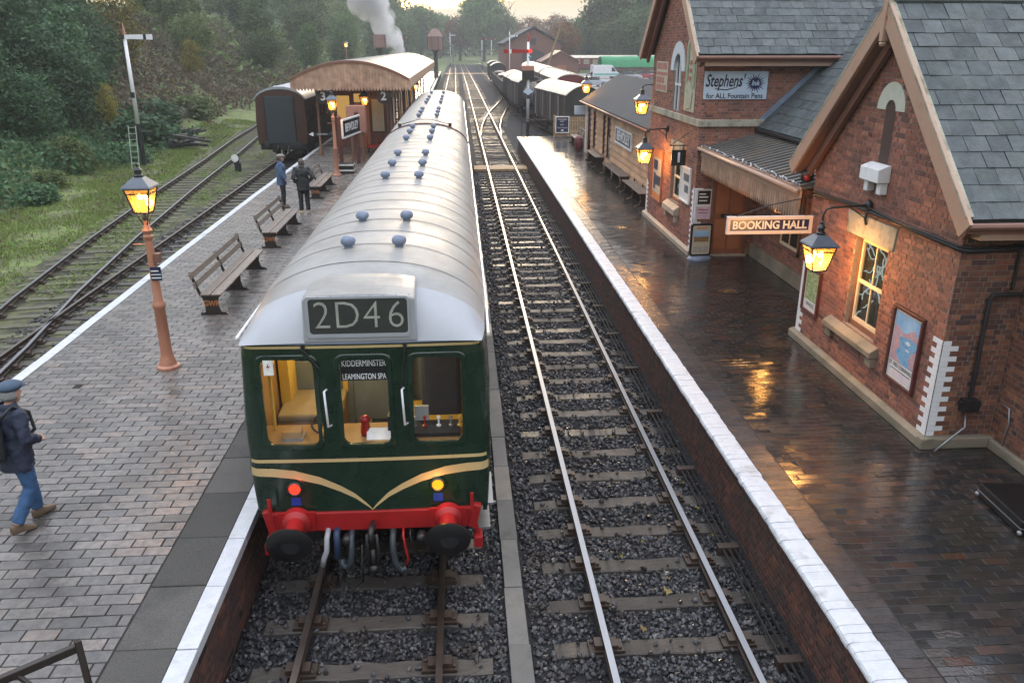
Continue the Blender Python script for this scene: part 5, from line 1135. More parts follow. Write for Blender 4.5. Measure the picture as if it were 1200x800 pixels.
# ================================================================ lanterns
def lantern_parts(t, s=1.0, glow='lamp_glow', power=14, frame='black_iron', roof='lamp_roof', z=0, x=0, y=0):
    """four-sided gas lantern, bottom of the glass at z, modelled in the thing's axes"""
    def P(px, py, pz): return (x + px * s, y + py * s, z + pz * s)
    tb_, bb_, H = .2, .115, .40
    c = [(-1, -1), (1, -1), (1, 1), (-1, 1)]
    f = MB()
    for (a, b) in c: f.beam(P(a * bb_, b * bb_, 0), P(a * tb_, b * tb_, H), .022 * s, .022 * s)
    for k in range(4):
        a, b = c[k], c[(k + 1) % 4]; f.beam(P(a[0] * tb_, a[1] * tb_, H), P(b[0] * tb_, b[1] * tb_, H), .03 * s, .03 * s); f.beam(P(a[0] * bb_, a[1] * bb_, 0), P(b[0] * bb_, b[1] * bb_, 0), .025 * s, .025 * s)
        m0 = [a[i] * (bb_ * .22 + tb_ * .78) for i in (0, 1)]; m1 = [b[i] * (bb_ * .22 + tb_ * .78) for i in (0, 1)]; f.beam(P(*m0, H * .78), P(*m1, H * .78), .014 * s, .014 * s)
    fo = f.build('lantern_frame', frame, t)
    for k in range(4):
        a, b = c[k], c[(k + 1) % 4]; MB().quad(P(a[0] * bb_, a[1] * bb_, .01), P(b[0] * bb_, b[1] * bb_, .01), P(b[0] * tb_, b[1] * tb_, H - .01), P(a[0] * tb_, a[1] * tb_, H - .01)).build('pane', 'lamp_pane', fo)
    r = MB(); rg = []
    for h, w in ((H + .005, .235), (H + .03, .225), (H + .15, .10), (H + .17, .085)): rg.append([P(a * w, b * w, h) for a, b in c])
    r.rings(rg); r.build('lantern_roof', roof, t)
    MB().lathe([(.07 * s, z + (H + .165) * s), (.075 * s, z + (H + .2) * s), (.055 * s, z + (H + .22) * s), (.055 * s, z + (H + .27) * s), (.07 * s, z + (H + .285) * s), (.03 * s, z + (H + .33) * s), (.018 * s, z + (H + .34) * s), (.028 * s, z + (H + .37) * s), (.006 * s, z + (H + .41) * s)], (x, y, 0), 10).build('chimney', frame, t, smooth=True, auto=40)
    m = MB(); [m.ball(P(dx, dy, H * .62), .033 * s, 8, 6, (1, 1, 1.3)) for dx, dy in ((.05, .0), (-.05, .02), (0, -.05))]; m.build('mantle', glow, t, smooth=True)
    d = bpy.data.lights.new('lantern_light', 'POINT'); d.energy = power; d.shadow_soft_size = .08; d.color = (1, .52, .16)
    o = bpy.data.objects.new('lantern_light', d); COL.objects.link(o); o.parent = t; o.location = (x, y, z + H * .42 * s)
def bracket_lantern(label, lx, ly, lz, wx, wz_, s, power, group='wall lanterns'):
    """hung from a swan-neck arm that runs out from the wall at (wx, ly, wz_)"""
    t = thing('wall_lantern', label, 'lantern', (lx, ly, lz), 0, group)
    top = wz_ - lz; dx = wx - lx
    MB().tube([(0, 0, .8 * s), (0, 0, top - .12), (.03, 0, top - .03), (.12, 0, top), (dx - .02, 0, top + .03)], .018, 8).tube([(0, .06, .62), (0, .06, .74), (0, 0, .82), (0, -.06, .74), (0, -.06, .62)], .01, 6).build('arm', 'black_iron', t, smooth=True)
    MB().lathe([(.09, 0), (.08, -.05), (.03, -.08)], (dx - .01, 0, top + .03), 12, 'x').tube([(dx - .03, 0, top - .02), (dx - .05, 0, top - .2), (dx - .02, 0, top - .28)], .02, 6).tube([(dx * .55, 0, top + .01), (dx - .02, 0, top - .2)], .01, 6).build('wall_bracket', 'black_iron', t, smooth=True)
    lantern_parts(t, s, power=power)
    return t
bracket_lantern('lit lantern on a curved arm beside the booking hall sign', 5.74, 12.3, 2.76, 6.48, 3.76, 1.0, 40)
bracket_lantern('lit lantern on an arm by the platform 1 sign', 5.52, 24.2, 2.86, 6.19, 3.83, 1.05, 34)
bracket_lantern('lit lantern high on the near end of the boarded building', 6.12, 27.6, 4.02, 6.62, 4.95, 1.1, 14)
bracket_lantern('far lit lantern at the other end of the boarded building', 6.65, 43.4, 3.85, 6.95, 4.8, 1.15, 14)
bracket_lantern('dark topped lantern glowing under the awning near the recessed window', 6.95, 17.0, 2.75, 7.88, 3.6, .9, 6)
# ---- booking hall sign, hung from an arm over the platform
bh = place('hanging_sign', 'dark blue BOOKING HALL sign in a white frame over the platform', 'sign', (5.65, 14.2, 2.9))
box('panel', 'sign_blue', bh, 4.89, 6.37, 14.18, 14.22, 2.98, 3.19)
MB().box(4.83, 6.43, 14.165, 14.235, 2.92, 2.985).box(4.83, 6.43, 14.165, 14.235, 3.185, 3.25).box(4.83, 4.895, 14.165, 14.235, 2.985, 3.185).box(6.365, 6.43, 14.165, 14.235, 2.985, 3.185).build('frame', 'sign_frame', bh, bevel=.008)
text('lettering', 'BOOKING HALL', .205, 'sign_letter', bh, (5.63, 14.174, 3.083), '-y', .002, sx=.93, bold=.006)
MB().tube([(6.3, 14.2, 3.25), (6.3, 14.2, 3.6), (6.48, 14.25, 3.66)], .014, 6).tube([(5.0, 14.2, 3.25), (5.6, 14.2, 3.45), (6.46, 14.25, 3.6)], .01, 6).build('hanger', 'black_iron', bh)
# ---- platform number sign
ps = place('platform_number_sign', 'small black sign with white 1 hung from a wall bracket', 'sign', (5.97, 22, 3.1))
box('panel', 'sign_black', ps, 5.77, 6.17, 21.97, 22.03, 3.08, 3.5, .006); text('number', '1', .36, 'sign_white', ps, (5.97, 21.965, 3.29), '-y', .002, bold=.012)
MB().tube([(5.72, 22, 3.62), (6.2, 22, 3.62)], .015, 6).tube([(5.72, 22, 3.62), (6.2, 22, 3.95)], .012, 6).tube([(5.82, 22, 3.5), (5.82, 22, 3.62)], .01, 6).tube([(6.1, 22, 3.5), (6.1, 22, 3.62)], .01, 6).build('bracket', 'black_iron', ps)
# ---- pavement board by the door
ab = thing('pavement_sign', 'free standing poster board with curved black base by the brown door', 'sign board', (6.33, 20.55, PZ), R(4))
MB().rings([[(.33 * math.cos(a) * k, .2 * math.sin(a) * k, z) for a in np.linspace(0, 2 * math.pi, 25)[:-1]] for k, z in ((1, 0), (1, .05), (.85, .09), (.3, .11))]).build('base', 'vent_grey', ab, smooth=True, auto=40)
MB().rings([[(x, -.035, z + .11) for x, z in rrect(-.29, .29, 0, .86, .06)], [(x, .035, z + .11) for x, z in rrect(-.29, .29, 0, .86, .06)]]).build('frame', 'black_rubber', ab)
MB().quad(*[(x, -.038, z + .11) for x, z in rrect(-.245, .245, .045, .815, .04)]).build('poster', 'enamel_cream', ab)
for x0, x1, z0, z1, m in ((-.2, .2, .38, .62, 'poster_dusk'), (-.2, .2, .52, .68, 'poster_sky'), (-.2, -.08, .1, .26, 'digit_white'), (-.06, .06, .1, .26, 'digit_white'), (.08, .2, .1, .26, 'digit_white'), (-.14, .14, .73, .76, 'poster_orange')): MB().box(x0, x1, -.041 - (.001 if m == 'poster_sky' else 0), -.038, z0 + .11, z1 + .11).build('print', m, ab)
# ---- black case at the right edge of the platform
bc = thing('equipment_case', 'long black flat case lying on the paving at the right', 'case', (6.62, 8.02, PZ), R(-3))
MB().box(-.2, .8, -.45, .45, .02, .2).build('body', 'black_rubber', bc, bevel=.02); MB().box(-.205, .8, -.452, .452, .1, .112).build('trim', 'steel_grey', bc); MB().ball((-.2, -.44, .05), .03, 8, 6).ball((-.2, .44, .05), .03, 8, 6).build('corner', 'steel_grey', bc)

# ================================================================ boarded timber building
tbld = place('boarded_waiting_room', 'cream boarded timber building with dark felt roof and station name board', 'building', (8, 35, PZ))
TX, TY0, TY1, TZ = 6.8, 28.2, 43.5, 3.55
MB().box(TX + .02, 11, TY0 + .02, TY1, .8, TZ).build('wall', 'stone_paint_dark', tbld)
def tb_spans(z):
    sp = [(TY0, TY1)]
    if 1.3 < z < 3.2: sp = sub_spans(sp, [(36.6, 37.5), (37.9, 38.6), (40.6, 41.4)])
    if z < 3.2: sp = sub_spans(sp, [(42.2, 43.2)])
    return sp
z = .8
while z < TZ - .05:
    for a, b in tb_spans(z + .08): MB().prism([(TX - .01, z + .245), (TX + .02, z + .245), (TX + .02, z), (TX - .06, z)], 'y', a, b).build('weatherboard', 'clapboard', tbld)
    MB().prism([(TY0 - .01, z + .245), (TY0 + .02, z + .245), (TY0 + .02, z), (TY0 - .06, z)], 'x', TX, 10.8).build('weatherboard', 'clapboard_lamplit', tbld)  # end boards coloured orange for the lantern light falling on them
    z += .27  # leaves a dark gap standing in for the shadow line under each board
box('corner_post', 'stone_paint', tbld, TX - .04, TX + .08, TY0 - .04, TY0 + .08, .8, TZ)
for a, b, c, m in ((36.6, 37.5, 1.3, 'maroon'), (37.9, 38.6, 1.3, 'maroon'), (40.6, 41.4, 1.3, 'maroon'), (42.2, 43.2, .8, 'maroon')):
    fr = MB().box(TX - .03, TX + .03, a, a + .07, c, 3.2).box(TX - .03, TX + .03, b - .07, b, c, 3.2).box(TX - .03, TX + .03, a, b, 3.12, 3.2).box(TX - .03, TX + .03, a, b, c, c + .08).build('window' if c > 1 else 'door', m, tbld); box('pane', 'glass_dark', fr, TX + .002, TX + .008, a + .07, b - .07, c + .08, 3.12)
for k in range(9): box('roof_truss_block', 'stone_paint_dark', tbld, TX - .06, TX + .02, 29 + k * 1.7, 29.12 + k * 1.7, 3.35, 3.5)
MB().prism([(6.45, 3.5), (8.4, 4.78), (10.4, 3.5), (10.4, 3.4), (8.4, 4.66), (6.45, 3.4)], 'y', TY0 - .35, TY1 + .3).build('roof', 'felt_roof', tbld)
MB().tube([(6.4, TY0 - .35, 3.42), (6.4, TY1 + .3, 3.42)], .05, 8).build('gutter', 'stone_paint_dark', tbld, smooth=True)
for k in range(0): MB().beam((6.45, TY0 - .2 + k * 1.4, 3.515), (8.4, TY0 - .2 + k * 1.4, 4.795), .05, .03).build('felt_seam', 'felt_roof', tbld)
nb = place('station_name_board', 'BEWDLEY name board in a white frame on the boarded wall', 'sign', (TX - .1, 33.4, 2.3))
box('panel', 'sign_darkblue', nb, TX - .09, TX - .05, 31.85, 35.1, 2.33, 2.87); MB().box(TX - .11, TX - .04, 31.75, 31.87, 2.25, 2.95).box(TX - .11, TX - .04, 35.08, 35.2, 2.25, 2.95).box(TX - .11, TX - .04, 31.87, 35.08, 2.25, 2.34).box(TX - .11, TX - .04, 31.87, 35.08, 2.86, 2.95).build('frame', 'sign_white', nb, bevel=.01)
text('lettering', 'BEWDLEY', .55, 'sign_white', nb, (TX - .093, 33.48, 2.6), '-x', .002, sx=1.12, bold=.02)
# ================================================================ lamp posts on the island platform
def lamp_post(label, loc, h, s, power):
    t = thing('lamp_post', label, 'lamp post', loc, 0, 'platform lamp posts')
    prof = [(.2, 0), (.2, .04), (.15, .07), (.13, .16), (.115, .2), (.105, .24), (.1, .3), (.092, 1.1), (.105, 1.12), (.115, 1.16), (.1, 1.2), (.075, 1.25), (.06, h - .35), (.075, h - .33), (.08, h - .28), (.06, h - .25), (.085, h - .18), (.05, h - .12), (.04, h - .02)]
    MB().lathe(prof, (0, 0, 0), 14).build('column', 'lamp_salmon', t, smooth=True, auto=35)
    MB().tube([(-.26, 0, h - .42), (.06, 0, h - .42)], .012, 6).build('ladder_bar', 'lamp_salmon', t)
    MB().lathe([(.03, h - .1), (.035, h + .0), (.02, h + .1)], (0, 0, 0), 8).tube([(-.1, -.1, h + .12), (-.03, -.03, h - .08)], .01, 5).tube([(.1, -.1, h + .12), (.03, -.03, h - .08)], .01, 5).tube([(.1, .1, h + .12), (.03, .03, h - .08)], .01, 5).tube([(-.1, .1, h + .12), (-.03, .03, h - .08)], .01, 5).build('lantern_cradle', 'black_iron', t)
    lantern_parts(t, s, power=power, z=h + .13)
    return t
lp1 = lamp_post('near lit lamp post with salmon column and small blue plate', (-5.25, 13.6, PZ), 2.65, 1.0, 12)
pz = MB().box(-.02, .16, -.1, -.085, 1.62, 1.86).build('notice_plate', 'sign_darkblue', lp1, bevel=.004); MB().box(-.01, .15, -.102, -.1, 1.66, 1.68).box(-.01, .15, -.102, -.1, 1.72, 1.735).box(-.01, .12, -.102, -.1, 1.78, 1.8).build('print', 'sign_white', pz)
MB().box(.06, .16, -.07, .05, 1.92, 2.08).build('speaker_box', 'stone_paint_dark', lp1, bevel=.01)
lp2 = lamp_post('farther lit lamp post beside the platform name board', (-5.42, 36.2, PZ), 2.65, 1.05, 14)
ws = MB().prism([(-1.05, 1.78), (-.9, 1.86), (-.9, 1.82), (-.1, 1.82), (-.1, 1.72), (-.9, 1.72), (-.9, 1.70)], 'y', -.06, -.04).build('direction_arm', 'sign_black', lp2)
text('lettering', 'WAY OUT', .095, 'sign_white', ws, (-.5, -.063, 1.77), '-y', .001); MB().prism([(-1.08, 1.775), (-.88, 1.87), (-.88, 1.69)], 'y', -.065, -.06).build('arrow', 'sign_white', ws)
# ================================================================ platform benches
def bench(label, loc, L, rz, group='station benches', wood='bench_wood'):
    """long slatted bench; local +x is the way the sitter faces, length along y from 0 to L"""
    t = thing('bench', label, 'bench', loc, rz, group)
    for k in range(2): MB().box(.02 + k * .225, .225 + k * .225, -.12, L + .12, .445, .48).build('seat_slat', wood, t, bevel=.008)
    for k in range(2): MB().obox((-.075 - k * .055, L / 2, .66 + k * .2), (.03, L + .24, .125), (0, R(-14), 0)).build('back_slat', wood, t, bevel=.008)
    for j, y in enumerate((.0, L / 2, L)):
        e = MB().prism([(-.02, .44), (.4, .44), (.4, .40), (.36, .36), (.34, .22), (.38, .08), (.47, .03), (.47, 0), (.02, 0), (.02, .03), (.06, .06), (.07, .24), (.02, .38)], 'y', y - .02, y + .02)
        e.beam((0, y, .42), (-.165, y, .93), .05, .05); eo = e.build('bench_end', 'bench_iron', t, bevel=.006)
        MB().prism([(-.04, 0), (.1, 0), (.04, .05), (-.04, .05)], 'y', y - .025, y + .025).prism([(.38, 0), (.54, 0), (.48, .05), (.38, .05)], 'y', y - .025, y + .025).build('foot', 'bench_iron', eo)
        if j == 0: text('lettering', 'GWR', .17, 'bench_letter', eo, (.21, y - .022, .25), '-y', .002, sx=.8, bold=.004)
    return t
bench('nearest slatted bench on the island platform, behind the lamp post', (-5.52, 16.6, PZ), 3.7, 0)
bench('second slatted bench on the island platform, before the two standing men', (-5.6, 22.6, PZ), 3.2, 0)
bench('third slatted bench on the island platform, beyond the two standing men', (-5.62, 30.4, PZ), 3.2, 0)
bench('bench between the white quoined corner and the boarded wall', (6.72, 31.0, PZ), 2.9, math.pi)
bench('bench under the station name board on the boarded wall', (6.78, 35.9, PZ), 3.8, math.pi)
bench('bench left of the name board, under the maroon window frames', (6.78, 40.6, PZ), 2.6, math.pi)
bench('farthest bench on the right platform, beside the picket fence', (6.95, 48.2, PZ), 2.0, math.pi)
# dark steel rail in the near left corner
hr = place('footbridge_handrail', 'dark brown steel rail with a post at the bottom left corner', 'handrail', (-2.95, 5.0, PZ))
MB().beam((-4.2, 4.62, 1.62), (-3.02, 5.22, 1.80), .05, .07).build('top_rail', 'bench_iron', hr, bevel=.008); MB().beam((-3.03, 5.22, 1.86), (-2.86, 4.98, .82), .05, .06).build('post', 'bench_iron', hr, bevel=.008); MB().beam((-3.4, 5.02, 1.72), (-3.0, 4.9, 1.4), .03, .04).build('brace', 'bench_iron', hr, bevel=.006)
# ================================================================ people
def remesh(o, vox, it=6):
    m = o.modifiers.new('remesh', 'REMESH'); m.mode = 'VOXEL'; m.voxel_size = vox; m.use_smooth_shade = True
    s = o.modifiers.new('smooth', 'SMOOTH'); s.iterations = it; s.factor = .5
def ell(c, rx, ry, n=16, tilt=0): return [(c[0] + rx * math.cos(a), c[1] + ry * math.sin(a), c[2] + tilt * math.sin(a)) for a in np.linspace(0, 2 * math.pi, n + 1)[:-1]]
def hand(mb, w, d, side, curl=.6):
    """palm and five fingers at wrist w, pointing along d"""
    w = Vector(w); d = Vector(d).normalized(); s = d.cross(Vector((0, 1, 0))).normalized(); p = s.cross(d)
    pc = w + d * .05; mb.rings([[tuple(w + d * t + s * (a * hw) + p * (b * .014)) for a, b in ((-1, -1), (1, -1), (1, 1), (-1, 1))] for t, hw in ((-.01, .026), (.04, .038), (.09, .042))])
    for k, (o, L) in enumerate(((-.031, .065), (-.011, .078), (.01, .074), (.03, .058))):
        b = w + d * .085 + s * o; m1 = b + d * L * .5 - p * L * .2 * curl; m2 = m1 + d * L * .3 - p * L * .4 * curl; mb.tube([b, m1, m2], [.0095, .009, .0075], 6)
    tb = w + d * .03 + s * .036 * side; mb.tube([tb, tb + d * .03 + s * .025 * side - p * .01, tb + d * .06 + s * .02 * side - p * .03], [.012, .011, .009], 6)
def person(label, loc, rz, H, J, mats, cap=None, pack=False, coat_len=.8, lean=0):
    """J: joint positions for a 1.75 m figure facing +y"""
    t = thing('person', label, 'person', loc, rz); t.scale = (H / 1.75,) * 3
    hd = Vector(J['head']); nk = Vector(J['neck']); pv = Vector(J['pelvis'])
    b = MB()
    b.ball(hd, .1, 14, 10, (.82, 1.0, 1.2)); b.ball(hd + Vector((0, .03, -.07)), .062, 10, 8, (.9, 1.0, .9)); b.ball(hd + Vector((0, .108, -.02)), .017, 8, 6, (.8, 1, 1.3)); b.ball(hd + Vector((0, .088, -.065)), .024, 8, 6, (1.1, .6, .4))
    for s in (-1, 1): b.ball(hd + Vector((s * .084, -.005, -.01)), .026, 8, 6, (.4, .8, 1.2)); b.ball(hd + Vector((s * .033, .082, .012)), .016, 8, 6, (1.1, .6, .7))
    b.tube([nk - Vector((0, .01, .06)), nk, hd - Vector((0, .01, .07))], [.07, .056, .052], 10)
    b.rings([ell(pv + Vector((0, 0, -.08)), .14, .1), ell(pv + (nk - pv) * .3, .135, .095), ell(pv + (nk - pv) * .75, .16, .105), ell(nk - Vector((0, 0, .04)), .1, .07)])
    for s, k in ((-1, 'L'), (1, 'R')):
        sh, el, wr = (Vector(J[q + k]) for q in ('sh', 'el', 'wr')); b.tube([sh, sh.lerp(el, .5), el, el.lerp(wr, .35), wr], [.05, .047, .038, .04, .026], 10); hand(b, wr, wr - el, -s)
        hp, kn, an = (Vector(J[q + k]) for q in ('hip', 'kn', 'an')); b.tube([hp, hp.lerp(kn, .4), kn, kn.lerp(an, .3), an], [.085, .078, .055, .056, .038], 10)
    bo = b.build('body', mats['skin'], t); remesh(bo, .0075, 4)
    # trousers
    b = MB(); b.rings([ell(pv + Vector((0, 0, -.13)), .13, .11), ell(pv + Vector((0, 0, -.03)), .165, .125), ell(pv + Vector((0, 0, .1)), .155, .115)])
    for k in 'LR':
        hp, kn, an = (Vector(J[q + k]) for q in ('hip', 'kn', 'an')); b.tube([hp, hp.lerp(kn, .4), kn, kn.lerp(an, .4), an.lerp(kn, .05)], [.105, .098, .078, .074, .072], 12)
    to = b.build('trousers', mats['legs'], t); remesh(to, .014, 5); d_ = to.modifiers.new('folds', 'DISPLACE'); tx = bpy.data.textures.new('creases', 'CLOUDS'); tx.noise_scale = .07; d_.texture = tx; d_.strength = .022; d_.mid_level = .5
    for k in 'LR':
        an = Vector(J['an' + k]); ft = Vector(J['ft' + k]); f = (ft - an); f.z = 0; f.normalize(); sd = Vector((f.y, -f.x, 0)); z0 = min(an.z - .085, ft.z - .03)
        b = MB(); rg = []
        for d, w, h, zz in ((-.075, .03, .09, 0), (-.05, .043, .11, 0), (.03, .042, .1, 0), (.1, .048, .065, 0), (.17, .045, .05, 0), (.205, .025, .035, 0)):
            c = Vector((an.x, an.y, 0)) + f * d; zb = an.z - .085 + (ft.z - an.z + .055) * max(0, d) / .2; rg.append([tuple(c + sd * (w * a)) [:2] + (zb + h * q,) for a, q in ((-1, 0), (1, 0), (1.0, .5), (.6, 1), (-.6, 1), (-1, .5))])
        so = b.rings(rg).build('shoe', mats['shoe'], t, smooth=True, bevel=.008)
    # coat
    b = MB(); up = nk - pv; hem = pv + Vector((0, -.01, .1 - (coat_len - .55)))
    b.rings([ell(hem, .21, .165), ell(pv + Vector((0, 0, .05)), .205, .16), ell(pv + up * .38, .19, .15), ell(pv + up * .68, .215, .16), ell(pv + up * .86, .2, .14), ell(nk - Vector((0, 0, .02)), .095, .085), ell(nk + Vector((0, -.005, .03)), .08, .078)])
    for s, k in ((-1, 'L'), (1, 'R')):
        sh, el, wr = (Vector(J[q + k]) for q in ('sh', 'el', 'wr')); b.ball(sh, .085, 10, 8); b.tube([sh, sh.lerp(el, .5), el, el.lerp(wr, .5), wr.lerp(el, .06)], [.082, .075, .068, .062, .052], 12)
    co = b.build('coat', mats['coat'], t); remesh(co, .016, 5)
    d_ = co.modifiers.new('folds', 'DISPLACE'); tx = bpy.data.textures.new('folds', 'CLOUDS'); tx.noise_scale = .1; d_.texture = tx; d_.strength = .05; d_.mid_level = .5
    MB().rings([ell(nk + Vector((0, -.005, -.01)), .098, .09), ell(nk + Vector((0, -.012, .055)), .088, .086), ell(nk + Vector((0, -.012, .05)), .074, .07)], cap=False).build('collar', mats['coat'], co, smooth=True)
    # hair and cap
    hr_ = MB(); hr_.rings([[tuple(hd + Vector((r * .092 * math.cos(a), r * .108 * math.sin(a) - .012, z))) for a in np.linspace(math.pi * .95, math.pi * 2.05, 13)] for z, r in ((-.06, .93), (-.02, 1.0), (.03, 1.02), (.075, .93), (.11, .66), (.128, .2))], close=False); h_ = hr_.build('hair', mats['hair'], t, smooth=True); sm = h_.modifiers.new('solid', 'SOLIDIFY'); sm.thickness = .007
    if cap:
        c = MB(); c.rings([ell(hd + Vector((0, .0, .045)), .1, .115), ell(hd + Vector((0, .0, .075)), .118, .135), ell(hd + Vector((0, .0, .105)), .11, .13), ell(hd + Vector((0, -.005, .135)), .06, .085), ell(hd + Vector((0, -.005, .14)), .01, .012)]); c_ = c.build('cap', cap, t, smooth=True)
        pk = MB(); pk.rings([[tuple(hd + Vector((.085 * math.cos(a), .085 + .085 * math.sin(a), .055 + dz))) for a in np.linspace(0, math.pi, 10)] for dz in (0, .012)]); pk.build('peak', cap, c_, smooth=True)
    else:
        tp = MB(); tp.ball(hd + Vector((0, -.012, .035)), .1, 12, 8, (.98, 1.1, .98)); tp.build('hair', mats['hair'], t, smooth=True)
    if pack:
        p = MB(); mid = pv + up * .5
        p.rings([ell(mid + Vector((0, -.24, -.27)), .14, .075), ell(mid + Vector((0, -.26, -.2)), .17, .11), ell(mid + Vector((0, -.25, .08)), .17, .11), ell(mid + Vector((0, -.22, .22)), .12, .08), ell(mid + Vector((0, -.2, .25)), .05, .04)]); pk = p.build('backpack', 'pack_black', t, smooth=True)
        MB().rings([ell(mid + Vector((0, -.34, -.18)), .11, .05), ell(mid + Vector((0, -.35, -.1)), .125, .06), ell(mid + Vector((0, -.34, .02)), .11, .05)]).build('pocket', 'pack_black', pk, smooth=True); MB().obox(tuple(mid + Vector((-.02, -.40, -.02))), (.07, .012, .03)).build('badge', 'sign_white', pk)
        for s in (-1, 1): MB().tube([mid + Vector((s * .11, -.16, .2)), mid + Vector((s * .12, -.02, .3)), mid + Vector((s * .12, .15, .17)), mid + Vector((s * .13, .17, -.05)), mid + Vector((s * .15, -.1, -.2))], .02, 6).build('strap', 'pack_black', pk, smooth=True)
    return t
walk = dict(pelvis=(0, 0, .96), neck=(0, .05, 1.48), head=(0, .1, 1.62), shL=(-.19, .03, 1.42), shR=(.19, .03, 1.42), elL=(-.25, -.12, 1.16), wrL=(-.25, .02, .95), elR=(.28, -.02, 1.16), wrR=(.16, .2, 1.06),
            hipL=(-.09, 0, .9), hipR=(.09, 0, .9), knL=(-.1, .14, .52), anL=(-.1, .16, .09), ftL=(-.1, .34, .04), knR=(.1, .02, .5), anR=(.1, -.22, .14), ftR=(.1, -.06, .03))
stand = dict(pelvis=(0, 0, .96), neck=(0, -.0, 1.49), head=(0, .03, 1.635), shL=(-.19, 0, 1.43), shR=(.19, 0, 1.43), elL=(-.26, -.03, 1.15), wrL=(-.23, .1, .96), elR=(.26, -.03, 1.15), wrR=(.23, .1, .96),
             hipL=(-.09, 0, .9), hipR=(.09, 0, .9), knL=(-.1, .02, .5), anL=(-.11, -.02, .09), ftL=(-.13, .16, .04), knR=(.1, .02, .5), anR=(.11, -.02, .09), ftR=(.13, .16, .04))
pockets = dict(stand); pockets.update(elL=(-.3, -.12, 1.17), wrL=(-.2, .08, 1.0), elR=(.32, -.12, 1.17), wrR=(.2, .08, 1.02), head=(0, .05, 1.63))
person('man walking with flat cap, navy jacket, black backpack and blue jeans', (-5.2, 8.6, PZ), R(-30), 1.80, walk, dict(skin='skin', legs='jeans', shoe='shoe_brown', coat='coat_navy', hair='hair_grey'), cap='cap_blue', pack=True, coat_len=.86)
person('man standing in blue jacket and flat cap beside the white edge line', (-6.25, 28.8, PZ), R(-75), 1.82, stand, dict(skin='skin', legs='trouser_black', shoe='shoe_brown', coat='coat_blue', hair='hair'), cap='cap_grey', coat_len=.85)
person('man standing with back turned in dark coat near the bench', (-5.3, 27.6, PZ), R(12), 1.82, pockets, dict(skin='skin', legs='trouser_black', shoe='sole_tan', coat='coat_dark', hair='hair'), coat_len=.85)

# ================================================================ island platform canopy and rooms
cn = place('platform_canopy', 'wide curved platform canopy with salmon boarded end over the island platform', 'canopy', (-5.3, 42, PZ))
CYA, CYB, CXL, CXR = 42.0, 88.0, -8.25, -2.42
def arc_z(x): s = (x - (CXL + CXR) / 2) / ((CXR - CXL) / 2); return 4.66 + .84 * (1 - s * s)
xs = np.linspace(CXL, CXR, 25)
MB().rings([[(x, y, arc_z(x)) for x in xs] + [(x, y, arc_z(x) - .07) for x in xs[::-1]] for y in np.linspace(CYA - .1, CYB, 12)]).build('canopy_roof', 'canopy_roof', cn, smooth=True, auto=40)
for k in range(1, 12): y = CYA + k * 3.85; MB().rings([[(x, y - .02, arc_z(x) + .003) for x in xs], [(x, y, arc_z(x) + .02) for x in xs], [(x, y + .02, arc_z(x) + .003) for x in xs]], close=False).build('roof_seam', 'canopy_roof', cn)
MB().rings([[(x, CYA - .14, arc_z(x) - .0), (x, CYA - .14, arc_z(x) - .12), (x, CYA - .04, arc_z(x) - .12), (x, CYA - .04, arc_z(x) + .012)] for x in xs]).build('edge_moulding', 'stone_paint_dark', cn)
x = CXL + .02; w = .155
while x < CXR - .05:
    z1 = arc_z(x + w / 2) - .09; MB().prism([(x, z1), (x + w - .008, z1), (x + w - .008, 4.2), (x + w / 2 + .03, 4.08), (x + w / 2 - .03, 4.08), (x, 4.2)], 'y', CYA - .09, CYA - .06).build('valance_board', 'canopy_board', cn); x += w
for sx in (CXL, CXR):
    y = CYA + .05; mbv = MB().prism([(0, 0), (.29, 0), (.29, -.44), (.145, -.54), (0, -.44)], 'x', -.015, .015).mesh('valance_board'); mbv.materials.append(M['canopy_board'])
    while y < CYB - .3: add_obj('valance_board', mbv, cn, Vector((sx, y, 4.66)) - root_org(cn)); y += .3
for y in (43.2, 49, 55, 61, 67, 73, 79, 85):
    for xx in (-7.2, -3.5):
        MB().lathe([(.12, .8), (.12, 1.0), (.07, 1.1), (.06, 3.9), (.1, 4.0), (.1, 4.1)], (xx, y, 0), 10).build('canopy_column', 'stone_paint_dark', cn, smooth=True, auto=40)
    MB().box(-8.1, -2.55, y - .06, y + .06, 4.12, 4.3).build('canopy_beam', 'stone_paint_dark', cn)
rm = place('platform_room', 'brick and timber waiting room under the island canopy', 'building', (-5.4, 47, PZ))
MB().box(-6.9, -4.0, 46.5, 78, .8, 4.3).build('wall', 'brick_panel', rm)
for x0, x1, z0, z1, m in ((-6.7, -6.0, 1.7, 3.6, 'room_glow'), (-5.75, -4.95, .82, 3.2, 'door_light'), (-4.8, -4.15, 1.7, 3.4, 'enamel_cream'), (-5.75, -4.95, 3.25, 3.7, 'room_glow')):
    f = MB().box(x0 - .06, x1 + .06, 46.44, 46.5, z0 - .06, z1 + .06).build('window' if 'glow' in m else 'panel', 'maroon', rm); box('pane', m, f, x0, x1, 46.425, 46.44, z0, z1)
k = 0
for y in np.arange(48, 77, 2.4):
    f = box('window' if k % 3 else 'door', 'maroon', rm, -4.0, -3.95, y, y + 1.3, 1.6 if k % 3 else .8, 3.3); box('pane', ('room_glow', 'enamel_cream', 'glass_dark')[k % 3], f, -3.95, -3.935, y + .1, y + 1.2, 1.75, 3.2); k += 1
def hang_lantern(label, x, y, z, s, power):
    t = thing('hanging_lantern', label, 'lantern', (x, y, z), 0, 'lanterns under the canopy'); MB().tube([(0, 0, .78 * s), (0, 0, 4.15 - z)], .012, 6).build('rod', 'black_iron', t); lantern_parts(t, s, power=power); return t
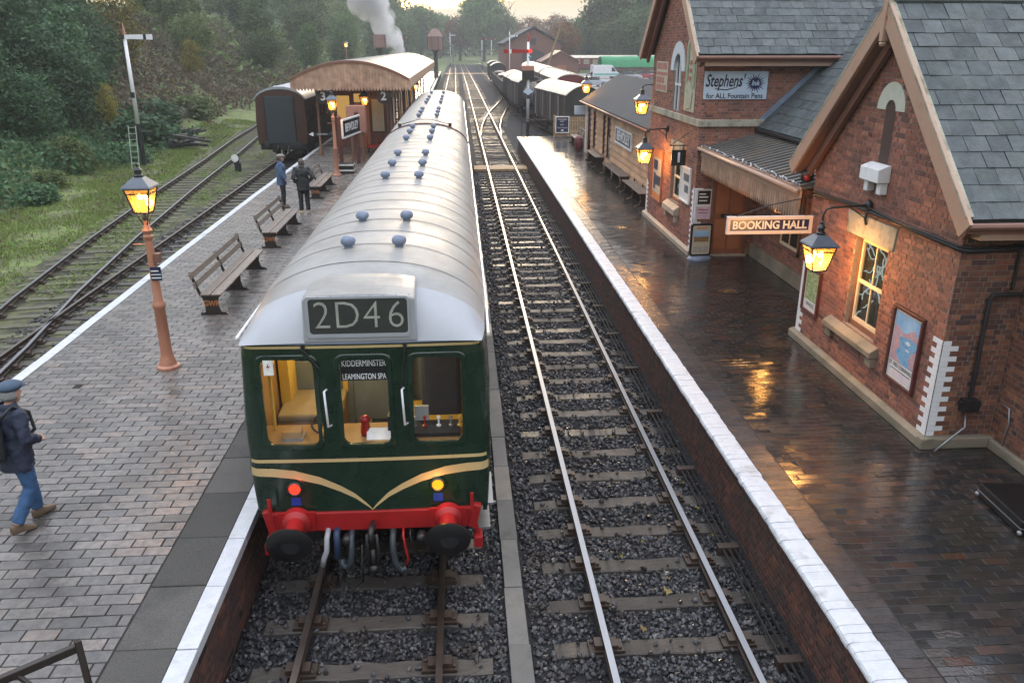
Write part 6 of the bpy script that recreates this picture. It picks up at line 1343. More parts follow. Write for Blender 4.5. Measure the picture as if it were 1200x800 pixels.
hang_lantern('lit lantern hanging under the canopy, left of the number 2', -4.95, 44.5, 3.2, 1.2, 5); hang_lantern('lit lantern hanging deep under the canopy beside the train', -3.1, 62, 3.1, 1.1, 3)
for txt, x, lab in (('2', -3.75, 'round dark sign with white 2 under the canopy end beside the train'), ('3', -6.75, 'round numbered sign under the canopy end nearest the brown coach')):
    s_ = place('platform_number_sign', lab, 'sign', (x, 42.4, 3.6)); MB().lathe([(.36, 0), (.36, .05)], (x, 42.3, 3.78), 24, 'y').build('disc', 'sign_black', s_); text('number', txt, .55, 'sign_white', s_, (x, 42.29, 3.78), '-y', .002, bold=.015); MB().tube([(x, 42.32, 4.1), (x, 42.32, 4.3)], .02, 6).build('hanger', 'black_iron', s_)
kb = place('platform_cabinet', 'tall salmon painted cabinet with red panel under the canopy', 'cabinet', (-5.0, 41, PZ)); MB().box(-5.45, -4.55, 40.6, 41.2, 2.2, 3.45).build('body', 'cabinet_pink', kb, bevel=.02); MB().box(-5.3, -5.2, 40.65, 40.75, .8, 2.2).box(-4.8, -4.7, 40.65, 40.75, .8, 2.2).box(-5.3, -5.2, 41.05, 41.15, .8, 2.2).box(-4.8, -4.7, 41.05, 41.15, .8, 2.2).build('stand', 'stone_paint_dark', kb); box('notice', 'red_paint', kb, -5.35, -5.05, 40.585, 40.6, 2.3, 2.5)
nb2 = place('station_name_board', 'angled name board on two dark posts beside the farther lamp post', 'sign', (-5.2, 37.6, PZ))
for a in ((-5.32, 37.2), (-4.9, 40.0)): MB().box(a[0] - .08, a[0] + .08, a[1] - .08, a[1] + .08, .8, 3.15).lathe([(.11, 3.15), (.11, 3.2), (.02, 3.3)], (*a, 0), 8).build('post', 'maroon', nb2, bevel=.01)
MB().beam((-5.2, 37.15, 2.68), (-4.78, 40.0, 2.68), .06, .75).build('panel', 'sign_black', nb2); MB().beam((-5.19, 37.1, 3.06), (-4.76, 40.05, 3.06), .09, .07).beam((-5.19, 37.1, 2.3), (-4.76, 40.05, 2.3), .09, .07).beam((-5.19, 37.12, 2.3), (-5.19, 37.12, 3.06), .09, .09, up=(0, 1, 0)).build('frame', 'sign_white', nb2)
text('lettering', 'BEWDLEY', .5, 'sign_white', nb2, (-4.945, 38.6, 2.68), (R(90), 0, R(81.6)), .002, bold=.01)
tb2 = place('planter_tub', 'black and white banded tub at the foot of the name board', 'planter', (-5.1, 36.9, PZ)); MB().box(-5.5, -4.75, 36.6, 37.2, .8, 1.25).build('body', 'sign_black', tb2, bevel=.02); MB().box(-5.51, -4.74, 36.59, 37.21, 1.16, 1.22).box(-5.51, -4.74, 36.59, 37.21, .92, .98).build('band', 'sign_white', tb2)
bw = place('platform_barrow', 'small red luggage barrow under the canopy edge', 'barrow', (-4.5, 44, PZ)); MB().box(-4.9, -4.2, 43.7, 44.6, 1.1, 1.18).beam((-4.85, 43.72, 1.1), (-4.85, 43.5, 1.7), .05, .05).beam((-4.25, 43.72, 1.1), (-4.25, 43.5, 1.7), .05, .05).build('bed', 'red_paint', bw); [MB().lathe([(.05, -.03), (.16, -.03), (.16, .03), (.05, .03)], (x_, y_, .96), 14, 'x').build('wheel', 'black_iron', bw) for x_ in (-4.85, -4.25) for y_ in (43.85, 44.45)]
# small footbridge-side details: rooftop hoods behind the canopy
# ================================================================ coach in the loop
def coach(label, pos, rz, L, side, end, roof, group, vents=0, W=2.7, H0=1.05, eave=3.35, crown=3.95, stripe=None, name='coach', windows=True):
    t = thing(name, label, 'coach', pos, rz, group); w = W / 2
    MB().prism([(-w + .03, H0), (w - .03, H0), (w, 1.7), (w, 2.4), (w - .06, eave), (-w + .06, eave), (-w, 2.4), (-w, 1.7)], 'y', 0, L).build('body', side, t)
    rg = [[(s * (w + .03), y, eave - .02 + (crown - eave) * (1 - abs(s) ** 2.2) ** .7) for s in np.linspace(-1, 1, 17)] + [(s * (w + .0), y, eave - .05 + (crown - eave) * .85 * (1 - abs(s) ** 2.2) ** .7) for s in np.linspace(1, -1, 17)] for y in (-.06, L * .33, L * .66, L + .06)]
    ro = MB().rings(rg).build('roof', roof, t, smooth=True, auto=40)
    eb = MB(); eb.prism([(-w + .06, H0), (w - .06, H0), (w - .03, 1.7), (w - .03, 2.4), (w - .08, eave)] + [(s * (w - .06), eave - .06 + (crown - eave) * .9 * (1 - abs(s) ** 2.2) ** .7) for s in np.linspace(.95, -.95, 11)] + [(-w + .08, eave), (-w + .03, 2.4), (-w + .03, 1.7)], 'y', -.03, .0); eo = eb.build('end', end, t)
    MB().box(-w + .1, w - .1, .05, L - .05, .75, H0).build('underframe', 'black_iron', t)
    for y in (L * .16, L * .84):
        b_ = MB().box(-1, -.86, y - 1.3, y + 1.3, .4, .7).box(.86, 1, y - 1.3, y + 1.3, .4, .7).build('bogie', 'black_iron', t)
        for wy in (y - .95, y + .95):
            for sg in (-.75, .75): MB().lathe([(.08, -.06), (.46, -.06), (.46, .06), (.08, .06)], (sg, wy, .46), 14, 'x').build('wheel', 'rust_iron', b_)
    for sg in (-.86, .86): MB().lathe([(.1, 0), (.08, -.35), (.2, -.38), (.2, -.44), (.02, -.46)], (sg, 0, 1.05), 14, 'y').build('buffer', 'black_iron', t, smooth=True, auto=40)
    for k in range(vents): MB().lathe([(.07, 0), (.1, .06), (.08, .14), (.01, .16)], (.0 if k % 2 else .0, 1.0 + k * (L - 2) / max(1, vents - 1), crown - .05), 8).build('roof_vent', roof, ro)
    if windows:
        n = int(L / 2.2)
        for k in range(n):
            for sg in (-1, 1):
                f = MB().box(*sorted((sg * (w - .06), sg * (w + .012))), .6 + k * 2.2, 1.9 + k * 2.2, 2.05, 2.95).build('window', 'cream_paint' if stripe else side, t); MB().box(*sorted((sg * (w + .0), sg * (w + .018))), .68 + k * 2.2, 1.82 + k * 2.2, 2.12, 2.88).build('pane', 'glass_dark', f)
    return t, eo
ct, ce = coach('brown coach with dark grey end standing in the loop beside the canopy', (-9.72, 46.2, 0), R(.8), 19, 'coach_brown', 'coach_brown', 'coach_roof', None, W=2.72, eave=3.45, crown=4.12)
MB().box(-.82, .72, -.1, -.03, 1.1, 3.6).build('gangway_cover', 'coach_end', ce, bevel=.02); MB().box(-.86, -.82, -.11, -.03, 1.1, 3.62).box(.72, .76, -.11, -.03, 1.1, 3.62).build('gangway_rail', 'black_iron', ce)
MB().box(-1.2, 1.2, -.05, .3, .85, 1.08).build('buffer_beam', 'black_iron', ct); MB().tube([(-.3, -.06, 1.0), (-.3, -.2, .8), (-.3, -.2, .5)], .04, 6).tube([(.3, -.06, 1.0), (.3, -.2, .8), (.3, -.2, .5)], .04, 6).build('hose', 'black_rubber', ct)
for x_ in (-.25, .25): MB().lathe([(.08, 0), (.1, .08), (.03, .14)], (x_, .3, 4.0), 8).build('roof_vent', 'coach_roof', ct)

# ================================================================ signal by the siding
def signal_post(name, label, pos, H, arm_z, arm, arm_dir=1, dark=2.0, group='semaphore signals', ladder=True, armlen=1.3, post='white_paint'):
    t = thing(name, label, 'signal', pos, 0, group)
    MB().tube([(0, 0, -.3), (0, 0, dark)], [.13, .125], 10).build('post_foot', 'black_iron', t); MB().tube([(0, 0, dark), (0, 0, H - .35)], [.12, .085], 10).build('post', post, t, smooth=True)
    MB().lathe([(.1, H - .35), (.12, H - .3), (.05, H - .22), (.075, H - .12), (.03, H - .02), (.01, H + .25)], (0, 0, 0), 8).build('finial', 'lamp_salmon' if arm == 'white' else 'red_paint', t, smooth=True)
    base, st = ('white_paint', 'black_iron') if arm == 'white' else ('red_paint', 'white_paint')
    d = arm_dir
    ao = MB().prism([(d * .05, arm_z - .11), (d * armlen, arm_z - .14), (d * armlen, arm_z + .14), (d * .05, arm_z + .11)], 'y', -.16, -.14).build('arm', base, t); 
    MB().prism([(d * (armlen * .68), arm_z - .135), (d * (armlen * .78), arm_z - .138), (d * (armlen * .78), arm_z + .138), (d * (armlen * .68), arm_z + .135)], 'y', -.165, -.135).build('arm_stripe', st, ao)
    MB().box(-.22, .05, -.15, -.08, arm_z - .1, arm_z + .12).lathe([(.05, -.18), (.09, -.12), (.09, -.06)], (-d * .16, 0, arm_z - .02), 10, 'y').build('spectacle', 'black_iron', t)
    MB().box(-.1, .1, -.16, -.06, arm_z - 3.2, arm_z - 2.9).tube([(-.12, -.1, arm_z - .05), (-.12, -.1, arm_z - 3.0)], .012, 5).build('lever_box', 'black_iron', t)
    if ladder:
        lb = MB(); [lb.tube([(x, .45 if d < 0 else -.55, -.2), (x * .8, .1 if d < 0 else -.12, arm_z - .5)], .018, 5) for x in (-.16, .16)]
        n = int((arm_z) / .3)
        for k in range(n): f = k / n; lb.tube([(-.16 * (1 - .2 * f), (-.55 + .43 * f) if d > 0 else (.45 - .35 * f), -.2 + (arm_z - .3) * f), (.16 * (1 - .2 * f), (-.55 + .43 * f) if d > 0 else (.45 - .35 * f), -.2 + (arm_z - .3) * f)], .01, 4)
        lb.build('ladder', 'steel_grey', t)
    return t
signal_post('semaphore_signal', 'white lattice-free post signal with white arm standing below the bank', (-18.25, 48.4, 0), 7.1, 6.62, 'white', 1, 2.0, armlen=1.55, ladder=False)
ld = place('ladder', 'pale short ladder leaning beside the foot of the bank signal', 'ladder', (-18.2, 46.6, -.4))
lb = MB()
for x_ in (-.2, .2): lb.tube([(-18.0 + x_, 46.4, -.5), (-18.15 + x_, 47.2, 2.0)], .022, 6)
lb.build('rail', 'ladder_pale', ld); lb = MB()
for k in range(8): q = (k + .7) / 8; lb.tube([(-18.2 - .15 * q, 46.4 + .8 * q, -.5 + 2.5 * q), (-17.8 - .15 * q, 46.4 + .8 * q, -.5 + 2.5 * q)], .016, 6)
lb.build('rung', 'ladder_pale', ld)
gs_ = place('ground_signal', 'small black and white ground signal between the loop and siding', 'signal', (-11.9, 44.5, -.2)); MB().box(-12.05, -11.75, 44.4, 44.6, -.2, .3).tube([(-11.9, 44.5, .3), (-11.9, 44.5, .75)], .1, 8).build('body', 'black_iron', gs_); MB().lathe([(.2, 0), (.2, .02)], (-11.98, 44.36, .55), 16, 'y').build('disc', 'sign_white', gs_)
# ================================================================ goods siding: vans and wagons
def along(y): 
    for a, b in zip(goods_line[:-1], goods_line[1:]):
        if a[1] <= y <= b[1]: f = (y - a[1]) / (b[1] - a[1]); return (a[0] + (b[0] - a[0]) * f, math.atan2(b[0] - a[0], b[1] - a[1]))
def running_gear(t, L, axles):
    MB().box(-1.0, 1.0, .05, L - .05, .78, 1.02).build('underframe', 'black_iron', t)
    for y in axles:
        for sg in (-.75, .75): MB().lathe([(.08, -.06), (.47, -.06), (.47, .06), (.08, .06)], (sg, y, .47), 14, 'x').build('wheel', 'rust_iron', t)
    for e, d in ((0, -1), (L, 1)):
        for sg in (-.86, .86): MB().lathe([(.09, 0), (.07, .35), (.2, .38), (.2, .43), (.02, .45)], (sg, e, 1.05), 12, 'y').build('buffer', 'black_iron', t, smooth=True, auto=40) if d > 0 else MB().lathe([(.09, 0), (.07, -.35), (.2, -.38), (.2, -.43), (.02, -.45)], (sg, e, 1.05), 12, 'y').build('buffer', 'black_iron', t, smooth=True, auto=40)
def van(label, y0, L, body, roof, W=2.45, eave=3.05, crown=3.6, planks=True, group='wagons in the goods siding'):
    x, an = along(y0); t = thing('goods_van', label, 'wagon', (x, y0, 0), -an, group); w = W / 2
    MB().prism([(-w, 1.02), (w, 1.02), (w, eave), (-w, eave)], 'y', 0, L).build('body', body, t)
    rg = [[(s * (w + .06), y, eave + (crown - eave) * (1 - s * s)) for s in np.linspace(-1, 1, 13)] + [(s * (w + .04), y, eave - .05 + (crown - eave) * .97 * (1 - s * s)) for s in np.linspace(1, -1, 13)] for y in (-.1, L + .1)]
    MB().rings(rg).build('roof', roof, t, smooth=True, auto=40)
    MB().prism([(-w, eave)] + [(s * w, eave + (crown - eave) * .93 * (1 - s * s)) for s in np.linspace(-.9, .9, 9)] + [(w, eave)], 'y', 0, .03).build('end_panel', body, t)
    if planks:
        n = int(L / .9)
        for k in range(n): MB().box(-w - .025, -w + .01, .1 + k * L / n, .1 + (k + .82) * L / n, 1.1, eave - .12).build('door' if k % 3 == 1 else 'side_panel', ('wagon_brown', 'wagon_dark', 'wagon_grey')[k % 3], t)
        for k in range(n + 1): MB().box(-w - .05, -w, k * L / n - .04, k * L / n + .04, 1.02, eave).build('upright', 'wagon_dark', t)
        for xx in (-.8, 0, .8): MB().box(xx - .04, xx + .04, -.05, .0, 1.02, eave).build('end_post', 'wagon_dark', t)
    running_gear(t, L, (L * .2, L * .8)); return t
van('planked brake van with cream roof just behind the picket fence', 56.2, 10.8, 'wagon_dark', 'cream_roof', W=2.5, eave=3.05, crown=3.7)
x, an = along(69); tk = thing('tank_wagon', 'black cylindrical tank wagon next beyond the cream roofed brake van', 'wagon', (x, 69, 0), -an, 'wagons in the goods siding')
MB().lathe([(.02, -.12), (.5, -.1), (.95, 0), (1.02, .08), (1.02, 5.6), (.95, 5.7), (.02, 5.8)], (0, .3, 2.15), 24, 'y').build('barrel', 'wagon_dark', tk, smooth=True, auto=30)
for y in (.5, 2, 3.6, 5.5): MB().lathe([(1.02, -.05), (1.06, -.05), (1.06, .05), (1.02, .05)], (0, .2 + y, 2.15), 24, 'y').build('strap', 'steel_grey' if y < 1 else 'wagon_grey', tk)
MB().lathe([(.3, 3.1), (.3, 3.35), (.1, 3.45)], (0, 3, 0), 12).build('filler_dome', 'wagon_dark', tk); running_gear(tk, 6.3, (1.3, 5.0))
MB().beam((-.9, .1, 1.1), (-.3, .0, 2.4), .06, .06).beam((.9, .1, 1.1), (.3, .0, 2.4), .06, .06).build('stay', 'black_iron', tk)
van('dark goods van with grey curved roof behind the tank wagon', 76.4, 5.6, 'wagon_dark', 'grey_roof'); van('dark goods van with pale grey roof, second beyond the tank wagon', 83.2, 5.8, 'wagon_dark', 'grey_roof'); van('dark van with cream roof in the middle of the wagon line', 90.2, 6.6, 'wagon_dark', 'cream_roof')
def open_wagon(label, y0, L, load):
    x, an = along(y0); t = thing('open_wagon', label, 'wagon', (x, y0, 0), -an, 'wagons in the goods siding')
    b = MB(); b.box(-1.2, 1.2, 0, L, 1.0, 1.12); b.box(-1.2, -1.13, 0, L, 1.1, 2.25).box(1.13, 1.2, 0, L, 1.1, 2.25).box(-1.2, 1.2, 0, .07, 1.1, 2.25).box(-1.2, 1.2, L - .07, L, 1.1, 2.25); b.build('body', 'wagon_dark', t)
    for k in range(4): MB().box(-1.25, -1.2, .3 + k * (L - .6) / 3 - .05, .3 + k * (L - .6) / 3 + .05, 1.0, 2.25).build('upright', 'wagon_grey', t)
    if load: MB().rings([ell((0, L / 2, 2.0), 1.1, L / 2 - .1), ell((0, L / 2, 2.35), .8, L / 3), ell((0, L / 2, 2.5), .2, L / 6)]).build('load', 'ballast', t)
    running_gear(t, L, (L * .22, L * .78))
for k, (y0, lab) in enumerate(((98.2, 'first dark open wagon beyond the cream roofed van'), (105, 'second dark open wagon beyond the cream roofed van'), (111.8, 'third dark open wagon beyond the cream roofed van'), (118.6, 'fourth dark open wagon beyond the cream roofed van'), (125.4, 'fifth dark open wagon beyond the cream roofed van'), (132.2, 'sixth dark open wagon beyond the cream roofed van'))): open_wagon(lab, y0, 6.0, k % 2)
van('far dark van with pale roof near the end of the wagon line', 140, 6, 'wagon_dark', 'grey_roof', planks=False); van('farthest dark van with pale roof edge at the end of the line', 158, 7, 'wagon_dark', 'grey_roof', planks=False)
coach('dark coach with cream ribbed roof in the second siding', (10.0, 74, 0), R(-1), 19, 'wagon_dark', 'coach_maroon', 'cream_roof', 'coaches in the second siding', vents=10, crown=3.9)
coach('coach with cream roof farther along the second siding', (10.4, 95, 0), R(-1), 17, 'wagon_brown', 'wagon_dark', 'cream_roof', 'coaches in the second siding', vents=0)
coach('coach with blue grey roof at the far end of the second siding', (10.8, 114, 0), R(-1), 16, 'wagon_dark', 'wagon_dark', 'coach_roof', 'coaches in the second siding')
# ---- picket fence and notice at the platform end
pf = place('picket_fence', 'pale wooden picket fence closing the right platform end', 'fence', (6.9, 51.2, PZ))
for k in range(26): MB().prism([(5.95 + k * .105, .85), (6.02 + k * .105, .85), (6.02 + k * .105, 2.0), (5.985 + k * .105, 2.07), (5.95 + k * .105, 2.0)], 'y', 51.2, 51.225).build('picket', 'fence_wood', pf)
MB().box(5.9, 8.7, 51.225, 51.27, 1.05, 1.13).box(5.9, 8.7, 51.225, 51.27, 1.75, 1.83).build('fence_rail', 'fence_wood', pf); MB().box(5.86, 5.96, 51.18, 51.28, .8, 2.15).box(8.6, 8.72, 51.18, 51.28, .8, 2.15).build('post', 'fence_wood', pf)
nt = place('notice_sign', 'dark blue notice with white lettering on the picket fence', 'sign', (6.37, 51.1, 1.1)); box('panel', 'sign_darkblue', nt, 6.02, 6.78, 51.13, 51.17, 1.12, 2.02); MB().box(5.97, 6.83, 51.12, 51.18, 1.07, 1.12).box(5.97, 6.83, 51.12, 51.18, 2.02, 2.07).box(5.97, 6.02, 51.12, 51.18, 1.12, 2.02).box(6.78, 6.83, 51.12, 51.18, 1.12, 2.02).build('frame', 'sign_white', nt)
text('lettering', 'PASSENGERS\nMUST', .12, 'sign_white', nt, (6.4, 51.125, 1.82), '-y', .001, sx=.85); text('lettering', 'NOT', .12, 'sign_white', nt, (6.4, 51.125, 1.56), '-y', .001); text('lettering', 'CROSS THE LINE', .11, 'sign_white', nt, (6.4, 51.125, 1.38), '-y', .001, sx=.8)
MB().prism([(6.3, 1.2), (6.36, 1.28), (6.5, 1.26), (6.44, 1.18)], 'y', 51.12, 51.13).build('hand_mark', 'sign_white', nt)
er = place('end_railing', 'thin dark metal railing beside the picket fence', 'railing', (4.9, 51.4, PZ)); MB().tube([(3.9, 51.4, 1.85), (5.9, 51.4, 1.85)], .02, 6).tube([(3.9, 51.4, .8), (3.9, 51.4, 1.85)], .025, 6).tube([(4.0, 51.4, .8), (4.9, 51.4, 1.6)], .025, 6).build('rail', 'black_iron', er)
fb = place('fire_buckets', 'dark red bin standing by the boarded wall', 'bin', (6.6, 43.6, PZ)); MB().lathe([(.2, .8), (.24, .85), (.26, 1.45), (.22, 1.5)], (6.5, 44.4, 0), 12).build('body', 'coach_maroon', fb, smooth=True, auto=40); MB().lathe([(.24, 1.5), (.1, 1.6)], (6.5, 44.4, 0), 12).build('lid', 'coach_maroon', fb)
vp = place('downpipe', 'white downpipe at the far end of the boarded building', 'pipe', (6.75, 43.7, PZ)); MB().tube([(6.75, 43.75, .8), (6.75, 43.75, 3.4)], .05, 8).build('pipe', 'white_paint', vp); box('small_sign', 'enamel_sky', vp, 6.1, 6.7, 43.72, 43.76, 2.75, 3.2)
# ---- red home signal and the other far signals
rs = signal_post('semaphore_signal', 'red arm signal with glowing red lamp at the platform end', (4.98, 60, -.2), 7.0, 6.0, 'red', -1, 1.2, armlen=1.75, ladder=False)
MB().ball((.13, -.25, 6.02), .12, 10, 8).build('red_lens', 'lamp_red', rs, smooth=True); MB().ball((.1, -.22, 5.62), .1, 10, 8).build('green_lens', 'teal', rs, smooth=True)
MB().box(-.42, .42, -.3, .3, 4.72, 5.05).build('box_top', 'cabinet_pink', rs, bevel=.02); MB().box(-.42, .42, -.3, .3, 4.1, 4.718).build('box_body', 'black_iron', rs, bevel=.02); MB().prism([(-.38, 3.3), (0, 3.05), (.38, 3.3), (0, 3.55)], 'y', -.2, -.18).build('diamond_plate', 'enamel_sky', rs)
signal_post('semaphore_signal', 'white armed signal in front of the goods shed gable', (11.6, 190, .2), 9.3, 8.0, 'white', 1, 1, armlen=1.8, ladder=False); signal_post('semaphore_signal', 'left red armed signal of the far pair beyond the wagons', (6.6, 230, .2), 8.0, 7.6, 'red', 1, 1, armlen=1.6, ladder=False); signal_post('semaphore_signal', 'right red armed signal of the far pair beyond the wagons', (9.2, 232, .2), 8.0, 7.6, 'red', 1, 1, armlen=1.4, ladder=False); signal_post('semaphore_signal', 'pale distant signal among the trees above the far tracks', (-2.2, 262, .2), 10, 9, 'white', 1, 1, armlen=1.6, ladder=False)
signal_post('semaphore_signal', 'distant signal with red arms left of the eight sided tank', (-13.5, 210, .2), 8.6, 7.8, 'red', 1, 1, armlen=1.5, ladder=False)
# ---- goods shed, small gabled store, crane
gsd = place('goods_shed', 'brown brick goods shed with a wide gable facing the tracks', 'building', (17.6, 200, .2))
MB().prism([(11.2, .2), (24.4, .2), (24.4, 6.6), (17.8, 9.9), (11.2, 6.6)], 'y', 200, 235).build('wall', 'brick_panel', gsd); MB().prism([(10.7, 6.5), (17.8, 10.1), (24.9, 6.5), (24.9, 6.8), (17.8, 10.45), (10.7, 6.8)], 'y', 199.4, 236).build('roof', 'felt_roof', gsd); MB().prism([(15.2, .2), (20.4, .2), (20.4, 4.6), (17.8, 5.6), (15.2, 4.6)], 'y', 199.9, 200).build('door', 'wagon_dark', gsd); MB().box(17.2, 18.4, 199.9, 200, 6.4, 7.8).build('window', 'cab_dark', gsd)
st2 = place('store_hut', 'small brown gabled store in front of the goods shed', 'building', (20, 165, .2)); MB().prism([(16.6, .2), (23.6, .2), (23.6, 3.2), (20.1, 5.0), (16.6, 3.2)], 'y', 165, 175).build('wall', 'brick_panel', st2); MB().prism([(16.2, 3.1), (20.1, 5.1), (24, 3.1), (24, 3.3), (20.1, 5.35), (16.2, 3.3)], 'y', 164.6, 175.4).build('roof', 'stone_paint_dark', st2); box('door', 'door_brown', st2, 19.2, 21.2, 164.9, 165, .2, 2.6)
crn = place('yard_crane', 'yellow jib crane leaning up in front of the goods shed', 'crane', (16, 150, .2)); MB().beam((15.4, 150, 1.2), (18.3, 152, 9.2), .22, .3).build('jib', 'crane_yellow', crn); MB().beam((18.3, 152, 9.2), (19.6, 152.3, 8.2), .25, .25).build('jib_head', 'crane_yellow', crn); MB().box(14.2, 16.6, 149, 151.4, .9, 2.4).build('cab', 'crane_yellow', crn, bevel=.05); MB().box(13.6, 17, 148.8, 151.6, .3, .9).build('carriage', 'black_iron', crn); MB().tube([(18.4, 152, 9.1), (15.6, 150, 2.4)], .03, 5).build('cable', 'black_iron', crn)
# ---- vehicles in the yard
def wheel_parts(t, xs, w, r=.33):
    for x in xs:
        for sg in (-1, 1):
            wo_ = MB().lathe([(r * .6, -.1), (r, -.1), (r, .1), (r * .6, .1)], (x, sg * w, r), 16, 'y').build('wheel', 'black_rubber', t); MB().lathe([(.02, -.105), (r * .6, -.105), (r * .6, .105), (.02, .105)], (x, sg * w, r), 12, 'y').build('rim', 'steel_grey', wo_)
def car(label, loc, rz, paint, L=4.2, H=1.48):
    t = thing('parked_car', label, 'car', loc, rz, 'cars parked in the yard'); h = L / 2
    body = [(-h, .35), (-h + .05, .75), (-h + .35, .95), (-h * .35, 1.0), (h * .62, .98), (h - .12, .92), (h, .6), (h - .05, .3), (-h + .2, .25)]
    rg = [[(x, s * .86 * (1 if z > .5 else .97), z) for x, z in body] for s in (-1, 1)]; MB().rings(rg).build('body', paint, t, bevel=.06)
    cab = [(-h * .42, .98), (-h * .08, H - .06), (h * .18, H), (h * .62, H - .1), (h * .8, .98)]; MB().rings([[(x, s * (.82 - max(0, z - .98) * .28), z) for x, z in cab] for s in (-1, 1)]).build('cabin', 'car_dark', t, bevel=.03)
    MB().rings([[(x, s * .67, z + .012) for x, z in ((-h * .05, H - .05), (h * .18, H), (h * .6, H - .09))] for s in (-1, 1)], close=False).build('roof', paint, t); wheel_parts(t, (-h * .62, h * .6), .8)
    for s in (-.6, .6): MB().box(-h - .005, -h + .06, s - .16, s + .16, .62, .76).build('headlight', 'sign_white', t); MB().box(h - .06, h + .01, s - .14, s + .14, .66, .8).build('tail_light', 'red_paint', t)
    MB().box(-h - .012, -h + .02, -.26, .26, .4, .52).build('number_plate', 'sign_white', t)
car('silver parked car right of the white van', (31.3, 152, .28), R(160), 'car_silver'); car('red parked car beside the silver car', (34.8, 156, .28), R(170), 'car_red'); car('pale parked car at the left behind the coach roofs', (20.6, 128, .28), R(200), 'car_silver', 4.4); car('white parked car against the green sheeted coach', (37.6, 158, .28), R(165), 'car_white')
vn = thing('panel_van', 'white panel van with teal stripe in front of the green sheeted coach', 'van', (27.9, 160, .28), R(190))
vb_ = [(-2.6, .4), (-2.62, 1.05), (-2.2, 1.25), (-1.55, 2.1), (-1.2, 2.45), (2.55, 2.5), (2.6, .4)]; MB().rings([[(x, s * (1.0 - max(0, z - 1.2) * .08), z) for x, z in vb_] for s in (-1, 1)]).build('body', 'car_white', vn, bevel=.07)
MB().rings([[(x, s * .84, z) for x, z in ((-2.18, 1.3), (-1.6, 2.1))] for s in (-1, 1)], close=False).build('windscreen', 'car_dark', vn).location = (-.04, 0, .03)
for s in (-1, 1): MB().prism([(-2.0, 1.3), (-1.1, 1.3), (-1.1, 2.0), (-1.5, 2.0)], 'y', s * .975, s * 1.0).build('side_window', 'car_dark', vn); MB().box(-2.5, 2.4, *sorted((s * 1.0, s * 1.012)), .7, .95).build('stripe', 'teal', vn); MB().box(-2.66, -2.5, s * .72 - .18, s * .72 + .18, .8, 1.02).build('headlight', 'sign_white', vn)
MB().box(-2.66, -2.55, -.8, .8, .42, .66).build('bumper', 'teal', vn); wheel_parts(vn, (-1.75, 1.6), .88, .36)
tc = thing('sheeted_coach', 'long coach under a bright green tarpaulin in the yard', 'coach', (30.5, 180, .2), R(-82)); MB().prism([(-1.4, .9), (1.4, .9), (1.4, 1.8), (-1.4, 1.8)], 'y', 0, 17).build('body', 'wagon_brown', tc)
MB().rings([[(s * 1.5 + .05 * math.sin(y * 2.1 + i), y, 1.7 + 2.15 * (1 - abs(s) ** 3.2) ** .6 + .05 * math.sin(y * 1.3 + s * 4)) for i, s in enumerate(np.linspace(-1, 1, 17))] for y in np.linspace(-.2, 15.2, 18)], close=False).build('tarpaulin', 'tarp_green', tc, smooth=True); running_gear(tc, 17, (2.2, 4, 13, 15))
coach('maroon and cream coach behind the green sheeted one', (24, 196, .2), R(-84), 18, 'coach_maroon', 'coach_maroon', 'cream_roof', 'coaches beyond the yard', stripe=True); coach('pale roofed coach behind the right end of the green sheeted one', (44, 192, .2), R(-84), 18, 'coach_maroon', 'coach_maroon', 'cream_roof', 'coaches beyond the yard', stripe=True)
# ---- water tanks and yard lamps on the left
def tank(label, x, y, z0, z1, r, n, post):
    t = place('water_tank', label, 'water tank', (x, y, 0)); c = (z0 + z1) / 2; H = z1 - z0
    MB().lathe([(r, z0), (r, z0 + H * .62), (r * 1.06, z0 + H * .63), (r * .45, z1 - .03), (r * .3, z1)] if n == 8 else [(r, z0), (r, z1), (r * .96, z1), (r * .96, z1 - .3)], (x, y, 0), n).build('tank', 'tank_brown', t); MB().lathe([(r * .4, .2), (r * .3, .6), (r * .25, z0 - .4), (r * .6, z0)], (x, y, 0), 12).build('column', 'tank_dark', t, smooth=True)
    for k in range(n): a = 2 * math.pi * (k + .5) / n; MB().beam((x + r * 1.01 * math.cos(a), y + r * 1.01 * math.sin(a), z0), (x + r * 1.01 * math.cos(a), y + r * 1.01 * math.sin(a), z0 + H * (.62 if n == 8 else 1)), .08, .08).build('seam', 'tank_dark', t)
tank('tall eight sided brown water tank on a column beyond the canopy', -3.9, 152, 5.5, 8.95, 1.45, 8, True); tank('square brown water tank beside the rising steam', -12.4, 138, 5.9, 7.85, 1.35, 4, True)
def yard_lamp(label, x, y, h): 
    t = thing('yard_lamp', label, 'lamp', (x, y, 0), 0, 'lamps beyond the canopy'); MB().tube([(0, 0, 0), (0, 0, h)], .06, 8).build('post', 'lamp_salmon', t); lantern_parts(t, 1.3, power=40, z=h)
yard_lamp('lit yard lamp glowing left of the square water tank', -17.0, 132, 6.0)
gp = place('tall_grey_post', 'thin pale angled arm on a post above the far tracks', 'post', (-1.2, 185, 0)); MB().tube([(-1.0, 185, -.2), (-1.0, 185, 6.2)], .12, 8).build('post', 'steel_grey', gp); MB().beam((-1.0, 185, 6.2), (-2.4, 185, 7.4), .25, .2).build('arm', 'steel_grey', gp)
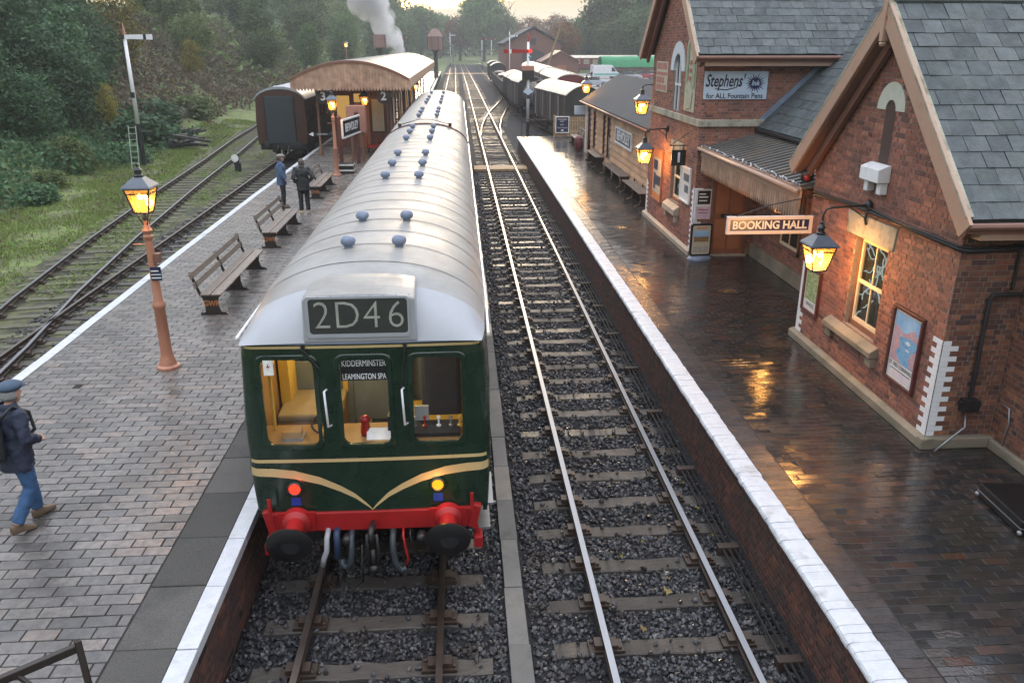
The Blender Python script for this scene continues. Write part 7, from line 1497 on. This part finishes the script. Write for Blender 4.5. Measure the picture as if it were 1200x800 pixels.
lg = place('locomotive', 'dark locomotive with glowing light beyond the canopy end', 'locomotive', (-7.4, 140, .2)); MB().lathe([(.02, 0), (.8, 0), (.8, 5), (.75, 5.2)], (-7.6, 128, 2.4), 20, 'y').build('boiler', 'wagon_dark', lg, smooth=True, auto=40); MB().box(-8.9, -6.3, 133, 136, .9, 3.8).build('cab', 'wagon_dark', lg, bevel=.05); MB().box(-8.8, -6.4, 127.5, 136, .6, 1.4).build('frame', 'black_iron', lg); MB().lathe([(.2, 3.1), (.25, 3.6), (.32, 3.9)], (-7.6, 128.8, 0), 12).build('chimney', 'wagon_dark', lg)
for y in (129, 131, 133): [MB().lathe([(.08, -.06), (.65, -.06), (.65, .06), (.08, .06)], (-7.6 + s, y, .65), 16, 'x').build('wheel', 'rust_iron', lg) for s in (-.75, .75)]
for k, (x_, y_, lab) in enumerate(((-18.6, 56.6, 'near pile of dark timber offcuts on the grass by the siding'), (-20.6, 61.5, 'farther pile of dark scrap timber against the bank'))):
    t = place('timber_pile', lab, 'timber pile', (x_, y_, -.3), 'timber piles'); random.seed(20 + k)
    for j in range(16): a = random.uniform(-.6, .6) + (.3 if j % 3 else 1.6); L_ = random.uniform(.8, 2.6); cx_, cy_ = x_ + random.uniform(-1.1, 1.1), y_ + random.uniform(-1, 1); zc = -.2 + random.uniform(0, .7); d_ = Vector((math.cos(a), math.sin(a), random.uniform(-.2, .2))) * L_ / 2; MB().beam(Vector((cx_, cy_, zc)) - d_, Vector((cx_, cy_, zc)) + d_, .24, .16).build('timber', 'wagon_dark' if j % 4 else 'wagon_grey', t)
# ================================================================ vegetation
LEAF_T = {}
def leaf_mesh(name, pts, size, mat, nrm=None, spread=1.0, seed=0):
    """leaf-sized quads, one per point, tilted at random around the outward normal"""
    rng = np.random.default_rng(seed); n = len(pts); d = rng.normal(0, 1, (n, 3)) * spread + (nrm if nrm is not None else 0); d /= np.linalg.norm(d, axis=1)[:, None] + 1e-9
    r = rng.normal(0, 1, (n, 3)); u = np.cross(d, r); u /= np.linalg.norm(u, axis=1)[:, None] + 1e-9; v = np.cross(d, u)
    s = size * rng.uniform(.55, 1.35, (n, 1)); a = s * u; b = s * v * rng.uniform(.45, .8, (n, 1)); bend = d * s * .18
    q = np.stack([pts - a, pts - b * .9 + bend * .2, pts + a, pts + b * .9 + bend], 1).reshape(-1, 3); f = np.arange(4 * n).reshape(n, 4)
    return mesh_np(name, q, f, mat)
def crown_points(rng, kind, nclump, per, lump):
    c = []
    while len(c) < nclump:
        p = rng.normal(0, 1, 3); p /= np.linalg.norm(p); r = rng.uniform(.45, 1) ** .6
        if kind == 'round': q = np.array([p[0] * 3.1 * r, p[1] * 3.1 * r, 6.2 + p[2] * 3.5 * r])
        elif kind == 'tall': q = np.array([p[0] * 2.1 * r, p[1] * 2.1 * r, 5.8 + p[2] * 4.1 * r])
        elif kind == 'cone': h = rng.uniform(0, 1) ** 1.4; a = rng.uniform(0, 6.28); w = (1 - h) ** .75 * 2.9 * (rng.uniform(.55, 1) ** .5) + .15; q = np.array([w * math.cos(a), w * math.sin(a), .6 + 9.2 * h])
        elif kind == 'shrub': q = np.array([p[0] * 3.6 * r, p[1] * 3.6 * r, max(.3, 3.6 + p[2] * 4.2 * r)])
        elif kind == 'dome': q = np.array([p[0] * 1.0 * (.9 + .1 * r), p[1] * (.9 + .1 * r), .15 + abs(p[2]) * 1.35 * (.93 + .07 * r)])
        c.append(q)
    c = np.array(c); cl = lump * rng.uniform(.55, 1.5, nclump)
    P = np.repeat(c, per, 0) + rng.normal(0, 1, (nclump * per, 3)) * np.repeat(cl, per)[:, None] * np.array([1, 1, .7])
    N = P - np.array([0, 0, c[:, 2].mean()]); N /= np.linalg.norm(N, axis=1)[:, None] + 1e-9
    return P, N, c
def tree_proto(kind, mat, nclump, per, lump, leaf, seed, trunk=True):
    rng = np.random.default_rng(seed); P, N, c = crown_points(rng, kind, nclump, per, lump)
    P[:, 2] = np.maximum(P[:, 2], .08); cm = leaf_mesh('crown', P, leaf, mat, N * .8 + np.array([0, 0, .4]), 1.0, seed); tm = None
    if trunk:
        mb = MB(); top = 8.2 if kind != 'cone' else 9.2; bend = rng.uniform(-.3, .3, 2)
        mb.tube([(0, 0, -.6), (bend[0] * .3, bend[1] * .3, 2), (bend[0], bend[1], 5), (bend[0] * .6, bend[1] * .8, top)], [.34, .26, .17, .04], 8)
        for i in rng.choice(len(c), 12, False):
            q = c[i]; s = np.array([bend[0] * .6, bend[1] * .6, max(1.6, q[2] - 2.2 - abs(q[0]) * .3)]); m = (s + q) / 2 + np.array([0, 0, -.2]); mb.tube([tuple(s), tuple(m), tuple(q)], [.1, .06, .02], 5)
        tm = mb.mesh('trunk', fix=False); tm.materials.append(M['bark'])
    return cm, tm
PROTO = {}
for kname, args in dict(
        dark1=('cone', 'leaf_dark', 190, 46, .42, .17, 1), dark2=('shrub', 'leaf_dark', 170, 46, .55, .18, 2), green1=('round', 'leaf_green', 170, 44, .5, .17, 3), green2=('tall', 'leaf_green', 150, 44, .45, .17, 4),
        olive1=('round', 'leaf_olive', 170, 44, .5, .17, 5), olive2=('tall', 'leaf_olive', 150, 44, .45, .17, 6), yellow1=('tall', 'leaf_yellow', 110, 40, .45, .16, 7), autumn1=('round', 'leaf_autumn', 140, 40, .5, .17, 8), far1=('round', 'leaf_green', 300, 40, .5, .24, 21), far2=('round', 'leaf_olive', 280, 40, .55, .24, 22), far3=('tall', 'leaf_green', 260, 40, .5, .24, 23)).items(): PROTO[kname] = tree_proto(*args)
PROTO['low'] = tree_proto('shrub', 'leaf_olive', 70, 34, .95, .5, 19)
PROTO['low2'] = tree_proto('shrub', 'leaf_dark', 70, 34, .95, .5, 20)
PROTO['dome'] = tree_proto('dome', 'leaf_olive', 260, 30, .09, .05, 9, False)
def tree(kind, x, y, h, label, group, rz=None, w=1.0, name='tree', zoff=0, cat='tree'):
    cm, tm = PROTO[kind]; z = float(ground_h(x, y)) - .1 + zoff
    t = thing(name, label, cat, (x, y, z), random.uniform(0, 6.28) if rz is None else rz, group); s = h / 10; t.scale = (s * w, s * w, s)
    add_obj('crown', cm, t)
    if tm: add_obj('trunk', tm, t)
    return t
random.seed(42)
# wooded bank on the left
GB = 'trees on the wooded bank'
L_dark = 'dark evergreen tree packed among others on the wooded left bank'; L_gr = 'green leafy tree among the evergreens on the wooded left bank'; L_ol = 'olive green tree among others on the wooded left bank'
for (x, y, h, w) in [(-27.2, 44.5, 8.0, 1.15), (-25.6, 54, 6.5, 1.1), (-29.5, 39, 9, 1.1), (-28.5, 48, 10, 1.1), (-26.5, 56, 8, 1.05), (-31, 56, 10, 1.1), (-33, 44, 11, 1.2), (-34, 64, 11, 1.2), (-38, 52, 12, 1.2), (-40, 66, 12, 1.2), (-45, 80, 12, 1.3), (-24.6, 48.5, 4.5, 1.2), (-25.5, 43.0, 5.5, 1.2), (-27.0, 61, 6.5, 1.1), (-29.5, 68, 7.5, 1.1)]: tree(random.choice(['dark1', 'dark2', 'dark2']), x, y, h, L_dark, GB, w=w)
for (x, y, h, w) in [(-36, 74, 9, 1.1), (-44, 58, 12, 1.2), (-50, 74, 13, 1.2), (-38, 88, 9, 1.1), (-46, 98, 12, 1.2), (-34, 108, 8, 1.1), (-42, 120, 11, 1.2), (-30, 132, 10, 1.1), (-52, 112, 13, 1.2), (-36, 150, 11, 1.2), (-28, 160, 11, 1.1), (-44, 165, 13, 1.2), (-24, 185, 12, 1.1), (-34, 190, 14, 1.2), (-20, 215, 13, 1.2), (-30, 225, 14, 1.2)]: tree(random.choice(['green1', 'green2', 'olive1']), x, y, h, L_gr, GB, w=w)
for (x, y, h, w) in [(-29, 96, 6.5, 1.1), (-26, 116, 7, 1.1), (-24, 140, 8, 1.1), (-22.5, 168, 9, 1.1), (-60, 95, 14, 1.3), (-58, 130, 15, 1.3), (-55, 160, 15, 1.3), (-48, 200, 16, 1.3), (-40, 240, 16, 1.3)]: tree(random.choice(['olive1', 'olive2', 'green2']), x, y, h, L_ol, GB, w=w)
tree('yellow1', -29.0, 76, 8.0, 'yellow autumn tree standing out on the left bank', GB, w=1.1); tree('yellow1', -27.5, 90, 4.5, 'small yellow tree low on the bank above the bracken', GB, w=1.0)
tree('yellow1', -23.2, 56.5, 3.0, 'small yellowing shrub at the foot of the bank behind the white signal', None, w=1.0, name='shrub', cat='shrub')
# clipped round bush and low shrubs at the foot of the bank
b_ = tree('dome', -20.9, 45.2, 11.5, 'clipped dome shaped bush at the foot of the bank', None, name='clipped_bush', cat='bush')
for (x, y, h, lab) in [(-19.1, 37.6, 1.3, 'low shrub at the left edge below the clipped dome bush'), (-19.9, 40.6, 1.1, 'low leafy shrub just in front of the clipped dome bush'), (-20.0, 50.5, 1.8, 'shrub right of the clipped dome bush behind the signal'), (-20.8, 55.5, 2.6, 'shrub behind the near timber pile'), (-22.5, 63, 2.8, 'shrub on the bank above the timber piles'), (-22.5, 72, 2.6, 'shrub on the bank left of the brown coach')]: tree(random.choice(['low', 'low2']), x, y, h, lab, 'shrubs at the foot of the bank', w=1.5, name='shrub', cat='shrub')
# far trees round the line and the yard
GF = 'far trees beyond the station'
tree('far1', 10.5, 340, 27, 'big rounded tree rising above the far tracks in the middle', GF, w=1.0); tree('olive2', 19, 330, 17, 'slimmer olive tree right of the big rounded tree', GF, w=1.1); tree('autumn1', 1.0, 350, 18, 'copper tree in front of the sunset left of the big rounded tree', GF, w=1.1); tree('autumn1', 25.5, 205, 12, 'rust coloured tree right of the goods shed', GF, w=1.0); tree('yellow1', 40, 236, 24, 'tall yellowing tree at the left of the wood behind the coaches', GF, w=.7)
for (x, y, h, w) in [(-14, 330, 21, 1.0), (-26, 320, 22, 1.1), (-8, 380, 19, 1.1), (-40, 300, 22, 1.2), (-20, 300, 17, 1.1), (-52, 280, 22, 1.2)]: tree(random.choice(['far1', 'far2', 'far3']), x, y, h, 'far hazy tree left of the line under the sunset', GF, w=w)
for (x, y, h, w) in [(30, 350, 17, 1.2), (42, 360, 18, 1.2), (54, 340, 17, 1.2), (66, 350, 18, 1.2), (24, 390, 17, 1.2), (80, 340, 18, 1.3), (48, 300, 12, 1.2), (95, 330, 20, 1.3)]: tree(random.choice(['far1', 'far2', 'far3', 'autumn1']), x, y, h, 'far hazy tree above the goods shed roof', GF, w=w)
for (x, y, h, w) in [(36, 225, 16, 1.0), (41, 222, 21, 1.0), (46, 224, 24, 1.0), (51, 216, 26, 1.1), (33, 236, 13, 1.0), (38, 204, 12, 1.1), (44, 205, 15, 1.1), (57, 222, 27, 1.1), (50, 200, 17, 1.1), (62, 210, 26, 1.1), (30, 222, 10, 1.1)]: tree(random.choice(['far1', 'far2', 'far3', 'far1']), x, y, h, 'green tree in the wood behind the yard coaches', GF, w=w)
ORD = ['first', 'second', 'third', 'fourth', 'fifth', 'sixth', 'seventh', 'eighth', 'ninth', 'tenth', 'eleventh', 'twelfth', 'thirteenth', 'fourteenth', 'fifteenth', 'sixteenth', 'seventeenth']
def number_off(start, text_):
    """trees of one kind are told apart by their order from left to right"""
    ts = sorted([o for o in scene.objects if o.get('label') == start], key=lambda o: math.atan2(o.location.x, o.location.y))
    for k, o in enumerate(ts): o['label'] = text_ % ORD[k]
number_off(L_dark, 'dark evergreen tree on the wooded left bank, %s of its kind from the left'); number_off(L_gr, 'green leafy tree on the wooded left bank, %s of its kind from the left'); number_off(L_ol, 'olive green tree on the wooded left bank, %s of its kind from the left')
number_off('far hazy tree left of the line under the sunset', 'far hazy tree left of the tracks under the sunset, %s from the left'); number_off('far hazy tree above the goods shed roof', 'far hazy tree behind the goods shed, %s from the left'); number_off('green tree in the wood behind the yard coaches', 'green tree in the wood behind the yard coaches, %s from the left')
br_ = place('bare_tree', 'bare leafless tree beside the big rounded tree', 'tree', (17.5, 300, 0)); mb = MB(); mb.tube([(17.5, 300, -.4), (17.6, 300, 10), (17.4, 300, 19)], [.4, .25, .05], 6)
for k in range(14): a = k * 2.4; z0 = 7 + k * .8; mb.tube([(17.5, 300, z0), (17.5 + 2.6 * math.cos(a), 300 + 2 * math.sin(a), z0 + 3), (17.5 + 3.4 * math.cos(a), 300 + 2.5 * math.sin(a), z0 + 5)], [.12, .07, .02], 4)
mb.build('trunk', 'bark', br_)
# bracken on the slope, grass along the siding, ground cover: uncountable
def scatter_on_ground(name, n, xr, yr, hmax, size, mat, label, seed, up=.3, lift=0, mask=None):
    rng = np.random.default_rng(seed); x = rng.uniform(*xr, n); y = rng.uniform(*yr, n)
    if mask is not None: k = mask(x, y, rng); x, y = x[k], y[k]
    m = np.sin(x * .9 + 1.3) * np.cos(y * .55) + np.sin(x * .31 - y * .27); h = rng.uniform(0, 1, len(x)) * hmax * (.5 + .5 * np.clip(m + .6, 0, 1.4)); z = ground_h(x, y) + h + lift
    o = add_obj(name, leaf_mesh(name, np.stack([x, y, z], 1), size, mat, np.array([0, 0, up]), 1.0, seed)); tag(o, label, None, None, 'stuff')
scatter_on_ground('bracken', 52000, (-46, -21.5), (60, 165), 1.7, .2, 'bracken', 'dead brown bracken covering the cutting slope', 31)
scatter_on_ground('undergrowth', 42000, (-40, -18.8), (16, 62), 1.1, .15, 'leaf_dark', 'dark undergrowth below the trees on the bank', 32, mask=lambda x, y, r: x < -18.1 - 1.2 * np.abs(np.sin(y * .5)) - r.exponential(.4, len(x)) + .5 - 1.3 * ((y > 37) & (y < 46)))
scatter_on_ground('weeds', 9000, (-20.5, -12), (17, 74), .28, .07, 'bracken', 'dead stalks and weeds in the grass by the siding', 36, mask=lambda x, y, r: (np.sin(x * 1.3 + y * .4) + np.sin(y * .7 - x * .5) > .3) & (x < np.interp(y, [p[1] for p in sid_line], [p[0] for p in sid_line]) - 1.0))
scatter_on_ground('undergrowth', 30000, (-80, -22), (100, 300), 2.2, .4, 'leaf_olive', 'olive undergrowth on the far part of the bank', 33)
def far_wood():
    rng = np.random.default_rng(77); n = 60000; x = rng.uniform(-150, 190, n); y = rng.uniform(395, 450, n); top = 11 + 2.5 * np.sin(x * .11) + 2 * np.sin(x * .043 + 2) + 1.5 * np.sin(x * .37); z = ground_h(x, y) + top * rng.uniform(0, 1, n) ** .7 * rng.uniform(.7, 1.1, n)
    o = add_obj('far_wood', leaf_mesh('far_wood', np.stack([x, y, z], 1), .75, 'leaf_green', np.array([0, -.4, .4]), 1.0, 78)); tag(o, 'far wooded skyline behind the goods shed and tracks', None, None, 'stuff')
far_wood()
def grass(n, xr, yr, seed, mask, h=.12):
    rng = np.random.default_rng(seed); x = rng.uniform(*xr, n); y = rng.uniform(*yr, n); k = mask(x, y, rng); x, y = x[k], y[k]; n = len(x); z = ground_h(x, y) - .01; a = rng.uniform(0, 6.28, n); w = rng.uniform(.015, .035, n); hh = h * rng.uniform(.4, 1.5, n)
    p = np.stack([x, y, z], 1); s = np.stack([np.cos(a) * w, np.sin(a) * w, 0 * a], 1); tip = np.stack([rng.normal(0, .5, n) * hh, rng.normal(0, .5, n) * hh, hh], 1)
    o = add_obj('grass', mesh_np('grass', np.stack([p - s, p + s, p + tip], 1).reshape(-1, 3), np.arange(3 * n).reshape(n, 3), 'grass_blade')); tag(o, 'short grass beside the siding and between the sleepers', None, None, 'stuff')
sidx = lambda y: np.interp(y, [p[1] for p in sid_line], [p[0] for p in sid_line])
grass(120000, (-21, -11), (16, 76), 41, lambda x, y, r: (x < sidx(y) - 1.15 - r.exponential(.25, len(x))) & (np.sin(x * 1.7 + y * .6) + np.sin(y * 1.1 - x) + r.normal(0, .7, len(x)) > -.9))
def mossy(n, seed):
    rng = np.random.default_rng(seed); y = rng.uniform(18, 62, n); x = sidx(y) + rng.uniform(-1.6, 2.4, n); k = (np.sin(x * 2.1 + y * .5) + np.sin(y * .9) + rng.normal(0, .6, n) > .2) & (np.abs(np.abs(x - sidx(y)) - .75) > .1) & (x < -10.9); x, y = x[k], y[k]; n = len(x)
    o = add_obj('moss', leaf_mesh('moss', np.stack([x, y, np.full(n, -.17) + rng.uniform(0, .05, n)], 1), .05, 'grass_blade', np.array([0, 0, 1.5]), .6, seed)); tag(o, 'moss and weeds on the siding ballast', None, None, 'stuff')
mossy(26000, 43)

# ================================================================ steam from the hidden engine
def steam():
    mb = MB(); random.seed(9)
    for k in range(24):
        f = k / 23; c = (-9.0 - 9.5 * f ** 1.2 + random.uniform(-1, 1) * (.5 + f), 140 + random.uniform(-1.5, 1.5), 4.5 + 15 * f + random.uniform(-.5, .5)); r = (1.1 + 3.0 * f) * random.uniform(.6, 1.0); mb.ball(c, r, 10, 8, (1, 1, 1.1))
    o = mb.build('steam', 'steam'); tag(o, 'white steam drifting up beyond the island canopy', None, None, 'stuff'); m = o.modifiers.new('remesh', 'REMESH'); m.mode = 'VOXEL'; m.voxel_size = .45
m, n, l = new_mat('steam'); out = n.new('ShaderNodeOutputMaterial'); pv_ = n.new('ShaderNodeVolumePrincipled'); pv_.inputs['Color'].default_value = (.99, .99, 1, 1); pv_.inputs['Anisotropy'].default_value = .2
nz_ = n.new('ShaderNodeTexNoise'); nz_.inputs['Scale'].default_value = .35; nz_.inputs['Detail'].default_value = 5; g_ = n.new('ShaderNodeNewGeometry'); tc_ = n.new('ShaderNodeTexCoord'); l.new(tc_.outputs['Object'], nz_.inputs['Vector']); mr_ = n.new('ShaderNodeMapRange'); mr_.inputs[1].default_value = .40; mr_.inputs[2].default_value = .62; mr_.inputs[3].default_value = 0; mr_.inputs[4].default_value = 1.5; l.new(nz_.outputs['Fac'], mr_.inputs[0]); l.new(mr_.outputs[0], pv_.inputs['Density']); l.new(pv_.outputs[0], out.inputs['Volume'])
steam()
# ================================================================ haze
m, n, l = new_mat('haze'); out = n.new('ShaderNodeOutputMaterial'); pv_ = n.new('ShaderNodeVolumePrincipled'); pv_.inputs['Color'].default_value = (.86, .9, .97, 1); pv_.inputs['Density'].default_value = HAZE; pv_.inputs['Anisotropy'].default_value = .35; l.new(pv_.outputs[0], out.inputs['Volume'])
hz = MB().box(-3100, 3100, -400, 4100, -2.5, 62).build('haze', 'haze', fix=True); tag(hz, 'thin evening haze in the air', None, None, 'stuff')
